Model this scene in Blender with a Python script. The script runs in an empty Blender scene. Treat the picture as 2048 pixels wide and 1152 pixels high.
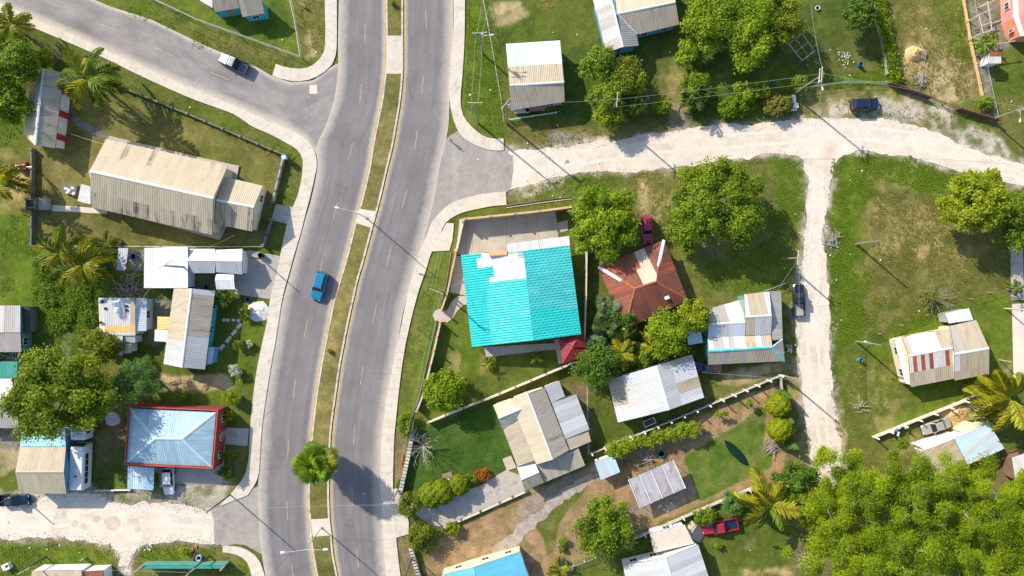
import bpy, bmesh, math, random
import numpy as np
from mathutils import Vector, Matrix, Quaternion
from mathutils.geometry import tessellate_polygon
random.seed(7)
RNG = np.random.default_rng(7)
SC = bpy.context.scene
COL = SC.collection

# ------------------------------------------------------------------ camera, sky, sun, exposure
CH = 113.78                      # drone height in metres; 12 photo pixels = 1 m on the ground
cam_d = bpy.data.cameras.new('camera'); cam_d.lens = 24; cam_d.sensor_width = 36; cam_d.clip_end = 6000
cam = bpy.data.objects.new('camera', cam_d); COL.objects.link(cam)
cam.location = (0, 0, CH); SC.camera = cam
SUN_EL, SUN_AZ = 32.0, 310.8     # elevation; compass bearing of the sun (clockwise from +Y)
W = bpy.data.worlds.new('World'); SC.world = W; W.use_nodes = True
sky = W.node_tree.nodes.new('ShaderNodeTexSky'); sky.sky_type = 'NISHITA'; sky.sun_disc = False
sky.sun_elevation = math.radians(SUN_EL); sky.sun_rotation = math.radians(SUN_AZ)
bgn = W.node_tree.nodes['Background']; bgn.inputs[1].default_value = 0.15
W.node_tree.links.new(sky.outputs[0], bgn.inputs[0])
sl = bpy.data.lights.new('sun', 'SUN'); sl.energy = 4.3; sl.angle = math.radians(0.53); sl.color = (1, .92, .79)
so = bpy.data.objects.new('sun', sl); COL.objects.link(so)
_a = math.radians(SUN_AZ); _e = math.radians(SUN_EL)
SUN_TO = Vector((-math.sin(_a)*math.cos(_e), -math.cos(_a)*math.cos(_e), -math.sin(_e)))
so.rotation_euler = SUN_TO.to_track_quat('-Z', 'Y').to_euler()
SC.view_settings.view_transform = 'Standard'; SC.view_settings.look = 'None'
SC.view_settings.gamma = 1; SC.view_settings.exposure = 0.55; SC.view_settings.use_curve_mapping = False

# ------------------------------------------------------------------ helpers
def P(x, y, z=0.0):
    k = (1 - z/CH)/12.0
    return Vector(((x-1024)*k, (576-y)*k, z))
def Q(v):
    k = 12.0/(1-v[2]/CH)
    return (1024+v[0]*k, 576-v[1]*k)
def px2m(a): return [((x-1024)/12.0, (576-y)/12.0) for x, y in a]

def tag(o, label=None, cat=None, group=None, kind=None):
    if label: o['label'] = label
    if cat: o['category'] = cat
    if group: o['group'] = group
    if kind: o['kind'] = kind
    return o
def empty(name, loc, rz=0, label=None, cat=None, group=None):
    o = bpy.data.objects.new(name, None); COL.objects.link(o)
    o.location = loc; o.rotation_euler = (0, 0, rz); o.empty_display_size = .3
    return tag(o, label, cat, group)
def obj(name, me, m=None, parent=None, world=False, mw=None):
    """world=True: mesh is in world coordinates though parented to a thing that stands elsewhere"""
    o = bpy.data.objects.new(name, me); COL.objects.link(o)
    if m is not None and len(me.materials) == 0:
        for q in (m if isinstance(m, (list, tuple)) else [m]): me.materials.append(M[q] if isinstance(q, str) else q)
    if mw is not None: o.matrix_basis = mw
    if parent is not None:
        o.parent = parent
        if world and parent.type == 'EMPTY':
            o.matrix_parent_inverse = Matrix.LocRotScale(parent.location, parent.rotation_euler, parent.scale).inverted()
    return o
def mesh(name, v, f, smooth=False, mi=None):
    me = bpy.data.meshes.new(name); me.from_pydata([tuple(p) for p in v], [], f); me.update()
    if smooth: me.polygons.foreach_set('use_smooth', [True]*len(f))
    if mi is not None: me.polygons.foreach_set('material_index', mi)
    return me
def mesh_np(name, v, f, tone=None, col=None, smooth=False):
    v = np.asarray(v, np.float32); f = np.asarray(f, np.int32); k = f.shape[1]
    me = bpy.data.meshes.new(name)
    me.vertices.add(len(v)); me.vertices.foreach_set('co', v.ravel())
    me.loops.add(f.size); me.loops.foreach_set('vertex_index', f.ravel())
    me.polygons.add(len(f)); me.polygons.foreach_set('loop_start', np.arange(0, f.size, k, dtype=np.int32))
    me.update(calc_edges=True)
    if smooth: me.polygons.foreach_set('use_smooth', np.ones(len(f), bool))
    if tone is not None:
        a = me.attributes.new('tone', 'FLOAT', 'POINT'); a.data.foreach_set('value', np.asarray(tone, np.float32))
    if col is not None:
        a = me.attributes.new('gcol', 'FLOAT_COLOR', 'POINT')
        c = np.ones((len(v), 4), np.float32); c[:, :3] = col; a.data.foreach_set('color', c.ravel())
    return me
class MB:
    """collects shapes into ONE mesh"""
    def __init__(s): s.v = []; s.f = []; s.mi = []
    def add(s, v, f, mi=0):
        n = len(s.v); s.v += [tuple(p) for p in v]; s.f += [tuple(i+n for i in q) for q in f]; s.mi += [mi]*len(f); return s
    def box(s, c, d, R=None, mi=0, taper=1.0):
        x, y, z = d[0]/2, d[1]/2, d[2]/2; t = taper
        v = [Vector(p) for p in ((-x,-y,-z),(x,-y,-z),(x,y,-z),(-x,y,-z),(-x*t,-y*t,z),(x*t,-y*t,z),(x*t,y*t,z),(-x*t,y*t,z))]
        if R is not None: v = [R @ p for p in v]
        return s.add([p+Vector(c) for p in v], [(3,2,1,0),(4,5,6,7),(0,1,5,4),(1,2,6,5),(2,3,7,6),(3,0,4,7)], mi)
    def tube(s, pts, rad, n=6, mi=0, cap=True):
        pts = [Vector(p) for p in pts]; rad = rad if isinstance(rad, (list, tuple)) else [rad]*len(pts)
        b = len(s.v); vs = []; fs = []
        for i, p in enumerate(pts):
            d = (pts[min(i+1, len(pts)-1)]-pts[max(i-1, 0)])
            d = d.normalized() if d.length > 1e-6 else Vector((0,0,1))
            a = d.orthogonal().normalized() if abs(d.z) < .99 else Vector((1,0,0)); c = d.cross(a).normalized(); a = c.cross(d)
            for k in range(n):
                t = 2*math.pi*k/n; vs.append(p+(a*math.cos(t)+c*math.sin(t))*rad[i])
        for i in range(len(pts)-1):
            for k in range(n):
                fs.append((i*n+k, i*n+(k+1)%n, (i+1)*n+(k+1)%n, (i+1)*n+k))
        if cap: fs += [tuple(range(n-1,-1,-1)), tuple((len(pts)-1)*n+k for k in range(n))]
        return s.add(vs, fs, mi)
    def lathe(s, prof, n=12, c=(0,0,0), mi=0):
        vs = []; fs = []; c = Vector(c)
        for r, z in prof:
            for k in range(n): t = 2*math.pi*k/n; vs.append(c+Vector((r*math.cos(t), r*math.sin(t), z)))
        for i in range(len(prof)-1):
            for k in range(n): fs.append((i*n+k, i*n+(k+1)%n, (i+1)*n+(k+1)%n, (i+1)*n+k))
        fs += [tuple(range(n-1,-1,-1)), tuple((len(prof)-1)*n+k for k in range(n))]
        return s.add(vs, fs, mi)
    def build(s, name, m=None, parent=None, world=False, smooth=False, mw=None):
        return obj(name, mesh(name, s.v, s.f, smooth, s.mi), m, parent, world, mw)
def prism(poly_top, zb, mi=0):
    """poly_top: list of 3D points counter-clockwise; straight down to zb (number or function of point)"""
    n = len(poly_top); v = [Vector(p) for p in poly_top]
    b = [Vector((p.x, p.y, zb if not callable(zb) else zb(p))) for p in v]
    return v+b, [tuple(range(n)), tuple(range(2*n-1, n-1, -1))]+[(i, i+n, (i+1)%n+n, (i+1)%n) for i in range(n)]
def ccw(pts):
    a = sum(pts[i][0]*pts[(i+1)%len(pts)][1]-pts[(i+1)%len(pts)][0]*pts[i][1] for i in range(len(pts)))
    return pts if a > 0 else pts[::-1]
def sm(x): x = np.clip(x, 0, 1); return x*x*(3-2*x)
_NT = RNG.random((256, 256))
def vnoise(x, y, s, seed=0):
    x = np.asarray(x)/s+seed*17.3+500; y = np.asarray(y)/s+seed*7.7+500
    i = np.floor(x).astype(int); j = np.floor(y).astype(int); u = sm(x-i); v = sm(y-j)
    g = lambda a, b: _NT[a % 256, b % 256]
    return (g(i,j)*(1-u)+g(i+1,j)*u)*(1-v)+(g(i,j+1)*(1-u)+g(i+1,j+1)*u)*v
def fbm(x, y, s, seed=0, o=4):
    t = 0; a = 1; w = 0
    for k in range(o): t = t+a*vnoise(x, y, s/2**k, seed+k*3); w += a; a *= .55
    return t/w
def sdist(x, y, poly):
    """signed distance (inside positive), metres"""
    d = np.full(x.shape, 1e9); ins = np.zeros(x.shape, bool); n = len(poly)
    for i in range(n):
        ax, ay = poly[i]; bx, by = poly[(i+1) % n]; ex, ey = bx-ax, by-ay
        t = np.clip(((x-ax)*ex+(y-ay)*ey)/(ex*ex+ey*ey+1e-9), 0, 1)
        d = np.minimum(d, np.hypot(x-ax-t*ex, y-ay-t*ey))
        c = ((ay > y) != (by > y)) & (x < (bx-ax)*(y-ay)/(by-ay+1e-12)+ax)
        ins ^= c
    return np.where(ins, d, -d)
def inpoly(x, y, poly):
    r = False; n = len(poly)
    for i in range(n):
        ax, ay = poly[i]; bx, by = poly[(i+1) % n]
        if (ay > y) != (by > y) and x < (bx-ax)*(y-ay)/(by-ay)+ax: r = not r
    return r
def dens(pts, step, closed=False):
    """resample a polyline every ~step (same unit as pts)"""
    q = [np.array(p, float) for p in pts]
    if closed: q.append(q[0])
    out = []
    for a, b in zip(q[:-1], q[1:]):
        n = max(1, int(np.hypot(*(b-a))/step)); out += [a+(b-a)*k/n for k in range(n)]
    if not closed: out.append(q[-1])
    return np.array(out)
def resamp(pts, n):
    p = np.array(pts, float); d = np.r_[0, np.cumsum(np.hypot(*np.diff(p, axis=0).T))]; t = np.linspace(0, d[-1], n)
    return np.stack([np.interp(t, d, p[:, 0]), np.interp(t, d, p[:, 1])], 1)
def smooth_line(pts, k=6):
    """Catmull-Rom through the points"""
    p = np.array(pts, float); p = np.vstack([2*p[0]-p[1], p, 2*p[-1]-p[-2]]); out = []
    for i in range(1, len(p)-2):
        for t in np.linspace(0, 1, k, endpoint=False):
            a, b, c, d = p[i-1:i+3]
            out.append(.5*((2*b)+(c-a)*t+(2*a-5*b+4*c-d)*t*t+(3*b-a-3*c+d)*t**3))
    out.append(p[-2]); return np.array(out)

# ------------------------------------------------------------------ materials
M = {}
def nmat(name):
    m = bpy.data.materials.new(name); m.use_nodes = True; M[name] = m
    return m, m.node_tree.nodes, m.node_tree.links, m.node_tree.nodes['Principled BSDF']
def mixc(N, L, fac, a, b, mode='MIX'):
    n = N.new('ShaderNodeMix'); n.data_type = 'RGBA'; n.blend_type = mode
    for s, v in ((n.inputs[0], fac), (n.inputs[6], a), (n.inputs[7], b)):
        if hasattr(v, 'is_output'): L.new(v, s)
        elif isinstance(v, (int, float)): s.default_value = v if s.type == 'VALUE' else (v, v, v, 1)
        else: s.default_value = (*v, 1)
    return n.outputs[2]
def noise(N, L, vec, scale, detail=4, rough=.6):
    n = N.new('ShaderNodeTexNoise'); n.inputs['Scale'].default_value = scale; n.inputs['Detail'].default_value = detail
    n.inputs['Roughness'].default_value = rough
    if vec is not None: L.new(vec, n.inputs['Vector'])
    return n.outputs[0]
def ramp(N, L, fac, lo, hi, a=0.0, b=1.0):
    n = N.new('ShaderNodeMapRange'); n.inputs[1].default_value = lo; n.inputs[2].default_value = hi
    n.inputs[3].default_value = a; n.inputs[4].default_value = b; L.new(fac, n.inputs[0]); return n.outputs[0]
def mat(name, c, rough=.8, var=.25, scale=1.5, objvar=0., metal=0., stain=None, samt=.5, sscale=.5, bump=0., bscale=20, spec=.3, uv=None, fine=.12):
    """generic weathered surface: world-space noise, optional stain colour, per-object tone"""
    m, N, L, B = nmat(name)
    if uv:
        tc = N.new('ShaderNodeUVMap'); mp = N.new('ShaderNodeMapping'); mp.inputs['Scale'].default_value = (*uv, 1)
        L.new(tc.outputs[0], mp.inputs[0])
        oi = N.new('ShaderNodeObjectInfo'); sc = N.new('ShaderNodeMath'); sc.operation = 'MULTIPLY'; sc.inputs[1].default_value = 40
        L.new(oi.outputs['Random'], sc.inputs[0]); cb = N.new('ShaderNodeCombineXYZ'); L.new(sc.outputs[0], cb.inputs[2])
        va = N.new('ShaderNodeVectorMath'); L.new(mp.outputs[0], va.inputs[0]); L.new(cb.outputs[0], va.inputs[1]); vec = va.outputs[0]
    else:
        vec = N.new('ShaderNodeNewGeometry').outputs['Position']
    gp = N.new('ShaderNodeNewGeometry').outputs['Position']
    col = mixc(N, L, 1.0, c, ramp(N, L, noise(N, L, vec, scale, 5), .25, .75, 1-var, 1+var), 'MULTIPLY')
    if fine: col = mixc(N, L, 1.0, col, ramp(N, L, noise(N, L, gp, 9, 3), .3, .7, 1-fine, 1+fine), 'MULTIPLY')
    if stain is not None:
        col = mixc(N, L, ramp(N, L, noise(N, L, vec, sscale, 6, .7), .62-.25*samt, .78-.2*samt), col, stain)
    if objvar:
        oi = N.new('ShaderNodeObjectInfo')
        col = mixc(N, L, 1.0, col, ramp(N, L, oi.outputs['Random'], 0, 1, 1-objvar, 1+objvar), 'MULTIPLY')
    L.new(col, B.inputs['Base Color']); B.inputs['Roughness'].default_value = rough; B.inputs['Metallic'].default_value = metal
    B.inputs['Specular IOR Level'].default_value = spec
    if bump:
        bn = N.new('ShaderNodeBump'); bn.inputs['Strength'].default_value = bump; bn.inputs['Distance'].default_value = .05
        L.new(noise(N, L, gp, bscale, 3), bn.inputs['Height']); L.new(bn.outputs[0], B.inputs['Normal'])
    return m
def leafmat(name, c, c2, trans=.38, objvar=.0):
    m, N, L, B = nmat(name)
    at = N.new('ShaderNodeAttribute'); at.attribute_name = 'tone'
    col = mixc(N, L, ramp(N, L, at.outputs['Fac'], .0, 1.), c, c2)
    if objvar:
        oi = N.new('ShaderNodeObjectInfo'); col = mixc(N, L, 1.0, col, ramp(N, L, oi.outputs['Random'], 0, 1, 1-objvar, 1+objvar), 'MULTIPLY')
    L.new(col, B.inputs['Base Color']); B.inputs['Roughness'].default_value = .55; B.inputs['Specular IOR Level'].default_value = .25
    tr = N.new('ShaderNodeBsdfTranslucent'); mx = N.new('ShaderNodeMixShader'); mx.inputs[0].default_value = trans
    L.new(mixc(N, L, 1.0, col, (1.2, 1.25, .6), 'MULTIPLY'), tr.inputs[0])
    L.new(B.outputs[0], mx.inputs[1]); L.new(tr.outputs[0], mx.inputs[2]); L.new(mx.outputs[0], N['Material Output'].inputs[0])
    return m
def gcolmat(name, bump=.6):
    m, N, L, B = nmat(name)
    at = N.new('ShaderNodeAttribute'); at.attribute_name = 'gcol'
    gp = N.new('ShaderNodeNewGeometry').outputs['Position']
    col = mixc(N, L, 1.0, at.outputs['Color'], ramp(N, L, noise(N, L, gp, 3.2, 5, .75), .28, .72, .62, 1.38), 'MULTIPLY')
    col = mixc(N, L, ramp(N, L, noise(N, L, gp, 1.1, 6, .75), .56, .74, 0, .45), col, mixc(N, L, 1.0, col, (1.55, 1.3, 1.15), 'MULTIPLY'))
    L.new(col, B.inputs['Base Color']); B.inputs['Roughness'].default_value = .95; B.inputs['Specular IOR Level'].default_value = .1
    bn = N.new('ShaderNodeBump'); bn.inputs['Strength'].default_value = bump; bn.inputs['Distance'].default_value = .12
    L.new(noise(N, L, gp, 4.5, 4, .7), bn.inputs['Height']); L.new(bn.outputs[0], B.inputs['Normal'])
gcolmat('ground_cover')
def asphalt(name, c, c2, dust=(.50, .43, .36), streak=(1.1, .035, 1)):
    m, N, L, B = nmat(name)
    at = N.new('ShaderNodeAttribute'); at.attribute_name = 'tone'          # dust carried to the kerb side
    uvn = N.new('ShaderNodeUVMap'); mp = N.new('ShaderNodeMapping'); mp.inputs['Scale'].default_value = streak; L.new(uvn.outputs[0], mp.inputs[0])
    gp = N.new('ShaderNodeNewGeometry').outputs['Position']
    col = mixc(N, L, ramp(N, L, noise(N, L, mp.outputs[0], 1.0, 5, .6), .32, .68), c, c2)
    col = mixc(N, L, 1.0, col, ramp(N, L, noise(N, L, gp, .22, 4), .3, .7, .88, 1.12), 'MULTIPLY')
    col = mixc(N, L, 1.0, col, ramp(N, L, noise(N, L, gp, 14, 3), .25, .75, .82, 1.18), 'MULTIPLY')
    am = N.new('ShaderNodeMath'); am.operation = 'ADD'; L.new(at.outputs['Fac'], am.inputs[0])
    nz = noise(N, L, gp, .9, 6, .7); L.new(ramp(N, L, nz, .3, .7, -.13, .13), am.inputs[1])
    col = mixc(N, L, ramp(N, L, am.outputs[0], .10, .95, 0, .95), col, dust)
    vo = N.new('ShaderNodeTexVoronoi'); vo.feature = 'DISTANCE_TO_EDGE'; vo.inputs['Scale'].default_value = .23
    L.new(mixc(N, L, .16, gp, nz), vo.inputs['Vector'])
    cr = ramp(N, L, vo.outputs['Distance'], .0, .008, .35, 0)
    L.new(mixc(N, L, cr, col, (.07, .065, .065)), B.inputs['Base Color'])
    B.inputs['Roughness'].default_value = .9; B.inputs['Specular IOR Level'].default_value = .2
asphalt('asphalt', (.178, .165, .164), (.228, .212, .209), (.50, .44, .375))
asphalt('old_asphalt', (.215, .197, .190), (.34, .308, .286), (.56, .485, .40), (.45, .16, 1))
mat('tar', (.175, .163, .158), .85, .2, 1.5)
mat('concrete', (.63, .555, .46), .9, .12, .5, objvar=.04, stain=(.46, .395, .315), samt=.3, sscale=.8, bump=.2)
mat('grey_concrete', (.43, .39, .345), .9, .2, .6, objvar=.06, stain=(.25, .22, .20), samt=.45, sscale=.6, bump=.2)
mat('yard_concrete', (.48, .41, .335), .9, .2, .35, stain=(.56, .52, .48), samt=.45, sscale=.25, bump=.2)
mat('dark_concrete', (.20, .18, .16), .9, .3, .8, stain=(.09, .08, .07), samt=.5, bump=.3)
mat('kerb_stone', (.58, .52, .43), .9, .25, 1.2, stain=(.30, .24, .17), samt=.45, sscale=1.3)
mat('yellow_paint', (.55, .36, .11), .8, .3, 2.0, stain=(.42, .36, .28), samt=.55, sscale=1.6)
mat('lane_paint', (.46, .35, .19), .8, .25, 2.0, stain=(.24, .21, .19), samt=.55, sscale=2.5)
mat('marl', (.70, .605, .495), .95, .18, .35, stain=(.54, .45, .36), samt=.42, sscale=.22, bump=.7, bscale=5, fine=.22)
mat('marl_rut', (.74, .65, .545), .95, .2, .6, stain=(.62, .53, .43), samt=.5, sscale=.6, bump=.4, bscale=6, fine=.2)
mat('drive_gravel', (.40, .335, .275), .95, .3, .8, stain=(.27, .22, .18), samt=.5, sscale=.7, bump=.5, bscale=6, fine=.25)
mat('white_sand', (.66, .63, .6), .95, .25, 2, bump=.6, bscale=8)
mat('orange_sand', (.62, .42, .19), .95, .25, 1.2, bump=.6, bscale=8)
mat('mud', (.58,.485,.38), .95, .2, .8, bump=.4)
mat('dirt', (.36, .25, .15), .95, .3, 1.0, bump=.5, bscale=8)
# roofing sheets: uv u along the eave, v up the slope (metres)
def rmat(name, c, st, amt, rough=.5, objvar=.07, var=.12, uv=(.9, .22), metal=0.):
    mat(name, c, rough, var, 1.0, objvar=objvar, stain=st, samt=amt, sscale=1.2, uv=uv, metal=metal, spec=.4, fine=.06)
rmat('zinc', (.45, .45, .455), (.42, .41, .40), .35)
rmat('zinc_bright', (.55, .56, .575), (.55, .55, .56), .2)
rmat('tin_bright', (.76, .765, .775), (.62, .62, .63), .2)
rmat('dark_tin', (.045, .055, .055), (.09, .09, .085), .4)
rmat('zinc_dull', (.40, .375, .34), (.34, .30, .26), .5)
rmat('tin_white', (.62, .59, .55), (.62, .54, .46), .2)
rmat('tin_tan', (.45, .375, .27), (.33, .265, .19), .45, objvar=.04)
rmat('tin_cream', (.53, .45, .33), (.44, .36, .25), .4)
rmat('tin_mould', (.42, .365, .285), (.24, .205, .155), .5, objvar=.04)
rmat('church_tin', (.50, .415, .285), (.40, .32, .21), .35, objvar=.04)
rmat('church_mould', (.45, .37, .26), (.10, .09, .075), .62, objvar=.04)
rmat('rust', (.29, .080, .042), (.46, .14, .05), .5, objvar=.2, rough=.75, var=.3, uv=(2.2, .25))
rmat('rust_brown', (.21, .075, .050), (.38, .12, .05), .4, objvar=.15, rough=.8, var=.3, uv=(2.2, .25))
rmat('teal_tile', (.025, .53, .50), (.05, .60, .58), .3, objvar=.03, rough=.4)
rmat('teal_faded', (.06, .57, .55), (.16, .60, .58), .5, objvar=.04, rough=.4)
rmat('teal_grey', (.06, .50, .49), (.13, .54, .53), .5, objvar=.04, rough=.4)
rmat('tile_white', (.80, .79, .80), (.70, .69, .69), .2, objvar=.02)
rmat('sage', (.30, .47, .40), (.22, .34, .3), .2)
rmat('sky_tin', (.34, .50, .585), (.48, .60, .66), .55, objvar=.05, rough=.4)
rmat('pale_blue_tin', (.50, .64, .70), (.65, .7, .72), .35)
rmat('turquoise_tin', (.35, .66, .70), (.5, .66, .68), .3)
rmat('mint', (.55, .70, .61), (.72, .78, .72), .4)
rmat('blue_tin', (.13, .47, .66), (.2, .55, .7), .3)
rmat('green_tin', (.06, .34, .27), (.12, .40, .33), .3)
rmat('crimson', (.27, .026, .034), (.23, .026, .034), .3, objvar=.03)
rmat('ply_yellow', (.72, .46, .16), (.58, .36, .14), .35)
rmat('clear_sheet', (.52, .49, .50), (.36, .25, .24), .55, objvar=.12, uv=(1.0, .35))
mat('roof_void', (.05, .045, .04), .9, .2)
mat('teal_under', (.02, .20, .21), .8, .2)
mat('cap_white', (.80, .78, .76), .6, .08, stain=(.6, .5, .4), samt=.2)
mat('cap_zinc', (.62, .63, .65), .45, .1, stain=(.4, .3, .22), samt=.2)
mat('cap_teal', (.10, .55, .55), .5, .2, stain=(.5, .6, .58), samt=.45, sscale=.9)
mat('cap_rust', (.40, .13, .045), .8, .25)
for nm, c in dict(wall_white=(.72,.70,.67), wall_cream=(.66,.58,.42), wall_teal=(.05,.36,.42), wall_blue=(.12,.32,.5), wall_pink=(.72,.27,.24),
                  wall_orange=(.70,.28,.17), wall_red=(.24,.05,.035), red_trim=(.46,.085,.06), wall_grey=(.38,.36,.34), wall_brown=(.22,.13,.09), wall_green=(.10,.30,.25),
                  wall_tan=(.62,.42,.22), red_panel=(.33,.03,.03), yellow_panel=(.70,.50,.03), wood=(.30,.22,.15), pole_wood=(.24,.2,.15),
                  bleached_wood=(.50,.44,.36), brown_gate=(.16,.075,.065)).items():
    mat(nm, c, .85, .14, 1.0, stain=tuple(v*.6 for v in c), samt=.25)
mat('trim_white', (.78, .77, .75), .7, .06)
mat('galv', (.55, .57, .58), .4, .1, metal=.4)
mat('dark_metal', (.05, .05, .055), .5, .2)
mat('black_plastic', (.02, .02, .024), .5, .2)
mat('blue_plastic', (.02, .13, .42), .4, .1)
mat('teal_plastic', (.02, .30, .40), .4, .1)
mat('rubber', (.018, .018, .018), .8, .1)
mat('wire', (.03, .03, .035), .6, .1)
mat('glass_dark', (.02, .028, .035), .08, .05, spec=.6)
mat('pane', (.03, .04, .05), .12, .1, spec=.6)
mat('bark', (.20, .16, .12), .9, .3, 3)
mat('pale_bark', (.36, .32, .27), .9, .2, 3)
mat('palm_bark', (.27, .23, .18), .9, .25, 3)
mat('dead_twig', (.36, .31, .27), .9, .25, 3)
mat('red_clay', (.48, .18, .09), .8, .2)
mat('rock', (.45, .42, .38), .95, .3, 2, objvar=.2)
def paint(name, c, rough=.28, metal=.0):
    m = mat(name, c, rough, .05, .6, metal=metal, spec=.6, fine=.03); m.node_tree.nodes['Principled BSDF'].inputs['Coat Weight'].default_value = .5
paint('car_white', (.72, .73, .74)); paint('car_blue', (.012, .19, .33)); paint('car_black', (.012, .014, .022)); paint('car_maroon', (.42, .022, .08))
paint('car_red', (.40, .012, .03)); paint('car_silver', (.36, .32, .28)); paint('car_navy', (.008, .02, .05)); paint('car_teal', (.008, .05, .075))
mat('lamp_red', (.4, .02, .02), .2, .05); mat('lamp_clear', (.75, .76, .78), .15, .05)
leafmat('leaf_mid', (.050, .120, .008), (.290, .380, .016))
leafmat('leaf_golden', (.055, .125, .008), (.310, .375, .014))
leafmat('leaf_dark', (.040, .110, .012), (.150, .240, .020))
leafmat('leaf_bright', (.075, .165, .007), (.350, .440, .014))
leafmat('leaf_yellow', (.145, .220, .008), (.370, .410, .018))
leafmat('leaf_olive', (.060, .105, .008), (.275, .310, .018))
leafmat('leaf_feather', (.080, .170, .004), (.420, .495, .010), .4)
leafmat('leaf_feather_deep', (.055, .130, .005), (.330, .425, .012), .4)
leafmat('leaf_blue', (.065, .150, .030), (.175, .290, .055), .3)
leafmat('leaf_topiary', (.190, .260, .006), (.420, .440, .012))
leafmat('leaf_orange', (.30, .07, .01), (.45, .20, .02))
leafmat('leaf_white', (.20, .28, .10), (.75, .72, .68))
leafmat('weed', (.100, .190, .008), (.225, .320, .012), .4)
leafmat('weed_olive', (.160, .170, .020), (.300, .275, .060), .4)
leafmat('frond_green', (.080, .140, .014), (.210, .265, .030), .3, .25)
leafmat('frond_yellow', (.180, .200, .012), (.440, .400, .022), .3, .25)
leafmat('frond_dark', (.030, .075, .018), (.095, .150, .035), .3, .25)
leafmat('frond_blue', (.050, .105, .035), (.135, .210, .085), .2, .25)
leafmat('banana_leaf', (.090, .200, .010), (.240, .340, .020), .35, .2)
# ------------------------------------------------------------------ the ground
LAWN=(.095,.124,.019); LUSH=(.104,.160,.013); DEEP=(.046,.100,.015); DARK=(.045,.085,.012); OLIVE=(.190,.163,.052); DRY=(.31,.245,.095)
TAN=(.46,.345,.19); DIRT=(.345,.222,.122); PALE=(.56,.49,.41); GREY=(.27,.235,.205); SAND=(.60,.42,.19); BROWN=(.22,.15,.085)
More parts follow.
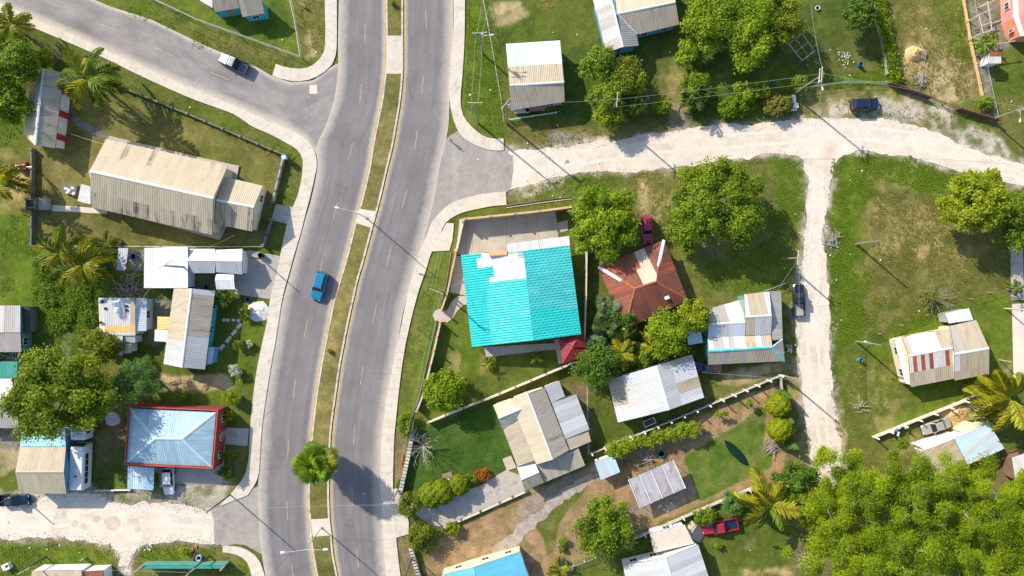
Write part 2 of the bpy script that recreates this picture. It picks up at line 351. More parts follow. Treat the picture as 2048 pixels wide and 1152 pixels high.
# colour, polygon in photo pixels, feather in metres, edge wobble in metres, strength, mottling
ZONES = [
 (LUSH, [(180,0),(600,0),(605,118),(560,130),(300,38)], 1.5, 1.0, .7, .5),
 (OLIVE, [(185,0),(300,30),(430,85),(545,140),(600,125),(660,100),(650,0),(585,0),(604,118),(510,88),(380,48),(240,0)], 1.5, 1.5, .65, .6),
 (DEEP, [(430,0),(560,0),(590,60),(500,70),(440,45)], 2, 1, .6, .3),
 (TAN, [(612,60),(622,60),(628,100),(612,112)], 1, 1, .6, .6),
 (OLIVE, [(75,180),(230,185),(400,245),(560,318),(545,400),(525,490),(75,492),(70,300)], 1.2, .6, .8, .35),
 (LAWN, [(240,300),(420,300),(560,330),(545,400),(440,330)], 2, 2, .5, .5),
 (DRY, [(100,300),(180,290),(175,400),(100,400)], 2.5, 2, .35, .7),
 (DRY, [(0,300),(60,310),(62,420),(0,430)], 1.5, 1.5, .7, .6),
 (SAND, [(5,340),(60,330),(62,378),(20,395)], 1.2, 1.2, .6, .6),
 (LUSH, [(0,425),(68,428),(80,500),(200,520),(235,570),(200,690),(180,740),(60,690),(60,612),(0,610)], 1.5, 1, .9, .5),
 (GREY, [(90,650),(130,650),(150,720),(100,720)], 1.5, 1.2, .5, .8),
 (LUSH, [(0,180),(60,200),(60,260),(0,300)], 1.5, 1, .8, .5),
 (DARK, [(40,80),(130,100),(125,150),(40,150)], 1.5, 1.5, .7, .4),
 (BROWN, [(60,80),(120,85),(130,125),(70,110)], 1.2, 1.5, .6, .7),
 (GREY, [(238,500),(290,500),(290,545),(238,545)], .6, .6, .9, .4),
 (BROWN, [(375,540),(440,540),(440,585),(375,585)], .5, .4, .95, .4),
 (GREY, [(293,595),(345,600),(335,640),(310,690),(293,665)], .8, .8, .85, .6),
 (DARK, [(245,690),(335,690),(330,735),(245,725)], 1, .6, .6, .4),
 (LAWN, [(430,585),(540,600),(500,860),(490,985),(320,860),(330,740)], 1.5, 1, .8, .4),
 (LUSH, [(470,640),(520,640),(505,760),(440,800),(430,760)], 2, 1.5, .6, .5),
 (TAN, [(330,755),(465,757),(470,775),(400,782),(330,775)], .8, .9, .9, .5),
 (LUSH, [(330,780),(450,785),(450,810),(330,808)], 1, .6, .8, .4),
 (OLIVE, [(440,890),(495,890),(480,985),(440,990)], 1.2, .8, .8, .5),
 (BROWN, [(190,810),(240,810),(250,920),(195,930)], 1.5, 1.2, .75, .5),
 (DEEP, [(215,890),(255,890),(255,980),(200,980)], 1.5, 1, .7, .4),
 (PALE, [(340,975),(455,965),(460,1010),(400,1025),(340,1010)], 1.5, 1.2, .75, .8),
 (PALE, [(0,985),(210,980),(215,1012),(0,1012)], 1.2, 1, .85, .6),
 (GREY, [(0,850),(38,850),(38,905),(0,905)], .6, .5, .9, .4),
 (TAN, [(0,905),(38,905),(34,935),(0,945)], 1, 1, .7, .5),
 (PALE, [(215,978),(335,985),(335,1000),(215,1000)], 1.0, 1.2, .5, .8),
 (LUSH, [(0,1085),(130,1083),(200,1092),(235,1110),(230,1152),(0,1152)], 1.2, .8, .75, .5),
 (OLIVE, [(0,1070),(230,1080),(245,1120),(200,1110),(100,1092),(0,1092)], 1.0, 1.0, .55, .6),
 (OLIVE, [(270,1082),(430,1082),(445,1095),(500,1130),(520,1152),(262,1152),(268,1100)], 1.5, 1.2, .6, .6),
 (LUSH, [(285,1095),(360,1092),(430,1100),(430,1125),(275,1128)], 1.5, 1.2, .6, .5),
 (PALE, [(228,1095),(285,1092),(262,1110),(262,1152),(232,1152),(240,1120)], .8, .7, .95, .4),
 # east side
 (LUSH, [(932,0),(985,0),(1010,200),(1012,298),(960,265),(926,210)], 1.0, .8, .85, .45),
 (LAWN, [(975,0),(1190,0),(1210,100),(1180,240),(1020,250)], 1.5, 1, .8, .4),
 (DEEP, [(975,55),(1060,40),(1090,75),(1010,90)], 2, 1.5, .6, .5),
 (TAN, [(985,0),(1050,5),(1045,50),(990,62)], 1.5, 1.6, .8, .9),
 (DEEP, [(1120,90),(1185,100),(1190,250),(1110,250)], 2, 1, .7, .4),
 (OLIVE, [(1010,258),(1340,235),(1340,275),(1180,290),(1060,300),(1012,300)], 1.2, 1.2, .85, .6),
 (GREY, [(1090,262),(1170,268),(1180,288),(1100,296)], 1.2, 1.2, .8, .6),
 (GREY, [(1340,205),(1378,205),(1382,252),(1340,256)], .8, .8, .9, .5),
 (DEEP, [(1200,80),(1340,60),(1350,130),(1300,200),(1200,230)], 2, 1, .7, .5),
 (DRY, [(1315,120),(1370,120),(1385,240),(1340,240)], 1.5, 1.5, .7, .8),
 (DARK, [(1360,0),(1750,0),(1780,165),(1600,180),(1380,240)], 2, 1, .75, .5),
 (LUSH, [(1550,140),(1775,130),(1778,168),(1600,182),(1590,228),(1440,245),(1450,190)], 1.5, 1.2, .7, .6),
 (OLIVE, [(1620,90),(1740,80),(1740,140),(1640,140)], 2, 2, .5, .7),
 (DRY, [(1600,182),(1775,168),(1980,235),(1985,260),(1870,256),(1780,232),(1600,238)], 1.0, 1.2, .65, .9),
 (LUSH, [(1870,190),(1990,240),(1985,262),(1920,275),(1850,235)], 1.2, 1.2, .6, .9),
 (PALE, [(1625,210),(1870,200),(1980,270),(2048,320),(2048,332),(1900,280),(1800,240),(1625,238)], 1.5, 1.6, .75, .9),
 (OLIVE, [(1760,0),(1928,0),(1968,205),(1780,165)], 1.5, .8, .75, .6),
 (LUSH, [(1860,0),(1925,0),(1950,120),(1890,100)], 2, 1.5, .5, .8),
 (DRY, [(1770,20),(1880,30),(1910,140),(1850,150),(1800,60)], 2, 2, .65, 1.1),
 (TAN, [(1835,115),(1925,130),(1962,205),(1880,205),(1825,160)], 2, 2, .8, 1.0),
 (SAND, [(1808,92),(1845,92),(1845,125),(1810,125)], 1, .6, .8, .4),
 (GREY, [(1930,0),(2048,0),(2048,85),(1975,110),(1985,235),(1968,205)], 1.2, .8, .7, .7),
 (LAWN, [(1975,120),(2048,110),(2048,300),(1990,245)], 1.2, 1, .85, .4),
 (OLIVE, [(1990,190),(2048,180),(2048,310),(1995,260)], 1.5, 1.2, .7, .5),
 # verge south of the marl road, tree lot
 (OLIVE, [(1012,388),(1060,372),(1160,348),(1330,340),(1450,326),(1540,312),(1610,330),(1608,500),(1590,640),(1500,600),(1300,640),(1180,540),(1180,410),(1012,412)], 1.0, .8, .45, .7),
 (LUSH, [(1060,368),(1160,350),(1240,352),(1245,400),(1100,400)], 1.5, 1.2, .55, .7),
 (PALE, [(1012,386),(1060,372),(1120,362),(1060,395),(1015,405)], 1.0, 1.2, .7, 1.0),
 (DRY, [(1290,350),(1340,350),(1345,400),(1320,440),(1280,440)], 1.5, 1.5, .75, .8),
 (TAN, [(1274,355),(1294,355),(1300,432),(1280,432)], .8, .7, .75, .6),
 (LUSH, [(1350,490),(1600,490),(1590,590),(1430,590),(1380,560)], 1.5, 1.2, .65, .5),
 (LUSH, [(1545,320),(1608,330),(1606,470),(1560,480)], 1.5, 1, .75, .6),
 (DRY, [(1535,340),(1562,345),(1560,420),(1540,410)], 1, 1, .6, .8),
 (BROWN, [(1375,470),(1455,470),(1450,530),(1390,520)], 1.5, 1.2, .5, .7),
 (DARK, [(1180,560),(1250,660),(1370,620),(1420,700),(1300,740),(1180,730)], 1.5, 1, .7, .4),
 # teal house lot
 (LAWN, [(905,560),(1178,540),(1170,715),(1000,785),(858,842),(840,800),(880,660)], 1.0, .5, .85, .35),
 (LUSH, [(890,640),(940,650),(960,740),(880,770)], 2, 1.5, .6, .5),
 (DRY, [(900,715),(915,705),(920,740),(895,748)], .8, .8, .85, .6),
 (DRY, [(958,705),(972,705),(974,745),(962,748)], .8, .8, .6, .6),
 (LUSH, [(843,500),(900,500),(893,580),(850,780),(800,860),(792,850),(815,690),(838,600)], .8, .6, .6, .5),
 (OLIVE, [(843,520),(870,520),(855,640),(820,780),(800,840),(796,840),(820,660)], .8, .8, .55, .6),
 (BROWN, [(1145,430),(1178,440),(1176,500),(1150,490)], 1, 1, .6, .6),
 (BROWN, [(790,852),(815,850),(800,1000),(788,985)], .5, .5, .9, .5),
 (BROWN, [(794,1075),(822,1080),(838,1152),(802,1152)], .5, .5, .9, .6),
 # garden of the cream roofed house
 (DEEP, [(826,865),(990,800),(1040,915),(1015,945),(950,958),(870,965),(808,985),(822,900)], .6, .4, .97, .25),
 (BROWN, [(1130,770),(1178,775),(1180,905),(1140,900)], 1, 1, .8, .5),
 (LAWN, [(1000,790),(1160,725),(1178,770),(1120,765),(1030,800)], .8, .6, .7, .3),
 (LAWN, [(1182,775),(1400,760),(1560,755),(1330,850),(1182,905)], 1, .8, .75, .5),
 (OLIVE, [(1400,770),(1560,740),(1555,755),(1400,820)], 1.2, 1, .65, .7),
 (TAN, [(1440,748),(1570,724),(1600,735),(1450,765)], .6, .5, .85, .5),
 (TAN, [(1430,768),(1500,750),(1590,745),(1570,752),(1480,772)], .5, .5, .7, .5),
 (DARK, [(1385,705),(1420,705),(1420,780),(1385,780)], .8, .6, .6, .4),
 # dirt garden
 (DIRT, [(840,1130),(890,1065),(1050,990),(1180,930),(1210,905),(1380,840),(1555,765),(1575,900),(1560,960),(1400,1020),(1262,1080),(1150,1152),(850,1152)], .8, .8, .95, .45),
 (GREY, [(1050,1000),(1180,930),(1235,920),(1180,975),(1120,1000),(1020,1100),(1000,1090)], 1, 1, .8, .5),
 (PALE, [(985,1100),(1080,1020),(1110,990),(1130,1000),(1050,1060),(1000,1120)], .8, 1, .7, .9),
 (GREY, [(1260,1020),(1380,960),(1395,985),(1310,1030)], 1, .8, .65, .6),
 (PALE, [(1330,1015),(1370,995),(1375,1010),(1340,1025)], .6, .6, .8, .9),
 ((.082,.145,.016), [(1366,915),(1440,870),(1525,815),(1533,820),(1528,880),(1548,905),(1542,935),(1400,1002)], .4, .25, .98, .25),
 (LAWN, [(1156,977),(1173,980),(1146,1011),(1115,1050),(1111,1102),(1094,1112),(1081,1068),(1068,1047),(1117,1013)], .35, .2, .98, .25),
 (LAWN, [(1150,1125),(1225,1100),(1232,1152),(1140,1152)], .6, .4, .95, .3),
 (LAWN, [(1300,1060),(1420,1000),(1600,960),(1620,1152),(1410,1152)], 1.2, .8, .9, .35),
 (SAND, [(1490,1140),(1560,1125),(1580,1152),(1480,1152)], 1.2, 1, .8, .6),
 (TAN, [(1490,1080),(1510,1078),(1510,1098),(1490,1098)], .8, .8, .6, .6),
 (DARK, [(1225,1080),(1300,1060),(1305,1120),(1240,1130)], .8, .6, .7, .5),
 (BROWN, [(1575,900),(1600,890),(1640,950),(1600,960)], 1.2, 1, .8, .6),
 (DRY, [(1560,752),(1600,750),(1612,860),(1620,930),(1590,900),(1580,800)], 1, .8, .7, .7),
 # strip beside the branch road, field
 (DRY, [(1575,560),(1595,560),(1590,680),(1600,740),(1575,740)], 1, 1, .6, .9),
 (LUSH, [(1665,330),(1710,306),(1830,320),(1910,345),(1890,390),(1760,360),(1720,430),(1740,560),(1730,680),(1660,690),(1656,450)], 1.0, .8, .85, .6),
 (OLIVE, [(1750,380),(1880,400),(2020,480),(2015,565),(1730,660),(1720,560)], 2, 2, .8, .7),
 (DRY, [(1740,350),(1850,365),(1870,390),(1760,375)], 1.5, 1.5, .55, .9),
 (DRY, [(1745,400),(1830,385),(1870,440),(1850,500),(1750,510)], 2.4, 2.2, .8, .8),
 (DRY, [(1830,440),(1900,460),(1955,515),(1930,550),(1840,510)], 2.4, 2.2, .75, .8),
 (OLIVE, [(1715,505),(1760,520),(1760,600),(1725,610)], 1.5, 1.5, .8, .7),
 (PALE, [(1645,440),(1665,450),(1685,500),(1668,515),(1650,500)], 1, 1.2, .6, 1.0),
 (LUSH, [(1710,690),(2020,580),(2022,760),(1940,795),(1750,872),(1690,870),(1668,690)], 1.0, .8, .8, .45),
 (OLIVE, [(1690,700),(1735,700),(1740,860),(1695,870)], 2, 1.5, .5, .7),
 (DRY, [(1750,770),(1810,790),(1830,830),(1760,868),(1730,860)], 2, 2, .65, .8),
 (DRY, [(1735,725),(1790,735),(1780,770),(1745,760)], 2, 1.5, .45, .8),
 (TAN, [(1658,760),(1672,760),(1690,900),(1700,950),(1685,950)], .8, .8, .7, .9),
 (TAN, [(2005,730),(2024,720),(2026,765),(2000,765)], 1, 1, .6, .8),
 (SAND, [(1885,825),(1935,800),(1945,830),(1920,850),(1895,845)], .8, .9, .95, .4),
 (DRY, [(1780,880),(1850,860),(1900,870),(1830,905),(1780,915)], 1, 1, .8, .7),
 (LAWN, [(1940,800),(2048,770),(2048,900),(1990,860)], 1.2, 1, .8, .4),
 (BROWN, [(1570,940),(2048,930),(2048,1200),(1560,1200),(1600,1060)], 3, 2, .75, .7),
]
E_road = [(1016,301),(1060,298),(1120,296),(1175,286),(1250,278),(1310,268),(1380,254),(1440,250),(1520,247),(1600,240),(1650,236),(1720,235),(1780,239),(1820,248),(1870,263),(1920,286),(1960,301),(2000,313),(2060,335),(2160,380),
          (2160,420),(2048,371),(2000,364),(1950,350),(1910,340),(1870,328),(1820,315),(1760,305),(1710,303),(1682,312),(1668,330),(1660,360),(1657,400),(1650,440),(1645,470),(1648,500),(1653,530),(1655,580),(1658,640),(1660,700),(1663,750),(1668,800),(1675,840),(1680,880),(1690,920),(1720,1000),
          (1660,1000),(1640,962),(1622,930),(1620,900),(1612,860),(1607,820),(1602,760),(1595,700),(1590,640),(1594,600),(1600,560),(1607,520),(1608,490),(1611,440),(1614,400),(1614,360),(1611,340),(1603,320),(1588,310),(1550,308),(1500,315),(1450,323),(1380,331),(1330,338),(1250,345),(1160,346),(1100,360),(1050,373),(1016,384)]
SW_road = [(-120,1012),(60,1011),(100,986),(200,986),(214,1000),(260,1008),(330,1003),(400,1018),(434,1024),(438,1050),(436,1090),(420,1086),(350,1083),(292,1087),(272,1098),(262,1112),(258,1132),(238,1132),(242,1112),(225,1093),(180,1081),(120,1077),(60,1078),(-120,1075)]
def gcol(x, y, base=LAWN, zones=ZONES):
    sh = x.shape; c = np.empty(sh+(3,)); c[:] = base
    n1 = fbm(x, y, 9, 1); n2 = fbm(x, y, 2.4, 5); n3 = vnoise(x, y, .6, 9)
    a = sm((n1-.38)/.24)[..., None]; c = c*(1-a*.35)+np.array(OLIVE)*a*.35
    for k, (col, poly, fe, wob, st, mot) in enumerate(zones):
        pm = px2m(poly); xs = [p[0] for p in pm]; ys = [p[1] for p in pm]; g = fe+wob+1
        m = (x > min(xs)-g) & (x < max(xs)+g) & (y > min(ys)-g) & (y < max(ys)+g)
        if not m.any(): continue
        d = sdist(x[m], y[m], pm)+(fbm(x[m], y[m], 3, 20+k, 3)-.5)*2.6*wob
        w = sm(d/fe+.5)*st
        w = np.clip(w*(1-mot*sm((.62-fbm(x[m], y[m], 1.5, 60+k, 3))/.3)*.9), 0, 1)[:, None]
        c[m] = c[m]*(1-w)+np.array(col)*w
    if zones is ZONES:
        for rd in (E_road, SW_road):                         # marl thrown out over the road edges
            d = sdist(x, y, px2m(rd))+(fbm(x, y, 2.2, 71, 4)-.5)*3.2; w = np.clip(sm((d+1.0)/1.6)*.85*(.55+.8*n3), 0, 1)[..., None]; c = c*(1-w)+np.array((.50, .42, .335))*w
    t = ((n2-.5)*.9+(n3-.5)*.45)[..., None]
    return np.clip(c*(1+t*np.array([.9, .75, .8])), .004, .9)
xs = np.r_[-3000, -900, -300, -130, np.linspace(-90, 90, 661), 130, 300, 900, 3000]
ys = np.r_[-3000, -900, -300, -90, np.linspace(-53, 53, 389), 90, 300, 900, 3000]
X, Y = np.meshgrid(xs, ys); nx, ny = len(xs), len(ys)
Z = np.where((abs(X) < 91) & (abs(Y) < 54), (fbm(X, Y, 3, 40, 3)-.75)*.10, -.03)
ii = (np.arange(ny-1)[:, None]*nx+np.arange(nx-1)).ravel()
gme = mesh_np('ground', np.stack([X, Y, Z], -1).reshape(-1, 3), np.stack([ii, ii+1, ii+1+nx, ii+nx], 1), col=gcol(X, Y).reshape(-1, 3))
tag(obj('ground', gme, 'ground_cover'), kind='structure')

# ------------------------------------------------------------------ roads
def ribbon(name, A, B, z, m, cols=12, dust=(0, 0, 0), step=12, parent=None, kind='structure'):
    """sheet between two edge lines (photo px). dust = (left width m, right width m, base)"""
    n = max(3, int(np.hypot(*np.diff(np.array(A, float), axis=0).T).sum()/step))
    a = resamp(A, n); b = resamp(B, n); v = []; t = []; uv = []; s = 0
    for i in range(n):
        if i: s += np.hypot(*(a[i]+b[i]-a[i-1]-b[i-1]))/24
        wd = np.hypot(*(a[i]-b[i]))/12
        for k in range(cols+1):
            u = k/cols; p = a[i]*(1-u)+b[i]*u; w = P(p[0], p[1]); v.append((w.x, w.y, z)); uv.append((u*wd, s))
            dl = u*wd; dr = (1-u)*wd; q = dust[2]
            if dust[0]: q = max(q, 1-dl/dust[0])
            if dust[1]: q = max(q, 1-dr/dust[1])
            t.append(q)
    c = cols+1; f = [(i*c+k, (i+1)*c+k, (i+1)*c+k+1, i*c+k+1) for i in range(n-1) for k in range(cols)]
    me = mesh_np(name, v, f, tone=t); ul = me.uv_layers.new(name='UVMap')
    ul.data.foreach_set('uv', np.array([uv[j] for q in f for j in q], np.float32).ravel())
    if me.polygons[0].normal.z < 0: me.flip_normals()
    o = obj(name, me, m, parent)
    return tag(o, kind=kind) if kind and not parent else o
def sheet(name, pts, z, m, wob=0., step=6, tone=0., parent=None, thick=0., kind='structure', seed=0):
    q = ccw(px2m(dens(pts, step, True))) if wob else ccw(px2m(pts))
    if wob:
        q = np.array(q); q = q+np.stack([fbm(q[:, 0], q[:, 1], 1.6, 80+seed, 3)-.5, fbm(q[:, 0], q[:, 1], 1.6, 90+seed, 3)-.5], 1)*2*wob
    v = [Vector((x, y, z)) for x, y in q]; tr = tessellate_polygon([v]); f = [tuple(t) for t in tr]
    f = [t if (v[t[1]]-v[t[0]]).cross(v[t[2]]-v[t[0]]).z > 0 else t[::-1] for t in f]
    n = len(v)
    if thick:
        vb = [p-Vector((0, 0, thick)) for p in v]; f += [(i, i+n, (i+1)%n+n, (i+1)%n) for i in range(n)]; v = v+vb
    me = mesh(name, v, f); a = me.attributes.new('tone', 'FLOAT', 'POINT'); a.data.foreach_set('value', [tone]*len(v))
    ul = me.uv_layers.new(name='UVMap'); ul.data.foreach_set('uv', [c for l in me.loops for c in (v[l.vertex_index].x, v[l.vertex_index].y)])
    o = obj(name, me, m, parent)
    return tag(o, kind=kind) if kind and not parent else o
YM = [-60,0,75,140,200,250,290,340,400,430,470,520,560,600,640,690,740,790,840,870,920,960,1000,1040,1080,1110,1152,1220]
ML = [770,770,771,769,762,752,744,736,722,713,703,690,678,666,658,648,639,631,625,622,618,616,615,618,620,625,632,644]
MR = [808,808,808,808,803,795,788,776,762,754,743,730,718,709,700,690,681,674,667,664,661,660,660,662,666,669,677,690]
WL = [679,678,676,676,668,652,634,634,622,613,602,588,577,566,558,550,541,533,526,523,520,517,516,518,520,524,531,545]
ER = [906,906,906,902,899,897,890,878,868,860,851,836,824,812,803,795,785,775,768,764,762,762,763,765,767,769,773,782]
zl = lambda xs_: smooth_line(list(zip(xs_, YM)), 4)
mlL, mrL, wlL, erL = zl(ML), zl(MR), zl(WL), zl(ER)
road_w = ribbon('carriageway', wlL, mlL, .030, 'asphalt', 18, (2.0, .9, -.3))
road_e = ribbon('carriageway', mrL, erL, .030, 'asphalt', 18, (.9, 2.1, -.3))
NWu = [(-60,-110),(60,-55),(185,-2),(220,13),(300,38),(370,72),(430,100),(470,115),(510,132),(545,153),(580,164),(625,162),(660,135),(690,120)]
NWl = [(-80,-28),(0,8),(60,34),(156,75),(229,109),(312,146),(390,180),(453,206),(490,221),(513,232),(578,260),(610,278),(630,305),(650,330)]
street_nw = ribbon('side_street', NWu, NWl, .022, 'old_asphalt', 14, (.8, 1.6, -.15))
sheet('junction_apron', [(880,285),(915,262),(945,286),(975,298),(1010,301),(1027,310),(1022,350),(1026,378),(1012,385),(950,393),(905,407),(880,427),(862,450),(845,480),(850,380)], .024, 'old_asphalt', .5, 3, tone=.32, seed=3)
sheet('junction_apron', [(424,1020),(470,992),(500,985),(530,960),(545,1152),(530,1120),(505,1096),(470,1088),(446,1092),(430,1085),(428,1050)], .024, 'old_asphalt', .5, 3, tone=.34, seed=4)
sheet('gravel_road', E_road, .016, 'marl', .55, 3, seed=1)
sheet('gravel_road', SW_road, .016, 'marl', .5, 3, seed=2)
for k, (cx, cy, rx, ry) in enumerate([(126,1030,7,8),(150,1046,8,7),(166,1055,8,7),(193,1040,8,8),(225,1046,17,15),(265,1044,13,7),(276,1058,8,6)]):   # darker damp hollows
    sheet('mud_patch', [(cx+rx*math.cos(t), cy+ry*math.sin(t)) for t in np.linspace(0, 6.28, 14)[:-1]], .021, 'mud', .3, 3, seed=10+k) if 'mud' in M else None
def track(line, off, w, name, z, m, wob, seed):
    q = np.array(smooth_line(line, 8)); g = np.gradient(q, axis=0); g /= np.hypot(*g.T)[:, None]; n_ = np.stack([-g[:, 1], g[:, 0]], 1)*12
    sheet(name, [tuple(v_) for v_ in q+n_*off]+[tuple(v_) for v_ in (q+n_*(off+w))[::-1]], z, m, wob, 4, seed=seed)
for k, (ln, o1, o2) in enumerate([([(1040,335),(1200,312),(1360,293),(1520,280),(1680,268),(1820,282),(1960,325),(2060,352)], -1.5, .5), ([(1634,345),(1636,400),(1632,450),(1628,490),(1628,530),(1624,580),(1622,640),(1628,720),(1634,800),(1646,870),(1652,930)], -1.1, .5), ([(-10,1042),(120,1040),(260,1032),(420,1048)], -1.4, .6)]):
    track(ln, o1, .55, 'wheel_rut', .0205, 'marl_rut', .35, 30+k); track(ln, o2, .55, 'wheel_rut', .0205, 'marl_rut', .35, 40+k)
# loose stones along the road edges, litter on the verges: uncountable
rg = np.random.default_rng(12); SV = []; SF = []
for rd in (E_road, SW_road):
    L_ = dens(rd, 1.2, True); pk = L_[rg.integers(0, len(L_), 2600)]+rg.normal(size=(2600, 2))*7
    for x_, y_ in pk:
        s_ = rg.uniform(.04, .13); w_ = P(x_, y_); b0 = len(SV); t_ = rg.random()*6
        SV += [(w_.x+s_*math.cos(t_+k*2.1), w_.y+s_*math.sin(t_+k*2.1), .0) for k in range(3)]+[(w_.x, w_.y, s_*.8+.02)]; SF += [(b0, b0+1, b0+3), (b0+1, b0+2, b0+3), (b0+2, b0, b0+3)]
tag(obj('loose_stones', mesh_np('loose_stones', SV, SF), 'rock'), 'loose pale stones scattered along the gravel road edges', 'stones', kind='stuff')
SV = []; SF = []
for x_, y_ in [(660,670),(655,700),(1640,420),(1700,360),(1660,510),(1760,520),(1672,560),(1682,640),(1590,690),(1120,395),(1105,392),(955,60),(940,190),(980,180),(380,215),(565,80),(632,105),(60,1095),(120,1090),(95,1098),(160,1105),(200,1100),(1310,65),(1340,105),(1240,110),(1105,65),(1730,140),(1660,100),(1600,950),(1590,860),(1500,1100),(1250,1040),(1700,900),(1560,830),(480,760),(1830,740),(1640,250),(1560,300),(1585,500),(1595,480)]+[tuple(v_) for v_ in rg.uniform((930, 30), (2030, 800), (70, 2)) if not (900 < v_[0] < 1420 and 430 < v_[1])]:
    w_ = P(x_, y_); s_ = rg.uniform(.08, .22); b0 = len(SV); t_ = rg.random()*3; SV += [(w_.x+s_*math.cos(t_+k*1.57)*(1 if k % 2 else .6), w_.y+s_*math.sin(t_+k*1.57)*(1 if k % 2 else .6), .10+.05*rg.random()) for k in range(4)]; SF.append((b0, b0+1, b0+2, b0+3))
tag(obj('litter', mesh_np('litter', SV, SF), 'trim_white'), 'white scraps of litter strewn over grass', 'litter', kind='stuff')
# lane paint, parts of the road they lie on
def paint_line(parent, a, b, w=.13, z=.036, m='lane_paint', name='lane_dash'):
    p, q = P(*a), P(*b); d = (q-p).normalized(); s = Vector((-d.y, d.x, 0))*w/2
    v = [p-s, q-s, q+s, p+s]; return obj(name, mesh(name, [(i.x, i.y, z) for i in v], [(0, 1, 2, 3)]), m, parent)
for a, b in [((730.5,48),(730,84)),((723,168),(719.5,207)),((705,286),(697,322)),((675,404),(666,439)),((644.5,520),(638.5,556)),((615.5,639),(608.5,675)),((591,760),(587,796)),((577.5,879),(575.5,918)),((574,1002),(575.5,1040)),((583,1128),(589,1165))]:
    paint_line(road_w, a, b)
for a, b in [((851.5,20),(853,59)),((847.5,150),(844,187)),((835,260),(829.5,298)),((813,381),(804,416)),((782,495),(773,532)),((753,610),(745,649)),((726.5,731),(721,769)),((710,850),(707,888)),((704,976),(705,1012)),((713,1095),(717,1136))]:
    paint_line(road_e, a, b)
for a, b in [((88,-1),(120,14)),((199,47),(233,62.5)),((307,94),(345,112)),((422,144.5),(457,160)),((536,194),(570,209))]:
    paint_line(street_nw, a, b, z=.028)
paint_line(road_e, (894,350), (1024,342), .14, .031); paint_line(road_e, (930,337), (957,333), .14, .031)
def line_along(parent, L, off, w, z, m, name, i0=0, i1=None):
    q = np.array(px2m(L[i0:i1])); d = np.gradient(q, axis=0); d /= np.hypot(*d.T)[:, None]; n = np.stack([-d[:, 1], d[:, 0]], 1)
    a = q+n*off; b = q+n*(off+w); k = len(q)
    v = [(x, y, z) for x, y in a]+[(x, y, z) for x, y in b]; f = [(i, i+1, i+1+k, i+k) for i in range(k-1)]
    me = mesh(name, v, f)
    if me.polygons[0].normal.z < 0: me.flip_normals()
    return obj(name, me, m, parent)
line_along(road_w, mlL, .06, -.22, .036, 'yellow_paint', 'edge_line'); line_along(road_e, mrL, .06, .22, .036, 'yellow_paint', 'edge_line')

for x_, y_, rx_, ry_, k in [(610,640,10,26,1),(560,900,12,30,2),(745,120,9,22,3),(690,330,12,20,4),(700,1060,10,24,5),(780,560,9,26,6),(860,110,8,24,7),(600,940,6,9,8)]:
    sheet('repair_patch' if k % 2 else 'oil_stain', [(x_+rx_*math.cos(t), y_+ry_*math.sin(t)) for t in np.linspace(0, 6.28, 16)[:-1]], .0335, 'tar', .45, 4, seed=50+k) if k in (2, 5, 8) else None
# ------------------------------------------------------------------ median
def extrude_line(name, L, off, w, h, m, parent=None, seg=0, z0=0.):
    q = np.array(px2m(L)); d = np.gradient(q, axis=0); d /= np.hypot(*d.T)[:, None]; n = np.stack([-d[:, 1], d[:, 0]], 1)
    a = q+n*off; b = q+n*(off+w); mb = MB(); k = len(q)
    v = [(x, y, z0) for x, y in a]+[(x, y, h) for x, y in a]+[(x, y, h) for x, y in b]+[(x, y, z0) for x, y in b]
    f = []
    for i in range(k-1):
        for r in range(3): f.append((r*k+i, r*k+i+1, (r+1)*k+i+1, (r+1)*k+i))
    f += [(0, k, 2*k, 3*k), (k-1, 4*k-1, 3*k-1, 2*k-1)]
    mb.add(v, f); me = mesh(name, mb.v, mb.f); bm = bmesh.new(); bm.from_mesh(me); bmesh.ops.recalc_face_normals(bm, faces=bm.faces); bm.to_mesh(me); bm.free()
    o = obj(name, me, m, parent); return o if parent else tag(o, kind='structure')
extrude_line('median_kerb', mlL, 0.12, .30, .17, 'kerb_stone'); extrude_line('median_kerb', mrL, -.12, -.30, .17, 'kerb_stone')
n = 420; a = resamp(mlL, n); b = resamp(mrL, n); v = []; cs = 7
for i in range(n):
    w = np.hypot(*(a[i]-b[i])); e = 3.4/w
    for k in range(cs):
        u = e+(1-2*e)*k/(cs-1); p = P(*(a[i]*(1-u)+b[i]*u)); v.append((p.x, p.y, .12+.03*math.sin(math.pi*k/(cs-1))))
v = np.array(v); f = [(i*cs+k, (i+1)*cs+k, (i+1)*cs+k+1, i*cs+k+1) for i in range(n-1) for k in range(cs-1)]
mz = [(OLIVE, [(600,400),(800,400),(640,900),(600,900)], 3, 2, .9, .6), (DRY, [(640,560),(740,540),(680,720),(640,760)], 3, 2, .6, 1), (DRY, [(620,760),(680,760),(660,900),(610,900)], 3, 2, .55, 1), (OLIVE, [(730,140),(810,140),(790,420),(720,420)], 2, 2, .7, .7), (DRY, [(745,260),(800,200),(800,330),(740,330)], 2, 2, .5, 1)]
me = mesh_np('median_grass', v, f, col=gcol(v[:, 0], v[:, 1], (.150, .142, .040), mz))
if me.polygons[0].normal.z < 0: me.flip_normals()
tag(obj('median_grass', me, 'ground_cover'), kind='structure')
for q in ([(776,72),(805,72),(804,148),(773,148)], [(721,418),(753,423),(744,456),(711,446)], [(623,1038),(659,1036),(664,1070),(626,1073)]):
    sheet('median_paving', q, .175, 'concrete', thick=.15)

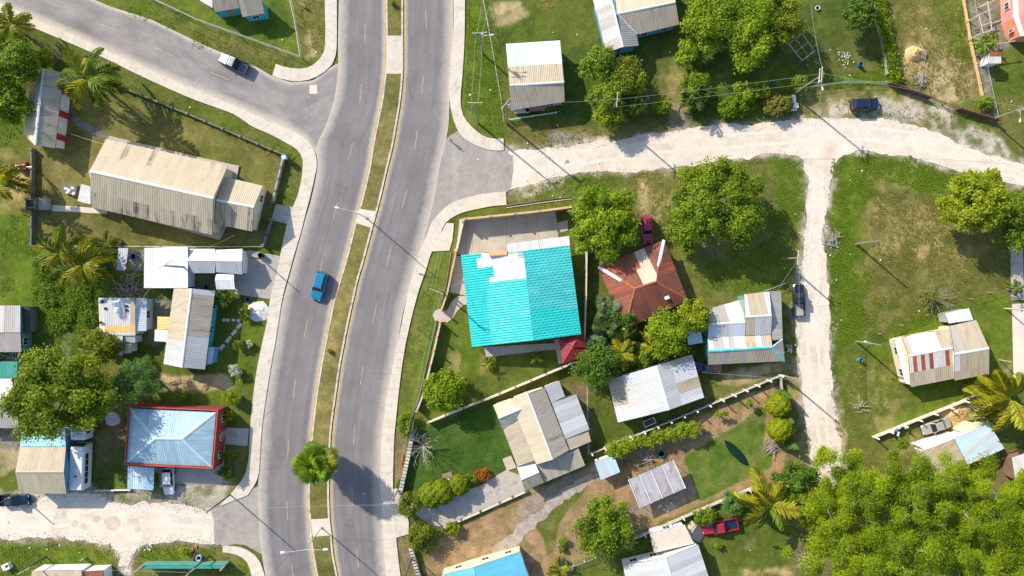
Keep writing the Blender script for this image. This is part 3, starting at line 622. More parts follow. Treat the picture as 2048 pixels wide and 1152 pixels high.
# ------------------------------------------------------------------ pavements: every slab is a piece of its own
def pavement(A, B, n, m='concrete', z=.13, gap=.008, name='pavement', jit=.006):
    A = smooth_line(A, 5) if len(A) > 3 else A; B = smooth_line(B, 5) if len(B) > 3 else B
    a = resamp(A, n+1); b = resamp(B, n+1)
    root = tag(empty(name, P(*((a[0]+b[0])/2))), kind='structure')
    for i in range(n):
        q = [a[i]+(a[i+1]-a[i])*gap, a[i+1]-(a[i+1]-a[i])*gap, b[i+1]-(b[i+1]-b[i])*gap, b[i]+(b[i+1]-b[i])*gap]
        zz = z+random.uniform(-jit, jit); top = [P(*p) for p in q]; top = ccw(top)
        v, f = prism([Vector((p.x, p.y, zz)) for p in top], -.05); obj('slab', mesh('slab', v, f), m, root, True)
    return root
pavement([(-60,-18),(0,8),(60,34),(156,75),(229,109),(312,146),(390,180),(453,206)], [(-60,0),(0,25),(52,49),(151,91),(221,122),(286,154),(378,195),(443,219)], 44)
pavement([(453,206),(490,221),(513,232),(578,260),(604,273),(622,289),(631,306),(634,330),(630,352),(622,388),(613,422),(602,465),(588,512)], [(443,219),(471,230),(505,253),(539,268),(573,286),(594,299),(605,316),(606,335),(603,360),(596,390),(586,415),(574,450),(561,510)], 30)
pavement([(588,512),(577,552),(566,592),(558,640),(550,690),(541,740),(533,790),(526,840),(523,870),(520,920),(517,952),(508,972),(496,990)], [(561,510),(552,550),(541,596),(535,640),(524,690),(514,740),(507,790),(502,840),(500,870),(498,915),(492,945),(478,968),(440,1012)], 30)
pavement([(446,1092),(480,1094),(505,1106),(520,1122),(530,1152),(540,1190)], [(446,1104),(470,1108),(490,1118),(498,1132),(504,1152),(512,1190)], 9)
pavement([(674,-40),(674,0),(674,70),(673,102),(666,127),(646,146),(624,158),(598,163),(570,160),(545,152)], [(650,-40),(650,0),(651,60),(650,98),(640,118),(625,131),(605,138),(580,136),(565,133),(552,128)], 16)
pavement([(906,-40),(907,0),(907,60),(902,120),(899,180),(902,220),(915,260),(935,282),(965,296),(985,301),(1008,301)], [(930,-40),(930,0),(929,80),(925,150),(921,200),(926,230),(940,250),(960,268),(975,275),(990,278),(1007,277)], 26)
pavement([(1012,384),(980,386),(950,391),(905,405),(880,425),(862,448),(850,477),(838,510),(828,545),(815,590),(805,640),(795,690)], [(1013,410),(985,412),(955,418),(925,425),(905,435),(890,447),(880,470),(863,505),(852,540),(838,580),(822,640),(811,690)], 30)
pavement([(795,690),(785,740),(775,790),(768,840),(764,870),(762,920),(762,960),(763,1000),(767,1080),(773,1152),(780,1200)], [(811,690),(803,740),(797,790),(792,840),(789,870),(787,920),(786,960),(787,1000),(793,1080),(801,1152),(806,1200)], 34)
sheet('driveway_apron', [(863,503),(880,470),(893,446),(908,447),(905,480),(899,501)], .125, 'concrete', thick=.12)
sheet('driveway_apron', [(587,414),(575,448),(543,440),(552,408)], .125, 'grey_concrete', thick=.12)
sheet('driveway_apron', [(496,500),(560,512),(540,598),(470,588),(468,560),(440,580),(438,545),(486,550)], .06, 'grey_concrete', thick=.06)
sheet('driveway_apron', [(787,978),(801,975),(818,1045),(817,1068),(792,1075),(788,1010)], .12, 'concrete', thick=.1)
sheet('footpath', [(104,410),(213,417),(215,428),(104,422)], .04, 'concrete', .05)
sheet('footpath', [(142,225),(160,238),(200,262),(240,278),(232,284),(190,272),(150,250),(140,238)], .03, 'dark_concrete', .15)
sheet('church_plinth', [(200,415),(440,480),(454,452),(479,332),(396,314),(220,272),(178,345)], .20, 'grey_concrete', thick=.2)
sheet('forecourt', [(919,438),(1110,419),(1115,450),(1117,478),(1010,500),(925,512),(912,505)], .05, 'yard_concrete', thick=.05)
for j_, k_ in (((1073,425),(1078,482)),((936,440),(930,508)),((949,439),(943,506)),((1012,432),(1014,488))): paint_line(bpy.data.objects['forecourt'], j_, k_, .05, .056, 'dark_concrete', 'joint')
sheet('forecourt', [(1115,446),(1135,440),(1136,461),(1117,466)], .045, 'yard_concrete', thick=.05)
sheet('side_yard', [(912,512),(930,512),(936,592),(900,585)], .045, 'yard_concrete', thick=.05)
sheet('garden_path', [(936,592),(938,606),(925,612),(914,622),(906,636),(895,645),(884,643),(884,628),(893,622),(902,605),(916,592)], .05, 'yard_concrete', .06, 4, thick=.05)
sheet('garden_path', [(880,618),(895,622),(894,640),(884,644),(870,642),(866,630),(870,621)], .056, 'yard_concrete', thick=.05)
sheet('terrace', [(968,694),(1113,686),(1115,698),(973,714)], .10, 'grey_concrete', thick=.1)
sheet('terrace', [(1108,680),(1122,676),(1128,724),(1117,728)], .12, 'yard_concrete', thick=.1)
sheet('driveway', [(826,1000),(850,1010),(910,985),(960,972),(1012,940),(1040,950),(1050,980),(1000,1002),(885,1053),(860,1050),(820,1020)], .05, 'grey_concrete', thick=.05)
sheet('footpath', [(1005,918),(1022,911),(1033,935),(1014,942)], .06, 'yard_concrete', thick=.05)
sheet('driveway', [(250,934),(430,938),(447,945),(444,970),(350,967),(340,975),(320,975),(318,945)], .05, 'grey_concrete', thick=.05)
sheet('terrace', [(436,818),(453,820),(450,860),(448,948),(430,948)], .10, 'grey_concrete', thick=.1)
sheet('footpath', [(452,855),(498,857),(495,892),(450,888)], .08, 'grey_concrete', thick=.08)
sheet('driveway_track', [(985,1105),(1040,1048),(1090,1012),(1110,985),(1180,945),(1195,955),(1130,1002),(1060,1060),(1010,1118),(970,1140)], .02, 'drive_gravel', .8, 3, seed=7)
sheet('white_yard', [(2024,608),(2060,606),(2060,760),(2027,757)], .07, 'marl', thick=.07)
sheet('white_yard', [(2021,485),(2045,480),(2048,600),(2022,600)], .05, 'grey_concrete', thick=.05)
# stepping stones between the long teal-walled house and its flower beds
for k, (cx, cy, a, w, h) in enumerate([(448,640,0,7,6),(456,640,0,7,6),(467,640,.05,7,6),(477,641,.05,7,6),(478,652,.75,7,13),(468,665,.75,7,14),(457,679,.75,7,15),(444,694,.75,7,13)]):
    p = P(cx, cy); mb = MB().box((0, 0, .03), (w/12, h/12, .08), None, 0, .94)
    o = mb.build('stepping_stone', 'concrete', mw=Matrix.Translation((p.x, p.y, 0)) @ Matrix.Rotation(-a, 4, 'Z'))
    tag(o, ('small square' if a < .1 else 'long rectangular')+' stepping stone set in the grass of the flower garden', 'stepping stone', 'stepping stones in the flower garden')
# ------------------------------------------------------------------ buildings
def clip2(poly, ax, val, keep_ge):
    out = []; n = len(poly)
    for i in range(n):
        a, b = poly[i], poly[(i+1) % n]; da, db = a[ax]-val, b[ax]-val
        if not keep_ge: da, db = -da, -db
        if da >= 0: out.append(a)
        if (da >= 0) != (db >= 0): t = da/(da-db); out.append((a[0]+(b[0]-a[0])*t, a[1]+(b[1]-a[1])*t))
    return out
def area2(p): return abs(sum(p[i][0]*p[(i+1)%len(p)][1]-p[(i+1)%len(p)][0]*p[i][1] for i in range(len(p))))/2
class Plane:
    def __init__(s, pts):
        """pts: 3D; the first two are the eave, the slope rises from it"""
        n = Vector((0, 0, 0))
        for i in range(len(pts)):
            a, b = pts[i], pts[(i+1) % len(pts)]; n += Vector(((a.y-b.y)*(a.z+b.z), (a.z-b.z)*(a.x+b.x), (a.x-b.x)*(a.y+b.y)))
        s.n = n.normalized()
        if s.n.z < 0: s.n = -s.n
        c = sum(pts, Vector())/len(pts)
        u = pts[1]-pts[0]; u = (u-s.n*u.dot(s.n)).normalized(); v = s.n.cross(u)
        if v.dot(c-pts[0]) < 0: u = -u; v = -v
        s.u, s.v = u, v
        s.o = pts[0]-s.n*(pts[0]-c).dot(s.n)
        s.p = [((q-s.o).dot(u), (q-s.o).dot(v)) for q in pts]
        if sum(s.p[i][0]*s.p[(i+1)%len(s.p)][1]-s.p[(i+1)%len(s.p)][0]*s.p[i][1] for i in range(len(s.p))) < 0: s.p = s.p[::-1]
    def at(s, a, b, h=0): return s.o+s.u*a+s.v*b+s.n*h
RIBX = ((0, 0), (.30, 0), (.48, 1), (.82, 1), (1, 0))
def sheets(roof, pl, m, w=.88, rib=.27, amp=.019, rows=(0, 1), tile=None, lift=.03, name='roof_sheet', base=None):
    """corrugated sheets laid side by side over a roof plane; m = material name or f(photo x, photo y, strip, row)"""
    u0 = min(p[0] for p in pl.p); u1 = max(p[0] for p in pl.p); v0 = min(p[1] for p in pl.p); v1 = max(p[1] for p in pl.p)
    ns = max(1, round((u1-u0)/w)); sw = (u1-u0)/ns
    for i in range(ns):
        strip = clip2(clip2(pl.p, 0, u0+i*sw, True), 0, u0+(i+1)*sw, False)
        if len(strip) < 3: continue
        for r in range(len(rows)-1):
            cell = clip2(clip2(strip, 1, v0+rows[r]*(v1-v0)-(.04 if r else 0), True), 1, v0+rows[r+1]*(v1-v0), False) if len(rows) > 2 else strip
            if len(cell) < 3 or area2(cell) < .04: continue
            cx = sum(p[0] for p in cell)/len(cell); cy = sum(p[1] for p in cell)/len(cell)
            nr = max(1, round(sw/rib)); rw = sw/nr; V = []; F = []; UV = []
            jl = lift+random.uniform(0, .008)+.006*r
            ext = random.uniform(-.05, .05)
            for k in range(nr):
                for (xa, ha), (xb, hb) in zip(RIBX[:-1], RIBX[1:]):
                    ua, ub = u0+i*sw+(k+xa)*rw, u0+i*sw+(k+xb)*rw
                    sub = clip2(clip2(cell, 0, ua, True), 0, ub, False)
                    if len(sub) < 3: continue
                    bits = [(sub, None)]
                    if tile:
                        bits = []; ph = (k % 2)*.5*tile; t0 = math.floor((v0-ph)/tile)
                        for q in range(int((v1-v0)/tile)+3):
                            a = (t0+q)*tile+ph; sb = clip2(clip2(sub, 1, a, True), 1, a+tile, False)
                            if len(sb) >= 3: bits.append((sb, a))
                    for sb, a in bits:
                        b0 = len(V)
                        for (x, y) in sb:
                            h = jl+amp*(ha+(hb-ha)*(x-ua)/(ub-ua))
                            if a is not None: h += .05*(1-(y-a)/tile)
                            V.append(pl.at(x, y, h)); UV.append((x, y))
                        F.append(tuple(range(b0, len(V))))
            if not F: continue
            me = mesh(name, V, F); ul = me.uv_layers.new(name='UVMap')
            ul.data.foreach_set('uv', [c for l in me.loops for c in UV[l.vertex_index]])
            mm = m
            if callable(m): x, y = Q(pl.at(cx, cy)); mm = m(x, y, i, r)
            if mm is None: continue
            obj(name, me, mm, roof, True)
def cap(roof, a, b, m='cap_zinc', w=.34, h=.05, name='ridge_cap', lift=.07):
    a, b = Vector(a), Vector(b); d = (b-a).normalized(); s = Vector((-d.y, d.x, 0)).normalized()
    up = Vector((0, 0, lift)); v = []
    for p in (a, b): v += [p-s*w/2+up-Vector((0,0,h)), p+up+Vector((0,0,.02)), p+s*w/2+up-Vector((0,0,h)), p+s*w/2+up-Vector((0,0,h+.04)), p-s*w/2+up-Vector((0,0,h+.04))]
    f = [(i, (i+1)%5, (i+1)%5+5, i+5) for i in range(5)]+[(4,3,2,1,0),(5,6,7,8,9)]
    me = mesh(name, v, f); bm = bmesh.new(); bm.from_mesh(me); bmesh.ops.recalc_face_normals(bm, faces=bm.faces); bm.to_mesh(me); bm.free()
    return obj(name, me, m, roof, True)
def segd(p, a, b):
    e = b-a; t = max(0, min(1, (p-a).dot(e)/(e.length_squared+1e-9))); return (p-a-e*t).length
_wf = mesh('window_frame', *(lambda b: (b.v, b.f))(MB().box((0,.02,0),(1.2,.09,1.1))))
_wp = mesh('pane', *(lambda b: (b.v, b.f))(MB().box((-.28,.05,0),(.5,.06,.94)).box((.28,.05,0),(.5,.06,.94))))
_dr = mesh('door', *(lambda b: (b.v, b.f))(MB().box((0,.03,0),(.95,.09,2.0)).box((0,.05,.45),(.6,.08,.7)).box((0,.05,-.5),(.6,.08,.7))))
_dh = mesh('handle', *(lambda b: (b.v, b.f))(MB().tube([(.36,.10,-.05),(.36,.14,-.05),(.26,.15,-.05)], .018)))
def building(name, label, planes, wall='wall_white', cat='house', overhang=.35, caps=(), deck='roof_void', win=True, door=True, base=0., wname='wall'):
    """planes: (pts[(x,y,z) photo px + metres, eave edge first], material, opts)"""
    P3 = [[P(*q) for q in pl[0]] for pl in planes]
    cen = sum((p for q in P3 for p in q), Vector())/sum(len(q) for q in P3)
    root = empty(name, (cen.x, cen.y, 0), 0, label, cat)
    dk = MB(); pls = [Plane(q) for q in P3]
    for pl in pls:
        top = [pl.at(x, y, 0) for x, y in pl.p]; top = ccw(top); v, f = prism(top, lambda p: p.z-.10); dk.add(v, f)
    roof = dk.build('roof', deck, root, True)
    for (pts, m, *o), pl in zip(planes, pls):
        o = dict(o[0]) if o else {}
        o.pop('open', 0); o.pop('wall', 0); o.pop('inset', 0); sheets(roof, pl, m, **o)
    for c in caps: cap(roof, P(*c[0]), P(*c[1]), *c[2:])
    doors = 0; wins = 0
    for k, (pl, q, spec) in enumerate(zip(pls, P3, planes)):
        o = spec[2] if len(spec) > 2 else {}
        poly = ccw([pl.at(x, y, 0) for x, y in pl.p]); n = len(poly)
        if o.get('open'):
            for i, p in enumerate(poly):
                c = sum(poly, Vector())/n; d = (c-p); d.z = 0; p2 = p+d.normalized()*.3
                MB().tube([(p2.x, p2.y, 0), (p2.x, p2.y, p.z-.05)], .06, 6).build('post', 'wood', root, True)
            continue
        ins = []
        for i in range(n):
            a, b = poly[i], poly[(i+1) % n]; inner = False
            for j, q2 in enumerate(pls):
                if j == k: continue
                pp = [q2.at(x, y, 0) for x, y in q2.p]; f2 = lambda p: Vector((p.x, p.y))
                A, B_ = f2(a), f2(b)
                near = lambda p: min(segd(p, f2(pp[t]), f2(pp[(t+1) % len(pp)])) for t in range(len(pp)))
                if near(A.lerp(B_, .2)) < .55 and near(A.lerp(B_, .8)) < .55: inner = True
            ins.append(0. if inner else o.get('inset', overhang))
        w2 = []
        for i in range(n):                                   # offset polygon
            a, b, c = poly[i-1], poly[i], poly[(i+1) % n]
            d1 = Vector((b.x-a.x, b.y-a.y)).normalized(); d2 = Vector((c.x-b.x, c.y-b.y)).normalized()
            n1 = Vector((-d1.y, d1.x))*ins[i-1]; n2 = Vector((-d2.y, d2.x))*ins[i]
            den = d1.x*d2.y-d1.y*d2.x; B2 = Vector((b.x, b.y))
            if abs(den) < .05: w2.append(B2+n1)
            else:
                dl = n2-n1; t = (dl.x*d2.y-dl.y*d2.x)/den; w2.append(B2+n1+d1*t)
        zf = lambda x, y: pl.o.z-((x-pl.o.x)*pl.n.x+(y-pl.o.y)*pl.n.y)/pl.n.z-.11
        top = [Vector((p.x, p.y, zf(p.x, p.y))) for p in w2]
        v, f = prism(top, base-.05); obj(wname, mesh('wall', v, f), o.get('wall', wall), root, True)
        for i in range(n):
            if ins[i] == 0 or not win: continue
            a, b = top[i], top[(i+1) % n]; e = Vector((b.x-a.x, b.y-a.y, 0)); ln = e.length
            if ln < 2.6 or min(a.z, b.z) < 2.05: continue
            d = e/ln; nn = Vector((d.y, -d.x, 0)); R = Matrix((( -d.x, nn.x, 0, 0), (-d.y, nn.y, 0, 0), (0, 0, 1, 0), (0, 0, 0, 1)))
            cnt = max(1, int(ln/3.3))
            for t in range(cnt):
                c = Vector((a.x, a.y, 0))+e*((t+.5)/cnt)
                if door and not doors and t == cnt//2:
                    dd = obj('door', _dr, 'wood', root, True, Matrix.Translation(c+Vector((0, 0, base+1.0))) @ R); obj('handle', _dh, 'galv', dd); doors = 1; continue
                if wins > 13: continue
                wins += 1
                wf = obj('window', _wf, 'trim_white', root, True, Matrix.Translation(c+Vector((0, 0, base+1.5))) @ R); obj('pane', _wp, 'pane', wf)
    return root
def gable(e0, e1, r0, r1, f0, f1, ze, zr, m1, m2=None, o1=None, o2=None):
    """two slopes: eave e0-e1, ridge r0-r1 (r0 beside e0), opposite eave f0-f1"""
    return [([(*e0, ze), (*e1, ze), (*r1, zr), (*r0, zr)], m1, o1 or {}), ([(*f0, ze), (*f1, ze), (*r1, zr), (*r0, zr)], m2 or m1, o2 or {})]
def pick(*ms):
    return lambda x, y, i, r: random.choice(ms)
def part_box(root, name, c, d, m, rz=0., z0=0.):
    """box part standing at photo px c"""
    p = P(*c); return MB().box((0, 0, 0), d).build(name, m, root, True, mw=Matrix.Translation((p.x, p.y, z0+d[2]/2)) @ Matrix.Rotation(rz, 4, 'Z'))

# church hall
ch = building('church_hall', 'long hall with weathered tan ribbed gable roof and lower porch roof on mown lawn',
  gable((212,278),(456,332),(180,342),(427,396),(184,414),(424,470), 3.5, 6.0, lambda x,y,i,r: 'church_tin' if r or random.random()<.8 else 'church_mould',
        lambda x,y,i,r: 'church_mould' if (r==0 and random.random()<.75) or x>418 else 'church_tin', dict(rows=(0,.5,1)), dict(rows=(0,.42,1))) +
  gable((450,354),(526,372),(433,400),(508,414),(428,447),(505,463), 2.9, 4.4, 'church_tin', lambda x,y,i,r: 'church_mould' if random.random()<.6 else 'church_tin', dict(inset=.3), dict(inset=.3)),
  'wall_cream', 'church hall', .4, caps=[((180,342,6.02),(427,396,6.02),'cap_white',.4),((433,400,4.42),(508,414,4.42),'cap_white',.35)], base=.15)
building('lean_to', 'pale grey lean-to roof built against the end wall of the long tan hall', [([(163,368,2.2),(155,402,2.2),(182,409,2.7),(181,373,2.7)], 'zinc', {})], 'wall_grey', 'lean-to', .15, win=False)
t = empty('water_tank_slab', P(144,380), 0, 'dark stained concrete tank slab with white splashes beside the pale lean-to', 'tank')
v, f = prism([Vector((p.x,p.y,.7)) for p in ccw([P(131,369),P(159,372),P(156,393),P(129,384)])], 0)
obj('tank_wall', mesh('tank_wall', v, f), 'dark_concrete', t, True)
for q in ((137,378),(143,381),(150,377),(140,386),(152,388)): part_box(t, 'splash', q, (.35,.5,.02), 'trim_white', random.random()*3, .70)
t = empty('latrine', P(84,410), 0, 'small grey outhouse with open black top at the end of the church path', 'outhouse')
part_box(t, 'rear_chamber', (74,409), (1.6,1.9,1.5), 'dark_metal'); part_box(t, 'front_chamber', (94,409), (1.5,1.9,1.1), 'wall_grey')
for q, d in (((74,401),(1.8,.15,1.7)),((74,418),(1.8,.15,1.7)),((66,410),(.15,2.0,1.7)),((83,410),(.18,2.0,1.7))): part_box(t, 'side_wall', q, d, 'dark_concrete')

# striped hall
st = building('striped_hall', 'narrow hall with grey ribbed roof and white walls with dark red panels under coconut palm',
  gable((127,146),(110,297),(86,137),(70,290),(60,165),(47,268), 2.9, 4.2, 'tin_mould', 'tin_cream'), 'wall_white', 'hall', .45, caps=[((86,137,4.22),(70,290,4.22),'cap_zinc',.4)], win=False)
for a, b in (((127,174),(125,186)),((121.5,219.5),(119.5,231)),((115.5,266),(113.8,277))):
    p, q = P(*a, 2.6), P(*b, 2.6); p0, q0 = Vector((p.x, p.y, 0)), Vector((q.x, q.y, 0)); off = Vector((-.28, -.03, 0))
    v, f = prism([Vector((k.x, k.y, 2.6)) for k in ccw([p+off, q+off, q+off+Vector((.16,0,0)), p+off+Vector((.16,0,0))])], .05); obj('red_panel', mesh('red_panel', v, f), 'red_panel', st, True)

# teal walled house by the side street
tb = building('teal_walled_house', 'house with tan sheet roof and bright teal walls beside the side street',
  [([(430,24,2.8),(480,16,2.8),(470,-24,4.2),(420,-16,4.2)], 'tin_tan', {}), ([(485,34,2.6),(529,27,2.6),(521,-8,3.8),(477,0,3.8)], pick('tin_cream','tin_tan'), {}), ([(401,2,2.6),(425,16,2.6),(425,-20,2.8),(401,-20,2.8)], 'tin_white', {})],
  'wall_teal', 'house', .2, caps=[((484,12,3.1),(526,6,3.1),'cap_zinc',.3)])
building('mint_roof_house', 'house whose roof is half pale mint and half tan ribbed sheet behind utility poles',
  gable((1012,88),(1120,81),(1019,171),(1128,164),(1022,221),(1129,203), 2.8, 4.3, lambda x,y,i,r: 'mint' if r==0 else 'tin_tan', 'tin_tan', dict(rows=(0,.56,1)), {}),
  'wall_grey', 'house', .3, caps=[((1019,171,4.32),(1128,164,4.32),'cap_zinc',.35)])
building('grey_tee_house', 'house with grey ribbed T-shaped roof and cream upper slope behind the orchard trees',
  [([(1186,-2,2.9),(1213,105,2.9),(1246,94,4.3),(1222,-5,4.3)], pick('zinc_dull','tin_white','zinc'), {}),
   ([(1277,92,2.9),(1273,68,3.0),(1236,29,4.3),(1246,94,4.3)], 'zinc_dull', {}),
   ([(1275,69,2.9),(1358,49,2.9),(1351,4,4.3),(1234,28,4.3)], 'tin_tan', {}),
   ([(1228,-30,2.9),(1345,-45,2.9),(1351,4,4.3),(1234,28,4.3)], 'tin_cream', {})],
  'wall_blue', 'house', .35, caps=[((1234,28,4.32),(1351,4,4.32),'cap_zinc',.3),((1222,-4,4.32),(1246,94,4.32),'cap_white',.3),((1236,29,4.3),(1274,68,3.1),'cap_zinc',.25)])

# pink two-storey house
pk = empty('pink_house', P(2030,30), 0, 'tall salmon pink two-storey house with white string course by timber frames', 'house')
def storey(name, base_px, z0, z1, m):
    q = ccw([P(*b) for b in base_px]); v, f = prism([Vector((p.x, p.y, z1)) for p in q], z0); obj(name, mesh(name, v, f), m, pk, True)
storey('lower_wall', [(2000,-60),(2001,10),(2003,49),(2090,49),(2090,-60)], -.05, 3.0, 'wall_pink')
storey('annex_wall', [(2003,49.5),(2016,84),(2090,84),(2090,49.5)], -.05, 2.9, 'wall_orange')
storey('upper_wall', [(2004,-60),(2008,47),(2018,81),(2090,81),(2090,-60)], 3.25, 6.2, 'wall_pink')
storey('string_course', [(1998,-60),(2000,47),(2014,86),(2092,86),(2092,-60)], 3.003, 3.247, 'trim_white')
storey('cornice', [(1999,-60),(2003,48),(2014,85),(2092,85),(2092,-60)], 6.203, 6.5, 'trim_white')
for (x, y, z, rz) in ((2000.5,20,1.6,1.57),(2010,66,1.6,1.2),(2005.2,8,4.8,1.57),(2014.5,62,4.8,1.25),(2006.5,-22,4.8,1.57)):
    p = P(x, y); w_ = obj('window', _wf, 'trim_white', pk, True, Matrix.Translation((p.x-.03, p.y, z)) @ Matrix.Rotation(rz, 4, 'Z')); obj('pane', _wp, 'pane', w_)
t = empty('open_pergola', P(1972,40), 0, 'unroofed grid of bleached timber beams on posts beside the pink house', 'pergola')
for a, b in (((1958,30),(1966,66)),((1975,2),(1984,60)),((1948,34),(1984,18)),((1953,70),(1990,58)),((1962,52),(1984,44)),((1960,14),(1990,0)),((1986,46),(2003,40)),((1994,88),(2030,82))):
    p, q = P(*a, 2.4), P(*b, 2.4); MB().tube([p, q], .09, 4).build('beam', 'bleached_wood', t, True)
for a in ((1958,32),(1966,66),(1976,4),(1984,60),(1951,34),(1955,70)):
    p = P(*a, 2.4); MB().tube([(p.x, p.y, 0), (p.x, p.y, 2.4)], .08, 6).build('post', 'bleached_wood', t, True)
building('garden_shed', 'small shed with half white half crimson roof beside banana plants', [([(1977,127,2.2),(2002,127,2.2),(2002,104,2.5),(1981,103,2.5)], lambda x,y,i,r: 'tin_white' if r==0 else 'rust', dict(rows=(0,.6,1)))], 'wall_white', 'shed', .15, win=False)

# teal house
WHITE_PATCH = [(966,509),(978,503),(994,510),(1042,511),(1052,553),(984,560),(991,539),(966,536),(954,530),(953,520),(962,513)]
def teal_left(x, y, i, r):
    if inpoly(x, y, WHITE_PATCH): return 'tile_white'
    if inpoly(x, y, [(994,505),(1044,500),(1044,512),(994,516)]): return 'sage'
    lx = 971+(y-560)*.10
    return 'teal_faded' if x > lx and y > 555 else 'teal_tile'
def teal_right(x, y, i, r): return 'teal_tile' if y > 622-(x-1063)*.12 else ('teal_faded' if y < 545 else 'teal_grey')
R_ = tuple(np.linspace(0, 1, 13)); R2_ = tuple(np.linspace(0, 1, 5))
th = building('teal_house', 'big house with bright turquoise tile-profile gable roof and bare white patch',
  gable((922,510),(944,694),(1046.5,501),(1067,681),(1139,491.5),(1162,668), 3.3, 4.7, teal_left, teal_right, dict(rows=R_, tile=.86, rib=.42, w=.84, amp=.045), dict(rows=R2_, tile=.86, rib=.42, w=.84, amp=.045)),
  'wall_cream', 'house', .6, deck='teal_under', caps=[((1046.5,501,4.74),(1067,681,4.74),'cap_teal',.42,.06)])
building('awning', 'pale ribbed zinc awning along the end wall of the turquoise roofed house', [([(1013,488,2.7),(1138,472,2.7),(1140,491,3.1),(1013.5,505,3.1)], pick('zinc_bright','zinc'), dict(open=True))], cat='awning', caps=[((1075,480,2.72),(1077,498,3.1),'cap_zinc',.25)], win=False)
t = empty('orange_beam', P(996,505,3.2), 0, 'short orange painted beam over the white patch of the turquoise roof', 'beam'); p = P(996, 506, 4.4); MB().box((0,0,0), (2.9,.75,.5)).build('beam_body', 'wall_tan', t, True, mw=Matrix.Translation(p) @ Matrix.Rotation(.07, 4, 'Z')); MB().box((0,0,0), (2.9,.1,.42)).build('beam_face', 'wall_orange', t, True, mw=Matrix.Translation(p+Vector((.03,-.42,0))) @ Matrix.Rotation(.07, 4, 'Z'))
building('gazebo', 'small gazebo with crimson hip roof at the corner of the turquoise roofed house',
  [([(1117,678,2.3),(1126,727,2.3),(1146,693,3.2)], 'crimson', dict(open=True)), ([(1126,727,2.3),(1160,716,2.3),(1146,693,3.2)], 'crimson', dict(open=True)), ([(1160,716,2.3),(1173,695,2.3),(1166,660,2.3),(1146,693,3.2)], 'crimson', dict(open=True)), ([(1166,660,2.3),(1117,678,2.3),(1146,693,3.2)], 'crimson', dict(open=True))],
  cat='gazebo', deck='wall_brown', caps=[((1146,693,3.2),(1126,727,2.32),'crimson',.2),((1146,693,3.2),(1117,678,2.32),'crimson',.2),((1146,693,3.2),(1173,695,2.32),'crimson',.2)], win=False)

# rusty hip house
def rusty(x, y, i, r):
    if inpoly(x, y, [(1266,506),(1286,496),(1311,557),(1284,570)]): return 'tin_cream'
    return random.choice(['rust','rust_brown','rust_brown'])
TL, TR, BR, BL, RA, RB = (1197,533.5,3.0), (1328,480,3.0), (1375,600,3.0), (1249,659.5,3.0), (1270,577,5.0), (1312,563,5.0)
rh = building('rusty_house', 'square house with rust red hip roof and cream sheet patch', [([TL,TR,RB,RA], rusty, dict(rows=(0,.5,1))), ([TR,BR,RB], rusty, dict(rows=(0,.55,1))), ([BL,BR,RB,RA], rusty, dict(rows=(0,.5,1))), ([TL,BL,RA], rusty, {})],
  'wall_brown', 'house', .5, caps=[(TL,(1242,561,4.3),'cap_white',.5),(TR,(1316.5,532.5,4.25),'cap_white',.5),(BL,(1255.5,634,3.75),'cap_white',.45),((1242,561,4.3),RA,'cap_rust',.3),((1316.5,532.5,4.25),RB,'cap_rust',.3),((1255.5,634,3.75),RA,'cap_rust',.3),(BR,RB,'cap_rust',.3),(RA,RB,'cap_rust',.35)])
p = P(1333,594.5,3.7); MB().box((0,0,0), (.75,.65,.05)).build('skylight', 'trim_white', rh, True, mw=Matrix.Translation(p+Vector((0,0,.2))) @ Matrix.Rotation(.35, 4, 'Z') @ Matrix.Rotation(-.33, 4, 'X'))

# patchwork house beside the branch road
def patch_f(x, y, i, r): return ['zinc_bright','zinc_dull','zinc_dull','zinc_bright','zinc_dull','tin_white','tin_tan','tin_tan','tin_white','zinc_dull','tin_tan'][min(10, max(0, int((x-1416)/11.6)))]
ph = building('patchwork_house', 'low house of many grey and white sheet roofs with turquoise ridge by the branch road', [
  ([(1416,618,3.0),(1488,598,3.0),(1490,644,3.7),(1417,647,3.7)], pick('zinc_dull','tin_white','zinc'), {}),
  ([(1416,675,3.0),(1490,671,3.0),(1490,645,3.7),(1417,649,3.7)], pick('zinc_bright','zinc','pale_blue_tin'), {}),
  ([(1488,589,3.2),(1539,583,3.2),(1543,631,4.1),(1490,634,4.1)], lambda x,y,i,r: 'zinc_bright' if x<1495 or x>1530 else 'tin_tan', {}),
  ([(1491,671,3.1),(1542,669,3.1),(1543,631,4.1),(1490,634,4.1)], lambda x,y,i,r: 'tin_tan' if x<1510 else 'zinc', {}),
  ([(1562,582,2.7),(1565,679,2.7),(1544,681,3.1),(1540,583,3.1)], 'zinc_dull', {}),
  ([(1415,675,3.0),(1542,670,3.0),(1544,694,3.9),(1417,701,3.9)], patch_f, {}),
  ([(1416,729,2.7),(1569,722,2.7),(1544,694.5,3.9),(1417,702,3.9)], pick('zinc_dull','tin_tan'), {}),
  ([(1569,721,2.7),(1565,679,2.7),(1544,694.5,3.9)], 'zinc_dull', {})],
  'wall_green', 'house', .3, caps=[((1417,702,3.92),(1544,694.5,3.92),'cap_teal',.4),((1544,694.5,3.92),(1569,722,2.74),'cap_teal',.4),((1490,634,4.12),(1543,631,4.12),'cap_zinc',.35),((1417,648,3.72),(1490,645,3.72),'cap_white',.3),((1544,694.5,3.92),(1565,679,2.74),'cap_zinc',.3)])
building('blue_lean_to', 'pale blue tin lean-to under the bright trees next to the patchwork house', [([(1377,690,2.2),(1406,685,2.2),(1400,655,2.6),(1372,660,2.6)], 'pale_blue_tin', dict(open=True))], cat='lean-to', win=False)

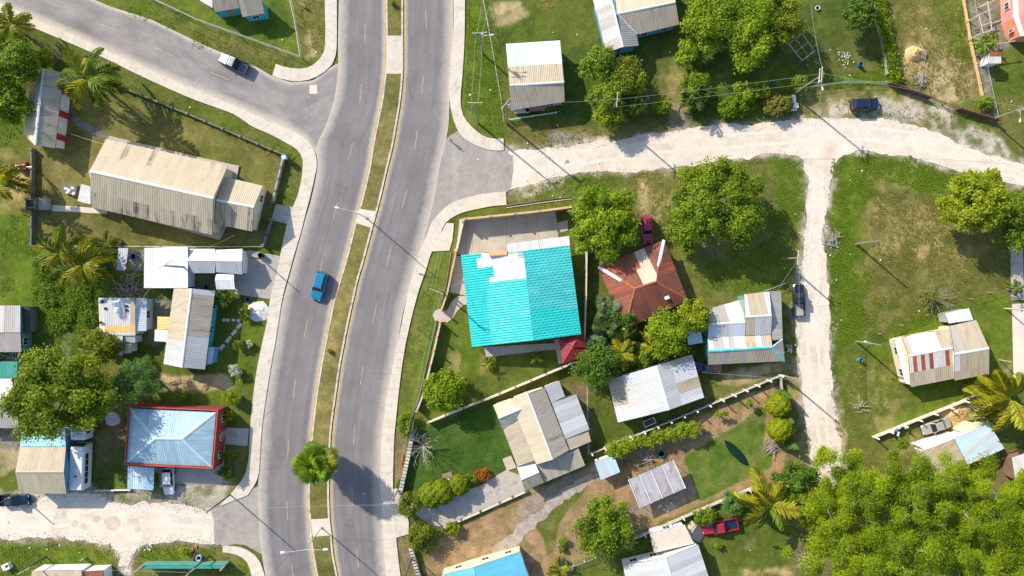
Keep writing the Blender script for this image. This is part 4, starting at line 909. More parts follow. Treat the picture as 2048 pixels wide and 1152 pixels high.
building('white_gable_house', 'house with patched white and grey gable roof beside the white-posted wall',
  gable((1215,760),(1236,845),(1312,731),(1337.5,820),(1384,709),(1408,795), 2.6, 3.9, lambda x,y,i,r: ('tin_tan' if x<1243 and r==0 else random.choice(['tin_white','zinc_bright','tin_white'])), lambda x,y,i,r: ('zinc' if r==1 else random.choice(['zinc_bright','tin_tan','zinc_dull'])), dict(rows=(0,.3,.62,1)), dict(rows=(0,.62,1))),
  'wall_grey', 'house', .3, caps=[((1312,731,3.92),(1337.5,820,3.92),'cap_white',.4)])

# cream & grey house with many wings
cg = building('cream_wing_house', 'house with cream main slope, grey wings and a dark carport roof beside emerald lawn', [
  ([(1006,857,2.9),(1035,933,2.9),(1069,921,3.5),(1037,842,3.5)], 'tin_tan', {}),
  ([(1037,842,3.5),(1073,929,3.5),(1105,919,4.7),(1055,787,4.7),(1023,797,3.6)], 'tin_cream', {}),
  ([(1138,901,3.5),(1088,775,3.5),(1056,787,4.7),(1105,919,4.7)], 'tin_mould', {}),
  ([(986,810,3.0),(1021,798,3.0),(1052,813,4.0),(997,836,4.0)], 'tin_cream', {}),
  ([(1005,858,3.0),(1037,842,3.2),(1052,814,4.0),(997,837,4.0)], 'zinc_dull', {}),
  ([(1118,761,2.7),(1130,793,2.7),(1103,806,3.3),(1089,774,3.3)], 'zinc', {}),
  ([(1152,788,2.6),(1179,859,2.6),(1130,879,3.3),(1103,806,3.3)], pick('zinc','zinc_bright'), {}),
  ([(1177,863,2.5),(1182,883,2.5),(1139,901,3.2),(1131,879,3.2)], 'tin_tan', {}),
  ([(1170,931,2.3),(1088,965,2.3),(1074,929,2.8),(1157,896,2.8)], 'tin_mould', dict(open=True)),
  ([(1034,934,2.7),(1068,921,2.7),(1078,944,3.5),(1043,959,3.5)], 'tin_white', {}),
  ([(1051,980,2.6),(1088,965,2.6),(1078,944,3.5),(1043.5,959,3.5)], 'tin_mould', {})],
  'wall_cream', 'house', .3, caps=[((1055,787,4.73),(1105,919,4.73),'cap_zinc',.3),((997,836.5,4.03),(1053,813,4.03),'cap_white',.3),((1043.5,959,3.52),(1078,944,3.52),'cap_white',.25)])
building('blue_white_shed', 'small pale blue ribbed shed between the cream wing house and the bean hedge', [([(1202,960,2.1),(1240,944,2.1),(1228,911,2.5),(1189,924,2.5)], pick('pale_blue_tin','zinc_bright'), {})], 'wall_white', 'shed', .2, win=False)
cp = building('clear_carport', 'weathered translucent carport with pale cross beams on bare dirt', [([(1280,1016,2.3),(1371,976,2.3),(1346,920,3.0),(1256.5,959,3.0)], 'clear_sheet', dict(open=True, w=1.0))], cat='carport', win=False)
for k in range(5):
    t_ = k/4; a = Vector(P(1256.5,959,3.0)).lerp(P(1346,920,3.0), t_); b = Vector(P(1280,1016,2.3)).lerp(P(1371,976,2.3), t_); MB().box((0,0,0),(.14,(a-b).length,.06)).build('beam', 'cap_white', cp, True, mw=Matrix.Translation((a+b)/2+Vector((0,0,.12))) @ (a-b).to_track_quat('Y','Z').to_matrix().to_4x4())
building('blue_gable_house', 'house with bright blue ribbed gable roof and cream parapet by the dirt drive',
  [([(883,1150,2.7),(900,1215,2.7),(965,1200,3.9),(946,1135,3.9)], 'blue_tin', {}), ([(1040,1103,2.7),(1062,1168,2.7),(965,1200,3.9),(946,1135,3.9)], 'blue_tin', {})], 'wall_cream', 'house', .1, caps=[((946,1135,3.92),(965,1200,3.92),'cap_teal',.3)])
bw = building('grey_ridge_house', 'house with white and grey ribbed roof and flat concrete terrace beside red pickup', [
  ([(1246,1131,2.9),(1256,1180,2.9),(1350,1180,3.9),(1332,1115,3.9)], pick('tin_white','zinc_bright'), {}), ([(1396,1089,2.9),(1426,1180,2.9),(1350,1180,3.9),(1332,1115,3.9)], pick('zinc','zinc_bright'), {}),
  ([(1300,1067,2.6),(1369,1049,2.6),(1388,1087,2.62),(1308,1106,2.62)], 'concrete', dict(amp=0,w=2.0,rib=2.))], 'wall_white', 'house', .2, caps=[((1332,1115,3.92),(1350,1180,3.92),'cap_zinc',.3)])
t = empty('concrete_stair', P(1394,1064), 0, 'concrete stair ramp rising beside the red pickup to the flat terrace', 'stair')
for k in range(6): part_box(t, 'step', (1379+k*4.6,1053+k*3.8), (.55,2.2,.22+.3*(5-k)), 'yard_concrete', -.55)
wy = building('white_walled_house', 'house with pale grey and tan roof and white walls behind junked sedan', [
  ([(1845,903,2.7),(1880,955,2.7),(1934,930,3.4),(1908,878,3.4)], pick('zinc_dull','tin_tan'), {}), ([(1977,847,2.7),(2009,897,2.7),(1934.5,930,3.5),(1909,878,3.5)], pick('zinc_bright','pale_blue_tin'), {})], 'wall_white', 'house', .15)
for q, r in (([(1838,893),(1908,867),(1916,872),(1848,900)], 'wall_white'), ([(1919,862),(1950,847),(1962,850),(1927,868)], 'wall_cream')):
    v, f = prism([Vector((p.x, p.y, 2.3)) for p in ccw([P(*a, 2.3) for a in q])], -.05); obj('parapet', mesh('parapet', v, f), r, wy, True)
building('white_flat_roof', 'flat white roof with brown edge wall beside the feathery tree grove', [([(2023,915,2.6),(2060,903,2.6),(2070,955,2.8),(2030,960,2.8)], 'tin_white', {})], 'wall_brown', 'house', .1, win=False)

# rust-striped house on the open lot
def stripes(x, y, i, r):
    if r == 0: return 'tin_cream' if random.random() < .5 else 'tin_tan'
    for a, b in ((1825,1834),(1840,1849),(1856,1864),(1886,1898)):
        if abs(x-(a+b)/2) < 4.3: return 'rust'
    return 'tin_cream' if x > 1898 else 'tin_white'
rs = building('rust_striped_house', 'house with white roof crossed by rust red strips on the open lot', [
  ([(1804,675,2.9),(1897,657,2.9),(1904,695,3.9),(1817,711,3.9)], lambda x,y,i,r: 'tin_tan' if x>1878 or 1812<x<1821 else 'tin_white', dict(w=.75)),
  ([(1822,774,2.9),(1908,757,2.9),(1906,696,3.9),(1817,712,3.9)], stripes, dict(rows=(0,.46,1), w=.68)),
  ([(1788,678,2.2),(1810,766,2.2),(1819,768,2.6),(1817,711,2.8),(1804,675,2.6)], 'tin_white', {}),
  ([(1900,652,3.0),(1952,640,3.0),(1978,696,4.2),(1909,708,4.2)], pick('zinc_dull','tin_tan'), {}),
  ([(1909,761,3.0),(1978,748,3.0),(1978,697,4.2),(1909,708,4.2)], lambda x,y,i,r: 'zinc_bright' if i==0 and r else 'tin_tan', dict(rows=(0,.35,1))),
  ], 'wall_cream', 'house', .3, caps=[((1817,712,3.92),(1905,696,3.92),'cap_white',.35),((1909,708.5,4.22),(1978,696.5,4.22),'cap_white',.4)])
building('blue_grey_shed', 'pale blue-grey gabled shed against the rust-striped house', [([(1889,627,2.2),(1938,616,2.2),(1946,640,2.6),(1897,647,2.6)], pick('zinc_bright','pale_blue_tin'), {})], 'wall_grey', 'shed', .15, win=False)

# cluster west of the main road
building('white_tin_shed', 'wide white ribbed tin shed roof under a utility pole crossarm', [([(288,576,2.8),(376,576,2.8),(376,493,3.1),(289,496,3.1)], 'tin_bright', {})], 'wall_white', 'shed', .2)
building('twin_gable_store', 'row of small white gable roofs ending at the paved yard', [
  *gable((377,498),(430,498),(374.5,521),(430,521),(376,546),(430,546), 2.4, 3.1, 'tin_bright','zinc'), *gable((432,500),(485,498),(430,522),(484,522),(433,544),(485,549), 2.4, 3.1, 'tin_bright','zinc')], 'wall_white', 'store', .2, caps=[((374.5,521,3.12),(484,522,3.12),'cap_white',.25)])
building('white_canopy', 'small white folded canopy over the edge of the paved yard', gable((433,548),(468,547),(430,560),(468,560),(433,578.5),(470.5,578.5), 2.1, 2.6, 'tin_bright','tin_bright', dict(open=True), dict(open=True)), cat='canopy', win=False)
building('rack_roof', 'narrow pale zinc roof with tyre and pipes lying on it', [([(233,540,2.0),(251,541,2.0),(257,496,2.2),(237,496,2.2)], 'zinc_bright', dict(open=True))], cat='lean-to', win=False)
def longr(x, y, i, r): return 'zinc' if y > 678 else ('zinc_bright' if y < 586 else 'tin_mould')
def longl(x, y, i, r): return 'zinc' if y > 676 else 'tin_tan'
building('long_teal_house', 'long house with stained tan and grey gable roof and teal wall facing flower garden',
  gable((348,577),(327,728),(383,577),(363.5,735),(430,582),(410,739), 2.9, 4.1, longl, longr), 'wall_teal', 'house', .5, caps=[((383,577,4.12),(363.5,735,4.12),'cap_white',.3)])
building('yellow_lean_to', 'lean-to of yellow and white sheets on the blind side of the long stained house', [([(315,633,2.1),(315,659,2.1),(339,659,2.5),(341,634,2.5)], 'ply_yellow', {}), ([(310,659,2.1),(309,682,2.1),(333,684,2.5),(337,660,2.5)], 'tin_white', {})], 'wall_grey', 'lean-to', .15, win=False)
building('blue_porch', 'small bright blue porch roof on the teal wall of the long stained house', [([(429,694,2.0),(424,728,2.0),(413,729,2.3),(417,694,2.3)], 'sky_tin', {})], 'wall_blue', 'porch', .1, win=False)
def patchw(x, y, i, r):
    if 649 < y < 666 and x > 206: return 'ply_yellow'
    return random.choice(['tin_white','tin_bright','zinc_bright','tin_white','tin_white'] if x < 258 else ['tin_tan','zinc_bright'])
cb = building('cardboard_patch_house', 'small house with patched white roof, black vents and one yellow sheet strip', [
  ([(200,671,2.6),(271,671,2.6),(271,595.5,2.9),(197,595.5,2.9)], patchw, dict(rows=(0,.09,.27,.6,1))), ([(272,596,2.5),(272,662,2.5),(293,662,2.2),(294,596,2.2)], pick('pale_blue_tin','zinc_bright'), {}),
  ([(200,711,2.4),(246,711,2.4),(246,672,2.6),(200,672,2.6)], lambda x,y,i,r: 'tin_mould' if x<228 and 676<y<700 else 'tin_white', dict(rows=(0,.3,.85,1))), ([(247,685,2.2),(271,685,2.2),(271,672,2.4),(247,672,2.4)], 'zinc', {}), ([(248,706,2.0),(263,706,2.0),(263,687,2.1),(248,687,2.1)], 'concrete', dict(amp=0))],
  'wall_white', 'house', .2)
for q in ((206,603),(212,617),(254,612),(254,620),(203,645)): p = P(*q, 2.8); MB().lathe([(.22,0),(.24,.12),(.14,.18)], 8).build('vent_cap', 'black_plastic', cb, True, mw=Matrix.Translation(p+Vector((0,0,.12))))
building('open_barn', 'grey and white sheet barn roof with dark lean-to side beside rubble heap', [([(-60,611,2.8),(41,611,2.8),(41,665,3.0),(-60,665,3.0)], pick('zinc','tin_white','zinc_dull'), {}), ([(-60,704,2.5),(43,704,2.5),(41,666,3.0),(-60,666,3.0)], pick('zinc_dull','tin_tan'), {})], 'wall_green', 'barn', .2)
t = building('dark_side_roof', 'dark green-black narrow roof along the edge of the open barn', [([(60,612,1.9),(60,666,1.9),(43,665,2.2),(43,612,2.2)], 'dark_tin', {})], 'dark_concrete', 'lean-to', .1, win=False)
building('green_roof_shed', 'shed with emerald green ribbed roof touching the big spreading tree', [([(-40,756,2.4),(35,756,2.4),(35,723,2.7),(-40,723,2.7)], 'green_tin', {})], 'wall_green', 'shed', .15)
building('grey_edge_house', 'house with plain grey roof half under the big spreading tree', [([(-60,757,2.6),(24,757,2.6),(32,811,3.4),(-60,811,3.4)], pick('tin_white','zinc_dull'), {}), ([(-60,856,2.6),(38,856,2.6),(32,811,3.4),(-60,811,3.4)], 'zinc_dull', {})], 'wall_grey', 'house', .2, caps=[((-60,811,3.42),(32,811,3.42),'cap_white',.3)])
building('tan_gable_house', 'house with tan weathered gable roof and pale blue rear roof next to white bus', [
  ([(43,861,2.9),(131,857,2.9),(132,893,3.2),(40,893,3.2)], 'turquoise_tin', {}), *gable((40,894),(132,894),(31,944),(128,944),(38.5,987),(133,987), 3.3, 4.6, 'tin_tan', 'church_tin')], 'wall_blue', 'house', .25, caps=[((31,944,4.62),(128,944,4.62),'tin_tan',.35)])
# blue hip roof inside red parapet
hz, pz = 3.3, 3.7
A_, B_, C_, D_ = (260,816.5), (432,824), (422.5,933), (252.5,925.5)
bh = building('blue_hip_house', 'house with sky blue hip roof sunk inside a red parapet', [
  ([(*A_,hz),(*B_,hz),(364,878,4.8),(310,877,4.8)], 'sky_tin', dict(inset=.05)), ([(*B_,hz),(*C_,hz),(364,878,4.8)], 'sky_tin', dict(inset=.05)), ([(*D_,hz),(*C_,hz),(364,878,4.8),(310,877,4.8)], 'sky_tin', dict(inset=.05)), ([(*A_,hz),(*D_,hz),(310,877,4.8)], 'sky_tin', dict(inset=.05))],
  'wall_red', 'house', .05, caps=[((*A_,hz),(310,877,4.82),'pale_blue_tin',.45),((*B_,hz),(364,878,4.82),'pale_blue_tin',.45),((*C_,hz),(364,878,4.82),'pale_blue_tin',.45),((*D_,hz),(310,877,4.82),'pale_blue_tin',.45),((310,877,4.82),(364,878,4.82),'pale_blue_tin',.4)], win=False)
O_ = [P(256,812,pz), P(436,820,pz), P(426,938,pz), P(248,930,pz)]; I_ = [P(258.5,814.5,pz), P(433.5,822,pz), P(424,935.5,pz), P(250.5,927.5,pz)]
for i in range(4):
    q = ccw([O_[i], O_[(i+1)%4], I_[(i+1)%4], I_[i]]); v, f = prism([k-Vector((0,0,.15)) for k in q], -.05); obj('parapet', mesh('parapet', v, f), 'wall_red', bh, True); v, f = prism(q, pz-.147); obj('coping', mesh('coping', v, f), 'red_trim', bh, True)
for k in range(3):
    a = O_[1].lerp(O_[2], (k+.6)/3.2); w_ = obj('window', _wf, 'trim_white', bh, True, Matrix.Translation((a.x+.03, a.y, 1.6)) @ Matrix.Rotation(-1.49, 4, 'Z')); obj('pane', _wp, 'pane', w_)
a = O_[1].lerp(O_[2], .47); dd = obj('door', _dr, 'wall_brown', bh, True, Matrix.Translation((a.x+.03, a.y, 1.0)) @ Matrix.Rotation(-1.49, 4, 'Z')); obj('handle', _dh, 'galv', dd)
bc = building('blue_carport', 'sky blue carport roof with yellow side panel next to the white hatchback', [([(255,977,2.2),(307,980,2.2),(309,935,2.5),(256,932,2.5)], pick('sky_tin','pale_blue_tin'), dict(open=True))], cat='carport', win=False)
p = P(311,961); MB().box((0,0,.75),(.12,1.2,1.5)).build('side_panel','yellow_panel',bc,True,mw=Matrix.Translation((p.x-.2,p.y,0)))
# bottom edge
building('tan_edge_house', 'tan ribbed roof with long white wall behind the sign board', [([(64,1142,2.7),(163,1140,2.7),(166,1200,3.6),(60,1200,3.6)], 'tin_tan', dict(inset=.05)), ([(164,1143,2.5),(206,1141,2.5),(210,1200,2.5),(166,1200,2.7)], 'rust_brown', dict(inset=.05))], 'wall_white', 'house', .05, win=False)
building('green_edge_roof', 'long low dark green roof strip with timber ends by the rubble mound', [([(276,1137,1.9),(447,1137,1.9),(450,1131,2.0),(280,1131,2.0)], 'green_tin', dict(amp=.02))], 'wall_green', 'roof', .05, win=False, caps=[((268,1146,1.9),(287,1131,2.1),'wood',.3),((440,1142,1.9),(450,1131,2.1),'wood',.3)])
# ------------------------------------------------------------------ vegetation
def leaf_quads(c, d, size, asp, rng):
    """rhombic leaves at centres c facing d (N,3)"""
    n = len(c); d = d/np.linalg.norm(d, axis=1)[:, None]
    r = rng.normal(size=(n, 3)); a = np.cross(d, r); a /= np.linalg.norm(a, axis=1)[:, None]; b = np.cross(d, a)
    s = (size*(.55+.9*rng.random(n)))[:, None]; h = s*asp
    v = np.stack([c-a*s, c-b*h, c+a*s, c+b*h], 1).reshape(-1, 3)
    return v, np.arange(4*n).reshape(n, 4)
def crown_arrays(R, rng, clump=.30, leaf=.19, asp=.55, dens=220, spread=1.0, rough=.30, low=-.2, shell=.45, mode='leafy', fill=3.4):
    rx, ry, rz = R; A = math.pi*rx*ry; S3 = np.array([rx, ry, rz])
    if mode == 'clipped':                                    # sheared ball: leaves tight on one lumpy surface
        n = int(dens*A); q = rng.normal(size=(n, 3)); q[:, 2] = abs(q[:, 2])-.25; q /= np.linalg.norm(q, axis=1)[:, None]
        l = .90+.13*np.sin(q[:, 0]*9+1)*np.sin(q[:, 1]*8)*np.cos(q[:, 2]*7)+.06*rng.random(n)
        v, f = leaf_quads(q*l[:, None]*S3, q+rng.normal(size=(n, 3))*.45, leaf, asp, rng)
        return v, f, np.repeat(np.clip(rng.random(n)*.8+.2*np.sin(q[:, 0]*6)*np.cos(q[:, 1]*5), 0, 1), 4), q[:20]*S3*.6
    nc = max(9, int(fill*A/(math.pi*(clump*min(rx, ry))**2)))
    d = rng.normal(size=(nc*4, 3)); d /= np.linalg.norm(d, axis=1)[:, None]; d = d[d[:, 2] > low][:nc]; nc = len(d)
    lump = 1+rough*(rng.random(nc)-.5)*1.2
    r = (shell+(1-shell)*rng.random(nc)**.5)*lump*spread
    C = d*r[:, None]*S3*(1-clump*.45)
    C[:, 2] += .18*rz*np.sin(C[:, 0]*1.3+rx)*np.cos(C[:, 1]*1.1+ry)
    nl = int(dens*A/nc); cr = clump*min(rx, ry)*(.6+.8*rng.random(nc))
    q = rng.normal(size=(nc, nl, 3)); q /= np.linalg.norm(q, axis=2)[..., None]; q[..., 2] = np.where(rng.random((nc, nl)) < .75, abs(q[..., 2]), q[..., 2])
    rad = (.45+.6*rng.random((nc, nl)))*(1+.28*rng.normal(size=(nc, nl)))
    fl = .6 if mode == 'feather' else .75
    pos = C[:, None]+q*(cr[:, None]*rad)[..., None]*np.array([1, 1, fl])
    nr = q*(.35 if mode == 'feather' else .7)+rng.normal(size=(nc, nl, 3))*.42+np.array([0, 0, .55 if mode == 'feather' else .45])
    ct = rng.random(nc)
    tone = np.clip(.5*ct[:, None]+.5*rng.random((nc, nl))+.08*rng.normal(size=(nc, nl)), 0, 1)
    v, f = leaf_quads(pos.reshape(-1, 3), nr.reshape(-1, 3), leaf, asp, rng)
    return v, f, np.repeat(tone.ravel(), 4), C
SUNH = Vector((SUN_TO.x, SUN_TO.y, 0)).normalized()
def tree(x, y, rpx, h, m, label, name='broadleaf_tree', ry=None, cat='tree', group=None, trunk='bark', seed=None, rz=None, twigs=0, **kw):
    """x, y, rpx: crown as the photo shows it (px); h: height of the crown's widest part"""
    rng = np.random.default_rng(seed if seed is not None else int(x*31+y*17))
    k = (1-h/CH)/12; R = (rpx*k, (ry or rpx)*k, rz or min(rpx, ry or rpx)*k*.75)
    w = P(x, y, h); zc = max(h-.15*R[2], R[2]*.42)
    root = empty(name, (w.x, w.y, 0), 0, label, cat, group)
    v, f, t, C = crown_arrays(R, rng, **kw); v[:, 2] = np.maximum(v[:, 2]+zc, .06)
    obj('crown', mesh_np('crown', v, f, tone=t), m, root)
    mb = MB(); tr = max(.05, min(.45, R[0]*.055)); top = Vector((0, 0, zc+R[2]*.1))
    mb.tube([(0, 0, -.1), (.05*R[0]*rng.normal(), .05*R[1]*rng.normal(), zc*.5), top], [tr*1.3, tr, tr*.55], 7)
    for c in C[rng.permutation(len(C))[:min(14, len(C))]]:
        e = Vector(c)+Vector((0, 0, zc)); s = Vector((0, 0, zc*.55)).lerp(top, rng.random()); mid = s.lerp(e, .5)+Vector((0, 0, .08*R[2]))
        mb.tube([s, mid, e], [tr*.45, tr*.3, tr*.1], 5)
    mb.build('trunk', trunk, root)
    if twigs:
        tw = MB()
        for c in C[rng.permutation(len(C))[:twigs]]:
            e = Vector(c)+Vector((0, 0, zc+R[2]*.10)); dr = Vector((c[0], c[1], 0)); dr = dr.normalized() if dr.length > .1 else Vector((1, 0, 0)); dr = Matrix.Rotation(rng.normal()*.7, 3, 'Z') @ dr
            p = [e-dr*.9, e-dr*.2+Vector((0, 0, .18)), e+dr*.6+Vector((0, 0, .30))]; tw.tube(p, [.028, .022, .012], 4, cap=False)
            s2 = Matrix.Rotation(.7, 3, 'Z') @ dr; tw.tube([p[1], p[1]+s2*.6+Vector((0, 0, .12))], [.018, .01], 4, cap=False)
        tw.build('twigs', trunk, root)
    return root
B_ = dict(clump=.26, leaf=.21, asp=.6)
# trees, one by one
tree(22,125,62,5.5,'leaf_mid','lush dark tree touching the grey roof of the striped hall',ry=52)
tree(10,205,52,4.5,'leaf_bright','bright round-leaved tree beside pale rubble by the striped hall',ry=42, leaf=.26)
tree(85,118,22,2.2,'leaf_yellow','small yellow-green shrub under the young palm','shrub',cat='shrub')
tree(116,785,106,7.5,'leaf_golden','huge spreading tree with golden tips shading the white buses',ry=92,clump=.20,leaf=.21,dens=190)
tree(205,690,34,3.0,'leaf_olive','olive shrubby tree in shade between the huge tree and patched house')
tree(274,758,48,4.5,'leaf_blue','soft blue-green feathery tree beside the huge spreading tree',ry=44,name='feathery_tree',clump=.26,leaf=.24,asp=.14,dens=330,mode='feather',fill=3.2)
tree(1204,442,60,5.0,'leaf_bright','bright long-leaved mango tree between concrete forecourt and maroon wagon',ry=78,leaf=.32,asp=.32,clump=.24)
tree(1430,395,92,5.5,'leaf_mid','wide many-domed tree casting deep shade behind the rusty house',ry=70,clump=.22,seed=5)
tree(1480,440,50,6.0,'leaf_mid','dome of the second tree merged into the wide many-domed tree',ry=48,clump=.28,seed=8)
tree(1375,455,42,4.5,'leaf_mid','lower green tree on the edge of the wide many-domed tree near the wagon')
tree(887,783,42,3.4,'leaf_bright','compact round bright green tree on the turquoise house lawn',ry=40,clump=.22,dens=330,fill=4.5,shell=.75,rough=.12)
tree(1196,734,43,4.0,'leaf_dark','dark leafy tree against the end of the white gable house',clump=.26)
tree(1338,664,42,4.2,'leaf_bright','leafy green tree between rusty house and patched white gable roof',ry=46)
tree(1388,629,34,4.0,'leaf_yellow','yellow-green tree overhanging the pale blue lean-to')
tree(1953,402,76,5.5,'leaf_yellow','broad yellow-green tree at the edge of the rough field',ry=62,clump=.20,leaf=.24)
tree(2045,440,44,5.0,'leaf_mid','green tree over grey walkway next to the broad yellow-green tree',ry=62)
tree(1205,1058,60,4.2,'leaf_mid','rounded fruit tree standing on brown dirt beside green crescent lawn',ry=62,clump=.24,leaf=.19,fill=4.0,dens=240,shell=.2)
tree(1592,962,46,4.0,'leaf_dark','dark dense tree where the branch road ends',ry=38)
tree(1240,640,30,2.6,'leaf_dark','low dark shrubbery against the rusty house wall','shrub',cat='shrub')
tree(1290,715,26,2.4,'leaf_mid','shrub between the two yellow areca palms','shrub',cat='shrub')
FE = dict(name='feathery_tree', clump=.21, leaf=.25, asp=.17, dens=300, trunk='pale_bark', rough=1.1, mode='feather', fill=2.7, twigs=26, spread=.97, shell=.25)
for (x, y, r, ry, h, lb) in [
  (1705,968,72,66,7.5,'feathery tree of the grove overhanging the end of the branch road'),
  (1815,985,95,80,9.0,'tallest feathery tree of the grove beneath the white-walled house'),
  (1930,1000,92,78,8.5,'feathery tree of the grove covering part of the pale grey roof'),
  (2035,1010,72,75,8.0,'feathery tree of the grove beside the flat white roof'),
  (1690,1085,88,80,8.0,'feathery tree of the grove nearest the yellow coconut palm'),
  (1800,1110,95,75,9.0,'feathery tree deep inside the grove with bare twigs showing'),
  (1925,1110,95,75,8.5,'feathery tree inside the grove without any building beside it'),
  (2040,1120,78,70,8.0,'feathery tree at the far corner of the grove'),
  (1640,1020,50,60,5.5,'lower feathery tree in shade on the grove margin')]:
    tree(x, y, r, h, 'leaf_feather' if (x//5) % 3 else 'leaf_feather_deep', lb, ry=ry, group='feathery tree grove', **FE)
# orchard behind the marl road
for (x, y, r, ry, h, mm, lb) in [
  (1198,128,38,34,3.5,'leaf_mid','green tree against the corner of the grey T-shaped roof'),
  (1256,152,38,40,3.8,'leaf_olive','rusty olive-leaved tree below the grey T-shaped roof'),
  (1212,198,36,34,3.5,'leaf_mid','green tree beside the tan half of the mint roof house'),
  (1216,232,32,26,3.0,'leaf_yellow','yellow-green tree leaning over the verge by the mint roof house'),
  (1268,205,26,26,2.4,'leaf_dark','dark shrub by the blue plank bench'),
  (1325,212,20,16,1.6,'leaf_bright','small bright bush at the gravel driveway mouth'),
  (1418,42,48,48,4.5,'leaf_bright','bright spreading tree east of the grey T-shaped roof'),
  (1505,75,44,72,5.0,'leaf_bright','tall light green tree in the orchard beside wire fence'),
  (1562,42,46,46,4.5,'leaf_olive','olive feathery tree above the metal bed frame'),
  (1482,20,36,30,4.5,'leaf_mid','green tree at the back of the orchard'),
  (1376,105,26,26,2.4,'leaf_bright','round bright bush next to small grey box'),
  (1388,178,30,30,2.4,'leaf_mid','leafy bush above the driveway opposite the wide gravel road'),
  (1505,180,38,22,1.8,'leaf_bright','bright low bush mass along the orchard road edge'),
  (1465,215,34,20,1.2,'weed','low weedy bush bank by the marl road edge'),
  (1555,210,34,22,1.1,'weed_olive','olive weedy bush bank beside white pushcart'),
  (1725,25,34,40,3.5,'leaf_dark','dark tree beside the hedge of the dry lot'),
  (1598,165,18,16,1.6,'leaf_bright','bright bush at the foot of the double-armed utility pole')]:
    tree(x, y, r, h, mm, lb, ry=ry, name='orchard_tree' if r > 30 else 'bush', cat='tree' if r > 30 else 'bush', group='orchard trees and bushes')
for (x, y, r, ry, lb) in [(95,585,34,30,'lush weedy bush behind the open barn'),(150,600,36,28,'lush bush spotted with yellow leaves near the patched house'),(120,640,30,28,'bright weedy bush between barn and patched house'),(165,565,30,22,'weedy bush below the yellow coconut palm'),(90,540,28,26,'weedy bush below the churchyard coconut palm'),(175,640,22,34,'weedy bush against the wall of the patched house')]:
    tree(x, y, r, .25, 'weed', lb, ry=ry, name='weedy_bush', cat='bush', group='weedy bushes on the overgrown plot', rz=.45, clump=.3, leaf=.16, asp=.4, dens=200, mode='feather', shell=.1, fill=3.5)
# topiary, hedges, shrubs
TP = dict(leaf=.13, asp=.6, dens=520, mode='clipped')
for (x, y, r, h, lb) in [(1558,811,25,2.2,'clipped yellow-green ball bush near the wall corner and rubbish'),(1561,859,26,2.2,'clipped yellow-green ball bush between two pale cypresses'),
  (863,990,27,1.6,'clipped olive-yellow bush beside the driveway bushes, largest ball'),(884,984,26,1.7,'clipped olive-yellow bush next to the white garden bench'),(918,970,22,1.5,'clipped green ball bush joining the red-leaved hedge')]:
    tree(x, y, r, h, 'leaf_topiary' if x > 1000 else 'leaf_yellow', lb, 'topiary_bush', cat='bush', group='clipped ball bushes', rz=r/12*.9, **TP)
for (bx, by, tx, ty, lb) in [(1553,783,1583,797,'pale green cypress cone beside wall corner'),(1562,835,1588,846,'pale green cypress cone between the two ball bushes'),(1566,885,1598,898,'pale green cypress cone beside heap of dry twigs')]:
    hh = 3.4; b = P(bx, by); root = empty('cypress', b, 0, lb, 'cypress', 'pale cypress cones'); rng = np.random.default_rng(bx)
    n = 5000; z = rng.random(n)**1.2*hh; ang = rng.random(n)*6.28; rr = .72*np.sin(np.clip(z/hh*.86+.14, 0, 1)*math.pi)**.8*(.8+.25*rng.random(n))
    t = P(tx, ty, hh)-b; c = np.stack([rr*np.cos(ang)+t.x*z/hh, rr*np.sin(ang)+t.y*z/hh, z+.1], 1); v, f = leaf_quads(c, np.stack([np.cos(ang), np.sin(ang), .5+0*ang], 1)+rng.normal(size=(n, 3))*.3, .09, .5, rng)
    obj('crown', mesh_np('crown', v, f, tone=np.repeat(.3*rng.random(n)+.3, 4)), 'leaf_blue', root); MB().tube([(0,0,-.05),(t.x*.2,t.y*.2,.8)], .07).build('trunk', 'bark', root)
